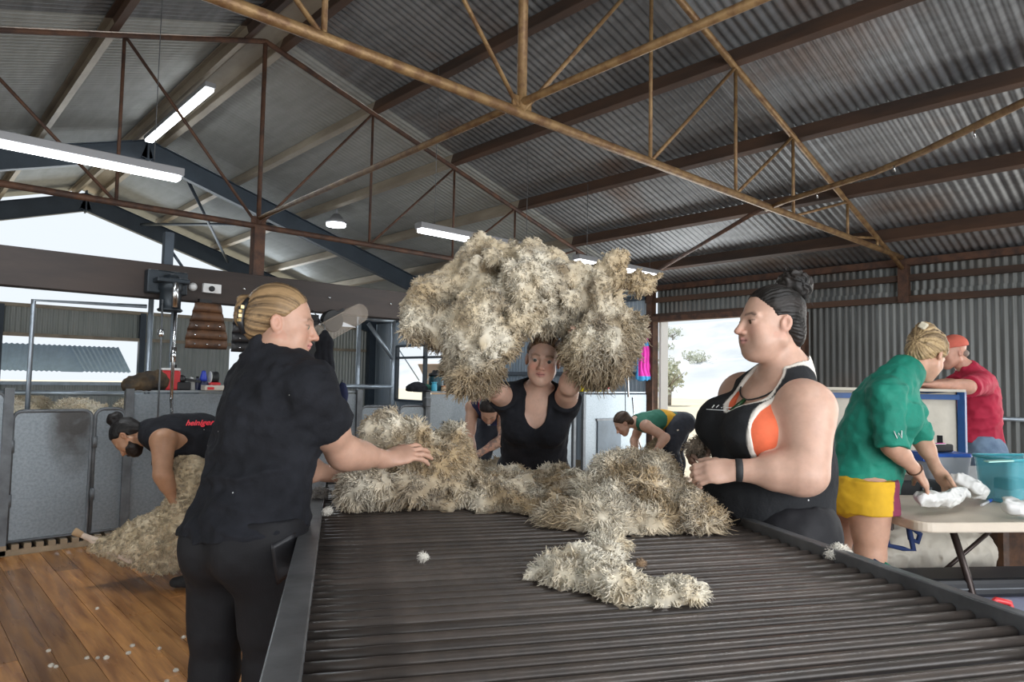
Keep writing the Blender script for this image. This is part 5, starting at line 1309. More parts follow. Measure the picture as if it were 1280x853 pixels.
# ================================================================== wool
M['wool'] = mat('raw_wool', (.6, .55, .45), .95, attr=True, var=.16, scale=40, spec=.1)
M['wool'].node_tree.nodes['Principled BSDF'].inputs['Sheen Weight'].default_value = .25
def tri_sample(V, F, n, rg):
    T = np.concatenate([F[:, [0, 1, 2]], F[:, [0, 2, 3]]]); a, b, c = V[T[:, 0]], V[T[:, 1]], V[T[:, 2]]
    nr = np.cross(b - a, c - a); ar = np.linalg.norm(nr, axis=1); nr = nr / np.maximum(ar, 1e-12)[:, None]
    i = rg.choice(len(T), n, p=ar / ar.sum()); u, v = rg.random(n), rg.random(n); m = u + v > 1; u[m], v[m] = 1 - u[m], 1 - v[m]
    return a[i] + (b - a)[i] * u[:, None] + (c - a)[i] * v[:, None], nr[i]
def locks(R, D, ln, rad, rg, sag=.25, crimp=.12, seg=4, sides=3):
    """tapered crimped wool locks: one small tube each"""
    n = len(R); D = D / np.linalg.norm(D, axis=1)[:, None]
    X = np.cross(D, rg.normal(size=(n, 3))); X /= np.linalg.norm(X, axis=1)[:, None]; Y = np.cross(D, X)
    ph = rg.random(n) * 6.28; w_ = rg.uniform(5, 9, n); bx = rg.normal(size=n) * .3; by = rg.normal(size=n) * .3
    Vs = []; tt = np.linspace(0, 1, seg + 1)
    for t in tt:
        c = R + D * (ln * t)[:, None] + X * (ln * (bx * t * t + crimp * np.sin(ph + w_ * t) * t))[:, None] + Y * (ln * (by * t * t + crimp * np.cos(ph + w_ * t) * t))[:, None]
        c[:, 2] -= ln * sag * t * t
        r = rad * (1.0 if t < .3 else (1.15 - .95 * t))
        for k in range(sides):
            a = 2 * math.pi * k / sides + t * 1.2; Vs.append(c + (X * math.cos(a) + Y * math.sin(a)) * r[:, None])
    V = np.stack(Vs, 1); m = V.shape[1]; base = (np.arange(n) * m)[:, None]
    q = []
    for s in range(seg):
        for k in range(sides): q.append((s * sides + k, s * sides + (k + 1) % sides, (s + 1) * sides + (k + 1) % sides, (s + 1) * sides + k))
    F = (base[:, None, :] + np.array(q)[None]).reshape(-1, 4)
    T = np.repeat(np.repeat(tt, sides)[None], n, 0).reshape(-1)
    return V.reshape(-1, 3), F, T, m
CREAM, WHITE, TAN, BROWN, GREY = (.66, .555, .39), (.80, .735, .60), (.45, .335, .195), (.17, .115, .065), (.36, .31, .25)
def lerp(a, b, t): return np.asarray(a) * (1 - t[:, None]) + np.asarray(b) * t[:, None]
def fleece(name, blobs, h, n, ln, rad, colfn, seed=1, lump=.02, sag=.25, tip=.55, spread=.5, cut=None, mat_='wool', lumpf=14, crimp=.12, clump=0.0, lenfn=None):
    rg = np.random.default_rng(seed)
    if cut is not None: blobs = list(blobs) + [half(cut, (0, 0, -1))]
    V, F = sd_mesh(blobs, h, 0, lambda P: -lump * (fbm(P, lumpf, seed, 3)) - lump * .5 * (1 - 2 * np.abs(vnoise(P, lumpf * .8, seed + 9))), lump * 2)
    R, N = tri_sample(V, F, n, rg)
    fl = np.stack([vnoise(R, 11, seed + k) for k in (1, 2, 3)], 1)
    D = N + fl * spread * 1.2 + rg.normal(size=R.shape) * spread * .25
    L = ln * rg.uniform(.6, 1.25, n) * (1 + .5 * vnoise(R, 9, seed + 5)) * (1 if lenfn is None else lenfn(R)); rr = rad * rg.uniform(.7, 1.3, n)
    if clump:                                                         # staples: neighbouring locks lean to a shared tip
        nc = max(20, n // 9); ci = rg.choice(n, nc, replace=False); cell = np.floor(R / clump).astype(np.int64)
        from mathutils import kdtree
        kd = kdtree.KDTree(nc)
        for j, q_ in enumerate(ci): kd.insert(R[q_], j)
        kd.balance(); near = np.array([ci[kd.find(x)[1]] for x in R])
        tipp = R[near] + D[near] / np.linalg.norm(D[near], axis=1)[:, None] * L[near][:, None]
        own = R + D / np.linalg.norm(D, axis=1)[:, None] * L[:, None]
        D = own * .35 + tipp * .65 - R
    LV, LF, T, m = locks(R - N * rad, D, L, rr, rg, sag, crimp)
    if cut is not None: LV[:, 2] = np.maximum(LV[:, 2], cut[2] + .002)
    c0 = colfn(V); c1 = np.repeat(colfn(R) * rg.uniform(.82, 1.12, n)[:, None], m, 0)
    tipc = lerp(c1, np.repeat(colfn(R + N * .01) * (1 - tip * np.clip(.5 + vnoise(R, 20, seed + 7), 0, 1))[:, None], m, 0), T ** 1.5)
    return mesh_np(name, np.concatenate([V, LV]), np.concatenate([F, LF + len(V)]), True, np.clip(np.concatenate([c0 * .8, tipc]), 0, 1))

# ---- the fleece in the air
k = .00338
def bl(p, rx, ry, rz, kk=.05): return el(p, (rx * k, rz, ry * k), np.array([CR, CF, UP]), kk)
FB = [bl((2.016, 2.208, 1.69), 78, 46, .14), bl((1.795, 2.424, 1.7), 30, 22, .10), rc((1.765, 2.424, 1.676), (1.67, 2.485, 1.63), .07, .03, .04), bl((1.739, 2.367, 1.566), 34, 22, .12), bl((1.813, 2.163, 1.541), 40, 46, .13), bl((1.945, 2.056, 1.665), 30, 42, .12),
      bl((1.951, 2.254, 1.828), 38, 20, .12), bl((2.039, 2.16, 1.857), 24, 16, .10), bl((2.135, 2.072, 1.761), 34, 25, .13), bl((2.247, 1.97, 1.687), 40, 28, .13), bl((2.233, 1.888, 1.482), 35, 43, .14), bl((1.853, 2.276, 1.405), 30, 29, .13),
      bl((2.168, 2.11, 1.594), 36, 13, .11), bl((1.979, 2.215, 1.541), 20, 17, .11), bl((2.347, 1.851, 1.549), 14, 28, .08),
      rc((2.282, 1.91, 1.727), (2.368, 1.805, 1.755), .045, .022, .03), rc((2.368, 1.805, 1.762), (2.438, 1.727, 1.779), .028, .010, .02), rc((2.223, 1.964, 1.747), (2.299, 1.895, 1.832), .036, .015, .03), rc((2.299, 1.895, 1.839), (2.35, 1.848, 1.893), .02, .010, .02),
      rc((1.854, 2.302, 1.821), (1.871, 2.287, 1.934), .04, .014, .03), rc((2.115, 2.063, 1.828), (2.119, 2.059, 1.912), .04, .010, .03), rc((1.814, 2.406, 1.75), (1.883, 2.316, 1.855), .05, .05, .04),
      rc((1.68, 2.42, 1.589), (1.635, 2.435, 1.528), .045, .022, .03), rc((1.74, 2.338, 1.504), (1.745, 2.307, 1.415), .035, .010, .03)]
fz = V3((1.956, 2.141, 1.628))
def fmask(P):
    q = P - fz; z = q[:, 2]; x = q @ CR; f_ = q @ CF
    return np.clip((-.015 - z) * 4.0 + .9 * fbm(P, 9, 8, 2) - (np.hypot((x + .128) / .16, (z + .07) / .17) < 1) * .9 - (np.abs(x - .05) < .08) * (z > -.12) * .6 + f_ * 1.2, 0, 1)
def fcol(P):
    q = P - fz; z = q[:, 2]; x = q @ CR
    c = lerp(CREAM, WHITE, np.clip(.55 + .9 * fbm(P, 9, 3, 3), 0, 1))
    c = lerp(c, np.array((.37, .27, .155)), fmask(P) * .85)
    d = np.clip(-.22 + 1.3 * vnoise(P, 12, 21) + .5 * vnoise(P, 27, 22), 0, 1) * .88; c = lerp(c, np.array((.24, .175, .10)), d)
    left = np.clip((-x - .24) * 8, 0, 1) * np.clip((z + .03) * 12, 0, 1); right = np.clip((x - .33) * 8, 0, 1) * np.clip((z + .03) * 12, 0, 1)
    return lerp(c, np.array((.56, .43, .26)), np.clip(left + right, 0, 1) * .75)
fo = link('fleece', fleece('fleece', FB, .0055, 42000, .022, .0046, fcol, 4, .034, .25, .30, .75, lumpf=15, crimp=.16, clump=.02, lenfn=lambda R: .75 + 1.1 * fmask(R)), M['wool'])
tag(fo, 'big cream and brown fleece thrown in mid air above the table', 'fleece')

# ---- fleece on the table: rolled pile at left, spread middle, pile at right
def tb(p, rx, ry, rz, kk=.06): return el(p, (rx, ry, rz), np.array([CR, CF, UP]), kk)
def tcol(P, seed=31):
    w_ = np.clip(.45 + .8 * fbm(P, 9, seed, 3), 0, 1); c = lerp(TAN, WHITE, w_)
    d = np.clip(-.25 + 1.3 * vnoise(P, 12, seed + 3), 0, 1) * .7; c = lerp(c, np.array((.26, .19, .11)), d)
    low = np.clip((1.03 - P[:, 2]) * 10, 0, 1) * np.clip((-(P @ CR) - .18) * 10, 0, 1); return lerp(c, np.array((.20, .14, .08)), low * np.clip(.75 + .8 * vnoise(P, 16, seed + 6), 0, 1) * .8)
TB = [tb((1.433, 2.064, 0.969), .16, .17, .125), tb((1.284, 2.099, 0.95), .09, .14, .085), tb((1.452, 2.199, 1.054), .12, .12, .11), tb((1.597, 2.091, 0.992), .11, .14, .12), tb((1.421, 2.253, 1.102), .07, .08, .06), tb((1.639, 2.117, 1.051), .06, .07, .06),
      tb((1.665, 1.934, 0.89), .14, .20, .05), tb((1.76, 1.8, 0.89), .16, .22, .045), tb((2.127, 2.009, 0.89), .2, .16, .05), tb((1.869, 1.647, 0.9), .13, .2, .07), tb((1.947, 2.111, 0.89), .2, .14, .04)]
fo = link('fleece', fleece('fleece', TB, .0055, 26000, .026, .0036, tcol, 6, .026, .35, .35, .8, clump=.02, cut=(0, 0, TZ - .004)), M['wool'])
tag(fo, 'rolled tan and cream fleece on the table under the woman in the tee, trailing across', 'fleece')
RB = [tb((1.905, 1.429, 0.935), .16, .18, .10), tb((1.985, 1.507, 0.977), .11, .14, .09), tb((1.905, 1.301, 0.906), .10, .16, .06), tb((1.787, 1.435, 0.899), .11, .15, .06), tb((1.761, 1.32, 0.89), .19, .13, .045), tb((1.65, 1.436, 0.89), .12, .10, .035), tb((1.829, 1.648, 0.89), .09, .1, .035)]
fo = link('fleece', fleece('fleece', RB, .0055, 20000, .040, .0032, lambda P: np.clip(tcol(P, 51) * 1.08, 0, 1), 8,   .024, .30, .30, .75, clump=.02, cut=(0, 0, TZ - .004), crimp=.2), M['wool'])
tag(fo, 'loose tan fleece with stringy locks piled beside the woman in the singlet', 'fleece')
SB = [tb((1.154, 1.086, 0.89), .05, .06, .03, .03), tb((1.219, 1.06, 0.89), .07, .07, .04, .03), tb((1.383, 1.136, 0.89), .04, .08, .03, .03), tb((1.17, 0.994, 0.89), .08, .06, .035, .03), tb((1.171, 0.897, 0.89), .07, .05, .03, .03), tb((1.203, 0.83, 0.89), .06, .035, .025, .03), tb((1.237, 0.796, 0.89), .025, .03, .02, .03), tb((1.48, 1.216, 0.89), .03, .05, .025, .03)]
fo = link('wool_skirting', fleece('wool_skirting', SB, .004, 7000, .020, .0032, lambda P: np.clip(lerp(lerp(CREAM, WHITE, np.clip(.75 + fbm(P, 14, 61, 3), 0, 1)), np.array((.42, .30, .16)), np.clip(-.55 + 1.2 * vnoise(P, 26, 64), 0, 1)), 0, 1), 10, .016, .3, .12, .75, clump=.02, cut=(0, 0, TZ - .004), lumpf=24), M['wool'])
tag(fo, 'white scrap of wool lying alone on the slats in front of the fleeces', 'wool')
def tuft(label, p, r, n=260, c=None, ln=.016, rad=.0018, seed=1, name='wool_tuft'):
    p = V3(p); cf = (lambda P: np.tile(c if c is not None else (.74, .70, .62), (len(P), 1)) * (1 + .3 * vnoise(P, 60, seed))[:, None])
    o = link(name, fleece(name, [el(p, (r, r * .8, r * .55)), el(p + V3((r * .6, r * .3, 0)), (r * .6, r * .6, r * .4))], .0025, n, ln, rad, cf, seed, r * .25, .2, .2, .7, lumpf=60), M['wool']); return tag(o, label, 'wool')
tuft('white wool tuft sitting on the right rail of the wool table', (1.85, 0.755, 0.884), .026, 420, seed=3)
tuft('grey brown wool tuft caught on the left rail of the wool table', (1.18, 2.317, 0.898), .030, 420, (.22, .20, .18), seed=4)
tuft('tiny white wool tuft alone on the slats left of centre', (0.985, 1.382, 0.892), .008, 90, seed=5, ln=.008)
tuft('small white wool tuft by the left rail near the grey tuft', (1.077, 2.046, 0.888), .012, 120, seed=6, ln=.009)
tuft('second small white wool tuft between rail and rolled fleece', (1.191, 2.196, 0.888), .010, 110, seed=7, ln=.008)
tuft('handful of grey wool held by the woman in the singlet', V3((2.157, 1.36, 1.093)), .040, 700, (.34, .27, .20), .026, .0026, 8, 'wool_handful')
tuft('small wool scrap on the slats right of the white wool scrap', (1.36, 1.018, 0.888), .008, 60, (.3, .2, .12), .008, .0014, 9)
FL = [(0.924, 3.65, 0.004), (0.804, 3.678, 0.004), (0.648, 3.918, 0.004), (0.626, 3.711, 0.004), (0.643, 3.685, 0.004), (1.184, 3.697, 0.004), (1.031, 3.305, 0.004), (1.052, 3.62, 0.004), (0.766, 3.71, 0.004), (0.832, 3.654, 0.004), (0.97, 3.218, 0.004), (0.956, 4.446, 0.004), (0.961, 3.734, 0.004)]
for i, p in enumerate(FL):
    o = tuft('small pale wool fleck on the timber floor boards', p, .005 if i % 3 else .008, 30, (.66, .60, .5), .004, .0012, 20 + i, 'wool_fleck'); o['group'] = 'wool flecks on the timber floor'

# ---- sheep being shorn
M['sheep_skin'] = mat('sheep_face', (.62, .50, .40), .8, var=.15, scale=20)
M['hoof'] = mat('hoof', (.40, .27, .15), .6, var=.2)
def shcol(seed, base=(.50, .40, .25), light=(.66, .55, .37)):
    return lambda P: lerp(lerp(base, light, np.clip(.5 + fbm(P, 12, seed, 3), 0, 1)), np.array((.34, .26, .16)), np.clip(-.6 + 1.1 * vnoise(P, 17, seed + 2), 0, 1) * .6)
def sheep_head(t, c, fwd, up, s=1.0, h=.006):
    A = frame(fwd, up); H = lambda x, y, z: V3(c) + (A[0] * x + A[1] * y + A[2] * z) * s
    ps = [el(H(0, 0, 0), (.062 * s, .085 * s, .075 * s), A, .03), rc(H(0, .05, -.01), H(0, .17, -.055), .052 * s, .034 * s, .03), rc(H(0, .0, -.05), H(0, .14, -.075), .035 * s, .024 * s, .03)]
    for e in (-1, 1): ps += [rc(H(.055 * e, -.03, .03), H(.14 * e, -.05, .02), .022 * s, .012 * s, .01, flat=(A[2], .5)), el(H(.045 * e, .07, .02), (.012, .014, .010), A, .006, 'sub'), el(H(.016 * e, .19, -.045), (.006, .008, .005), A, .004, 'sub')]
    V, F = sd_mesh(ps, h); link('head', mesh_np('head', V, F), M['sheep_skin'], t)
    q = MB()
    for e in (-1, 1): q.lathe(H(.046 * e, .07, .02), [(.001, -.011), (.010, -.006), (.0125, 0), (.010, .006), (.001, .011)], 10)
    q.build('eyes', M['black'], t)
def sheep_leg(t, a, b, c, r=.05, seed=1, col=None):
    V, F = sd_mesh([rc(a, b, r, r * .45, .03), rc(b, c, r * .42, r * .36, .02)], .005); link('leg', mesh_np('leg', V, F), M['sheep_skin'], t)
    d = nrm(V3(c) - V3(b)); V, F = sd_mesh([rc(c, V3(c) + d * .03, .020, .024, .01), half(V3(c) + d * .042, d)], .004); link('hoof', mesh_np('hoof', V, F), M['hoof'], t)
t = thing('sheep', 'cream sheep sprawled on its side with hind leg stretched out below the shearer', 'sheep', (1.416, 5.019, 0))
SHB = [tb((1.367, 4.741, 0.267), .23, .18, .175, .08), tb((1.472, 4.645, 0.375), .16, .16, .17, .1), tb((1.492, 4.681, 0.62), .12, .13, .19, .08), tb((1.231, 4.838, 0.249), .14, .12, .09, .08), rc((1.196, 4.843, 0.243), (1.043, 4.915, 0.252), .075, .035, .05), tb((1.528, 4.702, 0.717), .09, .11, .10, .06)]
link('wool_coat', fleece('wool_coat', SHB, .007, 15000, .020, .0052, shcol(71, (.60, .48, .31), (.74, .61, .42)), 12, .016, .3, .40, .45, lumpf=22, clump=.02, crimp=.25), M['wool'], t)
sheep_leg(t, V3((1.117, 4.888, 0.247)), V3((1.025, 4.918, 0.284)), V3((0.949, 4.934, 0.331)), .045)
sheep_leg(t, V3((1.195, 4.736, 0.196)), V3((1.103, 4.82, 0.223)), V3((1.027, 4.916, 0.225)), .045)
sheep_leg(t, V3((1.511, 4.582, 0.455)), V3((1.559, 4.47, 0.393)), V3((1.584, 4.421, 0.314)), .04)
sheep_head(t, (1.591, 4.672, 0.783), dv(.7, -.3, .35), dv(-.3, 0, .9)); settle(t)
t = thing('sheep', 'sheep sitting half hidden below the shearer with bowed head', 'sheep', (4.096, 4.921, 0))
link('wool_coat', fleece('wool_coat', [tb((3.83, 4.493, 0.392), .26, .22, .22, .08), tb((3.692, 4.552, 0.477), .15, .16, .14, .08), tb((3.942, 4.458, 0.481), .14, .16, .16, .08)], .011, 4000, .036, .007, shcol(81, (.36, .29, .19), (.52, .44, .31)), 13, .016, .35, .35, .5), M['wool'], t)
sheep_head(t, (3.586, 4.58, 0.47), dv(-.6, -.6, .3), dv(.2, -.2, .9), 1, .008); settle(t)
t = thing('sheep', 'sheep held between the legs of the shearer by the doorway', 'sheep', (7.216, 5.106, 0))
link('wool_coat', fleece('wool_coat', [tb((6.312, 4.458, 0.425), .20, .20, .26, .08), tb((6.392, 4.452, 0.612), .13, .14, .20, .08)], .013, 3000, .04, .009, shcol(91, (.40, .30, .18), (.58, .46, .30)), 14, .018, .35, .35, .5), M['wool'], t)
sheep_head(t, (6.375, 4.4, 0.739), dv(.2, -.6, .6), dv(0, -.3, .9), 1, .009); settle(t)

# ---- unshorn sheep waiting in the pen behind the gates
def pen_sheep(x, y, rz, label, seed):
    t = thing('sheep', label, 'sheep', (x, y, .07), rz, 'unshorn sheep in the catching pen')
    bz = .77
    V = [el((0, 0, bz), (.24, .42, .24), None, .08), el((0, .34, bz + .06), (.16, .18, .18), None, .08), el((0, -.3, bz - .02), (.22, .2, .24), None, .08)]
    link('wool_coat', fleece('wool_coat', V, .014, 2600, .036, .009, shcol(seed, (.70, .58, .40), (.84, .76, .60)), seed, .02, .3, .3, .5), M['wool'], t)
    sheep_head(t, (0, .58, bz + .02), (0, .9, -.3), (0, .3, .95), 1, .010)
    for e in (-1, 1):
        for yy in (-.28, .28): sheep_leg(t, V3((.12 * e, yy, .5)), V3((.12 * e, yy + .01, .26)), V3((.12 * e, yy, .06)), .045)
    return t
p0 = pen_sheep(.80, 7.05, 0, 'unshorn sheep behind the wide gate, farthest left of the pen', 101)
for i, (x, y, rz, lab) in enumerate(((1.30, 7.0, .05, 'unshorn sheep second from the left behind the wide gate'), (1.80, 7.1, -.04, 'unshorn sheep behind the narrow gate next to the dark post'), (1.12, 8.7, 3.1, 'unshorn sheep in the second row of the pen behind the wide gate'))):
    dup(p0, (x, y, .07 + .01 * i), rz, lab)

# ================================================================== right side: folding table and what lies on and under it
TYW = -0.60     # turn of the folding table
ft = thing('folding_table', 'beige plastic folding table with dark curved steel legs at right', 'table', (3.329, 1.008, 0.74)[:2] + (0,), YAW * -1 + .11)
M['beige_pl'] = mat('beige_table_plastic', (.58, .50, .40), .45, var=.06, scale=6, bump=.05, bscale=120)
M['dark_leg'] = mat('dark_brown_steel', (.045, .032, .028), .4, .5)
def rrect(w_, d, r, z, n=6):
    P = []
    for cx, cy, a0 in ((w_ - r, r, -90), (w_ - r, d - r, 0), (r, d - r, 90), (r, r, 180)):
        for k in range(n + 1): a = math.radians(a0 + 90 * k / n); P.append((cx + r * math.cos(a), cy + r * math.sin(a), z))
    return P
FW, FD, FZ = 1.75, .72, .74
q = MB(); q.poly(rrect(FW, FD, .07, FZ - .045), (0, 0, .045)); top = q.build('tabletop', M['beige_pl'], ft)
bv = top.modifiers.new('bevel', 'BEVEL'); bv.width = .008; bv.segments = 2; bv.limit_method = 'ANGLE'
for x in (.26, 1.45):
    for y0 in (.10, FD - .10):
        s_ = .05 if y0 < .3 else -.05
        pts = [(x, y0 + .05 * (1 if y0 < .3 else -1), FZ - .05), (x + .03, y0, FZ - .25), (x + .055, y0 - s_ * .3, FZ - .38), (x + .05, y0 - s_ * .8, .25), (x + .04, y0 - s_, .0)]
        MB().tube(pts, .0155, 8).build('leg', M['dark_leg'], ft)
    MB().tube([(x + .05, .1, FZ - .36), (x + .05, FD - .1, FZ - .36)], .010, 6).build('cross_tube', M['dark_leg'], ft)
    MB().tube([(x + .05, FD / 2, FZ - .36), (x + (.45 if x < 1 else -.45), FD / 2, FZ - .06)], .010, 6).build('stay', M['dark_leg'], ft)
for y in (.16, FD - .16): MB().box((.2, y - .012, FZ - .07), (FW - .2, y + .012, FZ - .045)).build('apron_rail', M['dark_leg'], ft)

# plastic bags: crumpled soft shapes
M['bag'] = mat('white_plastic_bag', (.66, .66, .64), .35, var=.05, alpha=.95)
def bag(name, label, ps, cut, seed, m='bag', cat='bag', h=.006):
    V, F = sd_mesh(ps + [half((0, 0, cut), (0, 0, -1))], h, 0, lambda P: -.012 * (1 - 2.6 * np.abs(vnoise(P, 17, seed))) - .006 * (1 - 2 * np.abs(vnoise(P, 34, seed + 1))), .03)
    return tag(link(name, mesh_np(name, V, F), M[m]), label, cat)
bag('plastic_bag', 'white plastic bag under the hand of the woman in the green shirt', [rc((3.499, 1.054, 0.818), (3.701, 1.005, 0.805), .030, .036, .03, flat=(UP, .8)), rc((3.699, 1.007, 0.816), (3.832, 0.966, 0.827), .028, .014, .03)], FZ + .003, 5)
bag('plastic_bag', 'white plastic bag lying behind the nearer bag beside the teal tub', [rc((3.989, 1.067, 0.886), (4.036, 0.983, 0.821), .018, .034, .03), rc((4.059, 1.03, 0.837), (4.094, 0.97, 0.809), .03, .03, .03)], FZ + .003, 6)
bag('paper_roll', 'rolled white paper at the right end of the folding table', [rc((3.741, 0.778, 0.796), (3.816, 0.683, 0.774), .024, .026, .02), rc((3.814, 0.793, 0.808), (3.891, 0.696, 0.792), .02, .022, .02)], FZ + .003, 8, cat='paper')
pn = at_base('marker_pen', 'dark blue marker pen lying on the folding table', 'pen', (3.665, 0.848, 0.812), [
    MB().tube([(4.023, 0.951, 0.748), (4.197, 0.961, 0.748)], .006, 8).build('barrel', M['white_pl']), MB().tube([(4.189, 0.961, 0.748), (4.271, 0.964, 0.748)], .0075, 8).build('cap', M['blue_pl'])])

def tub(name, label, cat, c, w_, d, h, rz, m, taper=.88, t=.006, lid=None, lidm=None, rim=True, z0=None):
    """open storage tub: tapered walls with real thickness and a rim"""
    th = thing(name, label, cat, c, rz)
    b = MB(); n = 6
    def ring(s, z, ins): return [(p[0] * 1.0, p[1], z) for p in [((x - w_ / 2) * s * (w_ - ins) / w_, (y - d / 2) * s * (d - ins) / d) for x, y, _ in rrect(w_, d, .04, 0)]]
    rows = [ring(taper, 0, 0), ring(1, h, 0)] + ([ring(1.04, h, 0), ring(1.04, h - .018, 0)] if False else []) + [ring(1, h, 2 * t), ring(taper, t, 2 * t)]
    rows = [r + [r[0]] for r in rows]; b.sheet(rows, False)
    vb = [b.bm.verts.new(Vector(p)) for p in ring(taper, 0, 0)]; b.bm.faces.new(vb[::-1]); vi = [b.bm.verts.new(Vector(p)) for p in ring(taper, t, 2 * t)]; b.bm.faces.new(vi)
    bmesh.ops.remove_doubles(b.bm, verts=b.bm.verts, dist=1e-5)
    b.build('body', m, th)
    if rim: q = MB(); P = ring(1.015, h, 0); q.tube(P + [P[0]], .009, 6, False); q.build('rim', lidm or m, th)
    if lid:
        q = MB(); q.poly(ring(1.03, h + .002, 0), (0, 0, lid)); q.build('lid', lidm, th)
        for e in (-1, 1): MB().box((e * w_ * .5 - .012, -.05, h - .03), (e * w_ * .5 + .012, .05, h + .01), None, .004).build('clip', lidm, th)
    return th
M['teal_clear'] = mat('teal_clear_plastic', (.12, .46, .54), .2, alpha=.48, spec=.6)
M['clear_pl'] = mat('frosty_clear_plastic', (.60, .64, .70), .25, alpha=.55, spec=.6)
M['lilac_clear'] = mat('cloudy_clear_plastic', (.60, .64, .86), .22, alpha=.85, spec=.6, var=.1)
teal_t = tub('teal_tub', 'teal see-through tub with label tag on the folding table', 'tub', (4.377, 0.862, 0.743), .34, .26, .225, -.62, M['teal_clear'], lidm=mat('teal_plastic', (.05, .33, .40), .3))
M['mint'] = mat('mint_plastic', (.36, .68, .60), .4)
MB().bar((-.17, -.13, .225), (-.28, -.10, .215), .05, .006).build('handle_strap', M['mint'], teal_t)
M['tag_green'] = mat('green_label', (.25, .6, .25), .6); M['tag_red'] = mat('orange_label', (.75, .25, .15), .6); M['tag_white'] = mat('white_label', (.8, .78, .72), .6)
for i, (x, z, mm) in enumerate(((-.01, .20, 'tag_white'), (.02, .195, 'tag_green'), (.05, .20, 'tag_red'), (.08, .195, 'tag_white'), (.02, .17, 'tag_red'), (.05, .17, 'tag_green'), (.08, .17, 'tag_red'), (.11, .185, 'tag_green'))):
    MB().box((x - .014, -.136, z - .012), (x + .014, -.131, z + .012)).build('label_patch', M[mm], teal_t)
for nm, lab, p, sz, m_ in (('folded_cloth', 'pale folded cloth inside the teal tub', (0, 0, .04), (.10, .07, .03), 'white_pl'), ('black_case', 'dark case inside the teal tub', (-.04, .03, .09), (.07, .05, .03), 'black')):
    o = MB().box((-sz[0], -sz[1], -sz[2]), sz, None, .01).build(nm, M[m_]); o.location = V3(teal_t.location) + V3((p[0] * .7, p[1], p[2])); o.rotation_euler = (0, 0, -.4); tag(o, lab, nm.split('_')[1])
# bench behind with black case, clear box with blue lid, grey board
M['bench'] = mat('grey_bench_board', (.30, .31, .31), .6, var=.15, scale=5)
bn = at_base('bench', 'grey bench board behind the folding table', 'bench', (4.543, 1.196, 0.746), [
    MB().bar((4.347, 1.511, 0.669), (5.453, 0.974, 0.61), .38, .03).build('bench_top', M['bench']),
    MB().bar((4.882, 1.306, 0.759), (5.53, 0.985, 0.743), .03, .17).build('back_board', M['bench']),
    MB().box(V3((4.466, 1.444, 0.592)) * (1, 1, 0) - (.03, .03, 0), V3((4.466, 1.444, 0.592)) * (1, 1, 0) + (.03, .03, .62)).build('leg', M['galv_dark']),
    MB().box(V3((5.365, 1, 0.556)) * (1, 1, 0) - (.03, .03, 0), V3((5.365, 1, 0.556)) * (1, 1, 0) + (.03, .03, .62)).build('leg', M['galv_dark'])])
c0 = V3((4.436, 1.39, 0.745))
kz = c0[2]
kc = at_base('tool_case', 'black tool case under the box with the blue lid', 'case', c0, [
    MB().box(c0 - (.22, .13, .065), c0 + (.22, .13, .055), Matrix.Rotation(-.62, 3, 'Z'), .015).build('shell', M['black']),
    MB().box(c0 + V3(dv(0, -1)) * .135 - (.03, .012, .02), c0 + V3(dv(0, -1)) * .135 + (.03, .012, .02), Matrix.Rotation(-.62, 3, 'Z'), .004).build('latch', M['galv_dark'])])
bx = tub('storage_box', 'clear storage box with bright blue lid behind the hand', 'box', tuple(V3((4.582, 1.283, 0.787))), .27, .20, .14, -.62, M['clear_pl'], lid=.018, lidm=M['blue_pl'], rim=False)
o = MB().lathe((0, 0, .01), [(.04, 0), (.045, .03), (.04, .07)], 12).build('jar', mat('violet_jar', (.22, .2, .5), .4)); o.location = V3(bx.location) + V3((.04, .0, .0)); tag(o, 'violet jar inside the clear box with the blue lid', 'jar')
p0 = V3(bx.location) + V3((0, 0, .162))
o = MB().box((-.09, -.04, 0), (.09, .04, .045), Matrix.Rotation(-.4, 3, 'Z'), .01).build('radio', M['black']); o.location = p0 + V3(dv(-1, 0)) * .02; tag(o, 'black gadget lying on the blue lid', 'radio')
MB().bar((.06, 0, .04), (.13, .02, .075), .03, .03).build('handle', M['black'], o)
MB().box((-.08, -.03, .046), (.02, .02, .05), Matrix.Rotation(-.4, 3, 'Z')).build('sticker', M['tag_white'], o); MB().box((-.07, -.035, .051), (.0, -.015, .054), Matrix.Rotation(-.4, 3, 'Z')).build('sticker', mat('magenta_sticker', (.6, .05, .3), .5), o)
# wool pack in a blue frame
M['canvas'] = mat('white_wool_pack_cloth', (.56, .52, .44), .85, var=.10, scale=7, bump=.2, bscale=30)
M['blue_frame'] = mat('blue_painted_frame', (.015, .07, .22), .45, var=.15)
wc = V3((5.301, 1.994, 0.07)); Rz = Matrix.Rotation(-YAW + .05, 3, 'Z'); WW, WD, WH = .95, .70, 1.29
G = []
for z in np.linspace(.06, WH, 14):
    row = []
    for k in range(41):
        s_ = k / 40 * 4; sd = int(min(s_, 3.999)); f_ = s_ - sd
        c4 = [(-1, -1), (1, -1), (1, 1), (-1, 1), (-1, -1)]; x = c4[sd][0] * (1 - f_) + c4[sd + 1][0] * f_; y = c4[sd][1] * (1 - f_) + c4[sd + 1][1] * f_
        bul = 1 + .03 * math.sin(math.pi * f_) * math.sin(math.pi * z / WH) + .008 * math.sin(9 * f_ + 7 * z + sd)
        v = Rz @ Vector((x * WW / 2 * bul, y * WD / 2 * bul, 0)); row.append((wc[0] + v.x, wc[1] + v.y, z + .012 * math.sin(7 * f_ + sd * 2) * (z > WH * .98)))
    G.append(row)
pk_ = MB().sheet(G).build('pack_cloth', M['canvas'], solid=.006)
def wpt(x, y, z): v = Rz @ Vector((x, y, 0)); return (wc[0] + v.x, wc[1] + v.y, z)
fr = []
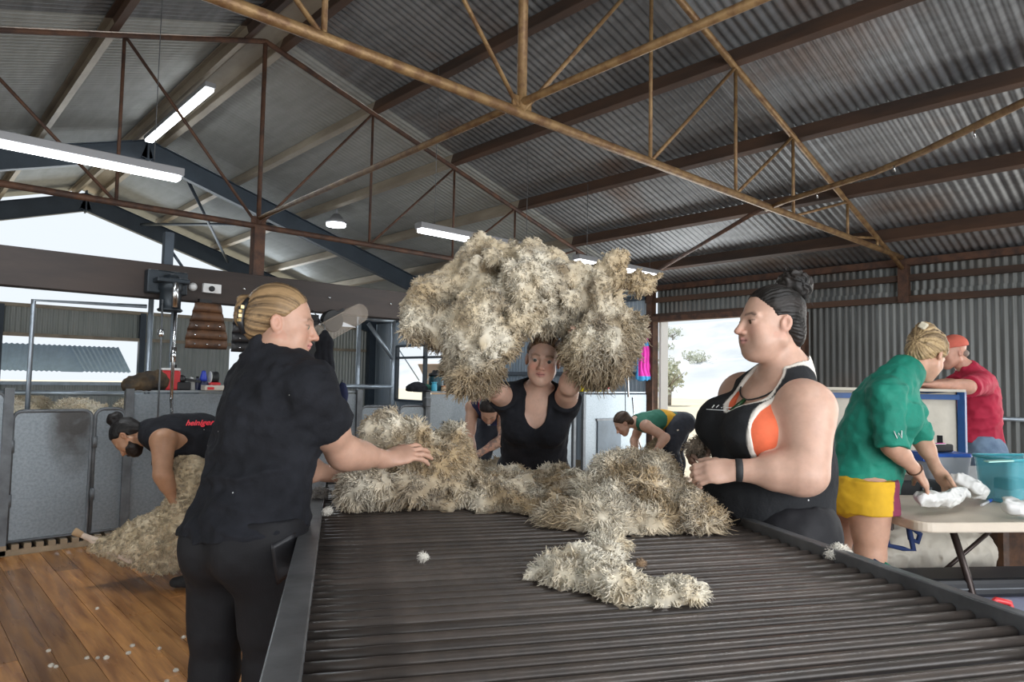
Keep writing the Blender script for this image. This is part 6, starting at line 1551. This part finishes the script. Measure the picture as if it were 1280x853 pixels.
for x in (-1, 1):
    for y in (-1, 1): fr.append(MB().bar(wpt(x * (WW / 2 + .025), y * (WD / 2 + .02), 0), wpt(x * (WW / 2 + .025), y * (WD / 2 + .02), WH + .01), .045, .045, (0, 1, 0)).build('frame_post', M['blue_frame']))
    fr.append(MB().bar(wpt(x * (WW / 2 + .02), -WD / 2, WH - .01), wpt(x * (WW / 2 + .02), WD / 2, WH - .01), .03, .04).build('frame_rail', M['blue_frame']))
for y in (-1, 1): fr.append(MB().bar(wpt(-WW / 2, y * (WD / 2 + .018), WH - .03), wpt(WW / 2, y * (WD / 2 + .018), WH - .03), .03, .035).build('frame_rail', M['blue_frame']))
fr.append(MB().bar(wpt(-WW / 2 - .03, -WD / 2 - .02, WH + .015), wpt(WW / 2 + .03, -WD / 2 - .02, WH + .015), .07, .018).build('top_hem', M['canvas']))
at_base('wool_pack', 'white canvas wool pack held open in a blue steel frame', 'wool pack', (wc[0], wc[1], 0), [pk_] + fr)
# under the table
M['rope_blue'] = mat('dark_blue_rope', (.012, .03, .11), .8)
bag('wool_bag', 'folded white canvas bag with blue straps under the folding table', [rc((3.953, 1.397, 0.448), (4.34, 1.111, 0.444), .15, .14, .05), rc((4.008, 1.375, 0.591), (4.294, 1.153, 0.57), .09, .07, .05)], .25, 11, 'canvas', 'bag', .010)
st = [[(3.723, 1.269, 0.695), (3.675, 1.272, 0.611), (3.683, 1.265, 0.545), (3.735, 1.217, 0.531), (3.776, 1.18, 0.524), (3.76, 1.195, 0.632), (3.754, 1.214, 0.677)], [(3.719, 1.246, 0.684), (3.771, 1.184, 0.633), (3.8, 1.158, 0.602), (3.791, 1.167, 0.563), (3.765, 1.19, 0.578), (3.76, 1.195, 0.632)], [(3.712, 1.266, 0.689), (3.515, 1.12, 0.695), (3.415, 1.009, 0.701), (3.467, 0.962, 0.706)]]
at_base('strap', 'tangled dark blue straps hanging under the left end of the folding table', 'strap', (3.727, 1.225, 0.554), [MB().tube(s_, .013, 6).build('strap_loop', M['rope_blue']) for s_ in st])
o = MB().tube([(3.732, 1.465, 0.623), (3.651, 1.403, 0.493), (3.61, 1.373, 0.419)], .008, 6).build('blue_rod', M['blue_frame']); tag(o, 'thin blue rod between the legs of the woman in the green shirt', 'rod')
bt = tub('storage_tub', 'big cloudy clear storage tub under the folding table', 'tub', tuple(V3((3.758, 0.79, 0.401)) * (1, 1, 0)) , .96, .60, .36, -.62, M['lilac_clear'], .94, lid=.02, lidm=M['lilac_clear'], rim=False)
o2 = V3(bt.location) + V3(dv(.1, 1)) * .13 - UP * .02
tc_ = at_base('long_case', 'long black case resting across the clear storage tub', 'case', tuple(o2 + V3((0, 0, .42))), [
    MB().box(o2 + V3((-.42, -.11, .405)), o2 + V3((.42, .11, .49)), Matrix.Rotation(-.62, 3, 'Z'), .02).build('shell', M['black']),
    MB().box(o2 + V3((-.415, -.113, .445)), o2 + V3((.415, .113, .451)), Matrix.Rotation(-.62, 3, 'Z')).build('seam', M['galv_dark'])])
o = MB().tube([(3.164, 1.103, 0.575), (3.167, 1.073, 0.557), (3.151, 1.047, 0.533), (3.154, 1.018, 0.507)], .011, 6).build('green_rope', mat('green_rope', (.02, .28, .16), .8)); tag(o, 'short green rope end by the clear storage tub', 'rope')
o = MB().tube([(3.185, 1.152, 0.578), (3.184, 1.126, 0.567), (3.181, 1.088, 0.519), (3.174, 1.067, 0.482), (3.985, 1.305, 0.01), (3.995, 1.226, 0.01)], .007, 6).build('dark_cord', M['rope_blue']); tag(o, 'dark cord hanging beside the green rope end', 'cord')
hp0 = (3.11, 0.651, 0.448)
at_base('toolbox', 'toolbox with red folding handle on the floor at far right', 'toolbox', tuple(V3(hp0) * (1, 1, 0)), [
    MB().box(V3(hp0) * (1, 1, 0) - (.20, .12, 0), V3(hp0) * (1, 1, 0) + (.25, .14, V3(hp0)[2] - .01), Matrix.Rotation(-.62, 3, 'Z'), .015).build('box', M['black']),
    MB().tube([(3.023, 0.69, 0.508), (3.022, 0.691, 0.54), (3.035, 0.679, 0.554), (3.071, 0.646, 0.544), (3.077, 0.64, 0.515), (3.073, 0.645, 0.492)], .011, 8).build('handle', M['red_pl'])])
cb = V3((5.187, 1.082, 0.442))
at_base('leather_bag', 'brown leather bag behind the legs of the folding table', 'bag', tuple(cb * (1, 1, 0)), [
    MB().box(cb * (1, 1, 0) - (.16, .12, 0), cb + (.16, .12, .06), Matrix.Rotation(-.6, 3, 'Z'), .04).build('body', M['leather']), MB().tube([cb + V3(dv(-1, 0)) * .1 + (0, 0, .06), cb + (0, 0, .12), cb + V3(dv(1, 0)) * .1 + (0, 0, .06)], .01, 6).build('handle', M['leather'])])

# ================================================================== things on the pen ledge and hanging up
M['ledge'] = mat('galvanised_ledge', (.30, .33, .35), .5, .4, var=.2)
lg = thing('ledge', 'galvanised ledge along the top of the pens behind the shearers', 'ledge', (4.9, PY + .14, 1.165))
for x0, x1 in ((1.50, 3.53), (4.41, 6.74), (6.98, 8.34)): MB().box((x0 - 4.9, -.125, .006), (x1 - 4.9, .16, .022)).build('ledge_plate', M['ledge'], lg)
LZ = 1.188
def bottle(x, label, r, h, m, cm=None, y=PY + .08, neck=.4, cat='bottle', name='bottle', band=None):
    P = [MB().lathe((x, y, LZ), [(r * .95, 0), (r, .006), (r, h * .62), (r * .85, h * .74), (r * neck, h * .84), (r * neck, h * .9)], 14).build('body', m)]
    P.append(MB().lathe((x, y, LZ + h * .88), [(r * neck * 1.25, 0), (r * neck * 1.25, h * .12), (r * .2, h * .125)], 12).build('cap', cm or M['white_pl']))
    if band: P.append(MB().lathe((x, y, LZ + h * .2), [(r * 1.01, 0), (r * 1.01, h * .3)], 14, cap=False).build('label', band))
    return at_base(name, label, cat, (x, y, LZ), P)
X0 = lambda p: p[0]
M['pale_pl'] = mat('milky_plastic', (.5, .5, .48), .4, alpha=.85); M['navy_pl'] = mat('navy_plastic', (.015, .02, .06), .4); M['cone_blue'] = mat('royal_blue_plastic', (.03, .06, .45), .4); M['cyan_pl'] = mat('cyan_plastic', (.05, .35, .5), .35); M['yellow_pl'] = mat('yellow_plastic', (.75, .62, .01), .4); M['teal_dark'] = mat('dark_teal_plastic', (.01, .045, .06), .35)
rx = 1.793
at_base('fuel_can', 'red plastic can with white top on the left ledge', 'can', (rx, PY + .08, LZ), [
    MB().box((rx - .075, PY + .03, LZ), (rx + .075, PY + .13, LZ + .165), None, .015).build('body', M['red_pl']), MB().box((rx - .075, PY + .035, LZ + .165), (rx + .075, PY + .125, LZ + .185), None, .008).build('top', M['white_pl']), MB().lathe((rx + .03, PY + .08, LZ + .185), [(.022, 0), (.022, .03)], 12).build('cap', M['black'])])
bottle(1.972, 'small milky bottle beside the dark comb box on the left ledge', .030, .11, M['pale_pl'])
bottle(2.018, 'small dark bottle between the milky bottle and the blue cone', .022, .12, M['navy_pl'], M['black'])
cx = 2.068
at_base('drench_bottle', 'navy bottle with royal blue cone top on the left ledge', 'bottle', (cx, PY + .08, LZ), [MB().lathe((cx, PY + .08, LZ), [(.038, 0), (.04, .01), (.04, .07), (.034, .08)], 14).build('body', M['navy_pl']), MB().lathe((cx, PY + .08, LZ + .08), [(.034, 0), (.030, .03), (.016, .085), (.012, .09)], 14).build('cone', M['cone_blue'])])
cx = 2.156
at_base('grinder', 'small red grinder with black wheel on the left ledge', 'grinder', (cx, PY + .08, LZ), [MB().box((cx - .045, PY + .04, LZ), (cx + .05, PY + .12, LZ + .07), None, .012).build('base', M['red_pl']), MB().lathe((cx - .03, PY + .08, LZ + .115), [(.048, 0), (.052, .01), (.052, .05), (.048, .06)], 18, (1, 0, 0)).build('wheel', M['black']), MB().lathe((cx - .036, PY + .08, LZ + .115), [(.05, 0), (.05, .006)], 18, (1, 0, 0)).build('flange', M['white_pl'])])
x0, x1 = 2.027, 2.292
at_base('tray', 'shallow white tray with red scraps on the left ledge', 'tray', ((x0 + x1) / 2, PY - .02, LZ), [MB().box((x0, PY - .09, LZ), (x1, PY + .02, LZ + .045), None, .008).build('box', mat('cream_box', (.5, .47, .41), .6)), MB().box((x0 + .02, PY - .094, LZ + .008), (x0 + .075, PY - .088, LZ + .03)).build('sticker', M['red_pl']), MB().box((x1 - .09, PY - .094, LZ + .006), (x1 - .03, PY - .088, LZ + .024)).build('sticker', M['red_pl'])])
x0 = 1.891
at_base('comb_box', 'black comb box with knob beside the red can', 'box', (x0, PY + .06, LZ), [MB().box((x0 - .05, PY + .02, LZ), (x0 + .06, PY + .11, LZ + .07), None, .01).build('box', M['black']), MB().lathe((x0 - .01, PY + .06, LZ + .07), [(.03, 0), (.034, .02), (.03, .05), (.01, .06)], 12).build('knob', M['black']), MB().bar((x0 + .02, PY + .05, LZ + .09), (x0 + .14, PY + .05, LZ + .075), .03, .022).build('arm', M['black'])])
# dark jacket heaped on the ledge
M['brown_jacket'] = mat('dark_patterned_jacket', (.015, .014, .014), .85, col2=(.10, .065, .03), scale=7, bump=.2)
jx = V3((1.602, 6.2, 1.252))
V, F = sd_mesh([rc(jx + (-.10, 0, -.03), jx + (.10, .02, .0), .07, .075, .05), rc(jx + (-.02, 0, .02), jx + (.13, .03, .05), .05, .05, .04), half((0, 0, LZ), (0, 0, -1))], .008, 0, cloth_disp(.018, (12, 12, 16), 91), .03)
tag(link('jacket', mesh_np('jacket', V, F), M['brown_jacket']), 'dark patterned jacket heaped on the left ledge beside the red can', 'jacket')
# middle ledge
cxm = V3((4.288, 6.2, 1.205))
V, F = sd_mesh([el(cxm + (0, 0, -.0), (.13, .09, .08), None, .03), el(cxm + (.06, -.05, -.03), (.07, .08, .02), None, .02), half((0, 0, LZ), (0, 0, -1))], .008, 0, cloth_disp(.01, (14, 14, 16), 92), .02)
tag(link('beanie', mesh_np('beanie', V, F), M['tee_black']), 'black cap lying on the middle ledge', 'cap')
V, F = sd_mesh([el(V3((cxm[0] + .15, PY + .1, LZ + .03)), (.08, .07, .045), None, .03), half((0, 0, LZ), (0, 0, -1))], .008, 0, cloth_disp(.01, (16, 16, 16), 93), .02)
tag(link('green_rag', mesh_np('green_rag', V, F), mat('dark_green_cloth', (.01, .07, .05), .85)), 'dark green rag beside the black cap on the middle ledge', 'rag')
jx = 4.575
at_base('water_jug', 'large dark teal water jug with black lid on the middle ledge', 'jug', (jx, PY + .09, LZ), [MB().lathe((jx, PY + .09, LZ), [(.08, 0), (.085, .01), (.085, .15), (.08, .165)], 18).build('body', M['teal_dark']), MB().lathe((jx, PY + .09, LZ + .165), [(.087, 0), (.087, .03), (.05, .04), (.045, .065), (.01, .07)], 18).build('lid', M['black']), MB().tube([(jx + .085, PY + .09, LZ + .05), (jx + .12, PY + .09, LZ + .06), (jx + .12, PY + .09, LZ + .13), (jx + .085, PY + .09, LZ + .14)], .01, 6).build('handle', M['black'])])
bottle(4.46, 'cyan drinking cup in front of the dark water jug', .032, .10, M['cyan_pl'], M['cyan_pl'], PY - .03, .8, 'cup', 'drinking_cup')
bottle(4.591, 'small orange topped jar right of the water jug', .03, .06, mat('tan_jar', (.45, .3, .18), .5), mat('orange_cap', (.6, .2, .05), .5), PY - .03, .8, 'jar', 'jar')
for i, (px_, r, h, mm, cm, lab) in enumerate(((4.79, .05, .10, 'pale_pl', 'tan_leather', 'squat milky jar beside the slanting ropes on the middle ledge'), (4.905, .035, .13, 'white_pl', 'black', 'white bottle with black cap on the middle ledge'), (4.998, .045, .15, 'pale_pl', 'navy_pl', 'milky bottle with navy cap on the middle ledge'), (5.144, .05, .10, 'navy_pl', 'black', 'dark squat jar at the right of the bottles on the middle ledge'))):
    bottle(px_, lab, r, h, M[mm], M[cm])
tx = 7.01
at_base('yellow_tub', 'bright yellow tub on the ledge near the doorway', 'tub', (tx, PY + .08, LZ), [MB().lathe((tx, PY + .08, LZ), [(.075, 0), (.09, .01), (.10, .16), (.105, .165)], 18).build('body', M['yellow_pl']), MB().lathe((tx, PY + .08, LZ + .165), [(.107, 0), (.107, .015), (.09, .02)], 18).build('rim', M['yellow_pl'])])
bottle(7.24, 'tall black bottle between the two yellow containers', .05, .25, M['black'], M['black'])
bottle(7.35, 'slim yellow bottle beside the tall black bottle', .035, .19, M['yellow_pl'], M['yellow_pl'])
bottle(7.514, 'clear bottle with red band at the right end of the ledge', .045, .19, M['pale_pl'], M['red_pl'], band=M['red_pl'])
# hanging clothes
def hung(name, label, cat, top_, w0, w1, h, m, trim=None, seed=1, d=.05, y_ax=None, hook=None):
    t_ = V3(top_); ax = y_ax if y_ax is not None else np.array([CR, CF, UP])
    ps = [rc(t_ - UP * .03, t_ - UP * .12, .03, w0, .04, flat=(ax[1], .5)), rc(t_ - UP * .12, t_ - UP * (h - w1 * .5), w0, w1, .05, flat=(ax[1], .45)), half(t_ - UP * h + ax[0] * 0, -UP + ax[0] * .12)]
    V, F = sd_mesh(ps, .006, 0, lambda P: -.016 * np.abs(np.sin(((P - t_) @ ax[0]) * 55 + 3 * vnoise(P, 5, seed))) * np.clip((t_[2] - P[:, 2]) * 3, .1, 1) - .008 * vnoise(P, 10, seed), .03)
    o = link(name, mesh_np(name, V, F, True, None if trim is None else trim(V, t_)), m)
    if hook is not None: MB().tube([t_ - UP * .04, t_ + UP * .02, hook], .005, 5).build('hook', M['galv_dark'], o)
    return tag(o, label, cat)
hung('jacket', 'long black jacket hanging behind the woman in the tee', 'jacket', (3.028, 5.9, 1.765), .07, .115, .95, M['tee_black'], seed=3, hook=V3((3.028, 6.17, 1.97)))
M['navy_trim'] = mat('navy_red_trim_cloth', (.5, .5, .5), .85, attr=True, var=.2)
hung('jersey', 'navy jersey with red hem hanging beside the black jacket', 'jersey', (3.282, 6, 1.275), .05, .075, .42, M['navy_trim'], lambda V, t_: np.where(((t_[2] - V[:, 2]) > .395)[:, None], (.4, .02, .05), (.012, .018, .06)), 5, hook=V3((3.282, 6.16, 1.15)))
M['pink_cloth'] = mat('pink_blue_cloth', (.5, .5, .5), .7, attr=True, var=.12)
hung('vest', 'bright pink vest with blue edging hanging on the door post', 'vest', (8.38, 6.233, 2.168), .055, .10, .80, M['pink_cloth'], lambda V, t_: np.where((((t_[2] - V[:, 2]) > .75) | ((np.abs((t_[2] - V[:, 2]) - .27) < .03) & (((V - t_) @ CR) > .0)) | (((V - t_) @ CR) < -.085))[:, None], (.05, .30, .62), (.70, .03, .38)), 7)
o = MB().tube([(8.36, 6.366, 2.173), (8.36, 6.334, 1.966), (8.36, 6.377, 1.786), (8.36, 6.304, 1.881), (8.36, 6.276, 2.121), (8.36, 6.351, 2.196)], .022, 6).build('brown_strap', M['leather']); tag(o, 'brown leather strap hanging beside the pink vest', 'strap')
o = MB().box(V3((8.4, 6.277, 2.22)) - (.02, .12, .015), V3((8.4, 6.277, 2.22)) + (.05, .12, .015)).build('coat_rail', mat('pine', (.35, .2, .1), .6)); tag(o, 'short timber coat rail above the pink vest', 'rail')
o = MB().box(V3((4.212, 6.1, 1.097)) * 0 + (4.33, 6.08, 1.02), (4.40, 6.14, 1.12), None, .01).build('latch', M['galv_dark']); tag(o, 'dark gate latch block on the post right of the middle gates', 'latch')

# ================================================================== outside: pale dry paddock, hill, trees
M['dry_ground'] = mat('dry_pale_ground', (0.62, 0.55, 0.42), 0.9, var=.15, scale=.4)
gr = MB().box((-60, -60, -.5), (160, 160, -.201)).build('ground', M['dry_ground']); struct(gr)
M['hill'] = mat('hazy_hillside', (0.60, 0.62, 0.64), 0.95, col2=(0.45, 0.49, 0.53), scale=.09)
G = []
for i, x in enumerate(np.linspace(60, 150, 16)):
    t = i / 15; G.append([(x, y, -.3 + 16 * (t ** 1.2) + 1.5 * min(1, t * 4) * math.sin(y * .07 + i)) for y in np.linspace(-40, 140, 30)])
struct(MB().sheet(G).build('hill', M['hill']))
M['gum_leaf'] = mat('grey_green_gum_leaves', (0.55, 0.57, 0.46), 0.7, var=.3, scale=2)
M['gum_bark'] = mat('pale_gum_bark', (0.30, 0.26, 0.22), 0.8, var=.3)
def tree(x, y, h, r, label, n=700, z0=-.3):
    rg = np.random.default_rng(int(x * 13 + y))
    q = MB(); q.tube([(x, y, z0), (x + .1, y, z0 + (h - z0) * .35), (x, y + .2, z0 + (h - z0) * .7)], [r * .09, r * .07, r * .03], 7)
    for k in range(6):
        a = k * 1.05; q.tube([(x + .08, y, z0 + (h - z0) * (.33 + .04 * k)), (x + r * .6 * math.cos(a), y + r * .6 * math.sin(a), z0 + (h - z0) * (.6 + .05 * k))], [r * .04, r * .012], 5)
    tr = q.build('trunk', M['gum_bark'])
    cl = rg.normal(size=(14, 3)) * (r * .45, r * .45, (h - z0) * .13) + (x, y, z0 + (h - z0) * .74)
    c = cl[rg.integers(0, 14, n)] + rg.normal(size=(n, 3)) * r * .17
    u = rg.normal(size=(n, 3)); u /= np.linalg.norm(u, axis=1)[:, None]; v = np.cross(u, rg.normal(size=(n, 3))); v /= np.linalg.norm(v, axis=1)[:, None]
    s = (.18 + .14 * rg.random(n))[:, None] * r * .35
    V = np.stack([c - u * s - v * s * .5, c + u * s - v * s * .5, c + u * s + v * s * .5, c - u * s + v * s * .5], 1).reshape(-1, 3)
    F = np.arange(4 * n).reshape(n, 4)
    cr = link('crown', mesh_np('crown', V, F, False), M['gum_leaf'])
    at_base('gum_tree', label, 'tree', (x, y, z0), [tr, cr])
tree(34, 25.2, 1.9, 1.15, 'small gum tree left of the singlet woman seen through the doorway')
tree(40, 27.6, 2.5, 1.7, 'larger pale gum tree behind the small one through the doorway')
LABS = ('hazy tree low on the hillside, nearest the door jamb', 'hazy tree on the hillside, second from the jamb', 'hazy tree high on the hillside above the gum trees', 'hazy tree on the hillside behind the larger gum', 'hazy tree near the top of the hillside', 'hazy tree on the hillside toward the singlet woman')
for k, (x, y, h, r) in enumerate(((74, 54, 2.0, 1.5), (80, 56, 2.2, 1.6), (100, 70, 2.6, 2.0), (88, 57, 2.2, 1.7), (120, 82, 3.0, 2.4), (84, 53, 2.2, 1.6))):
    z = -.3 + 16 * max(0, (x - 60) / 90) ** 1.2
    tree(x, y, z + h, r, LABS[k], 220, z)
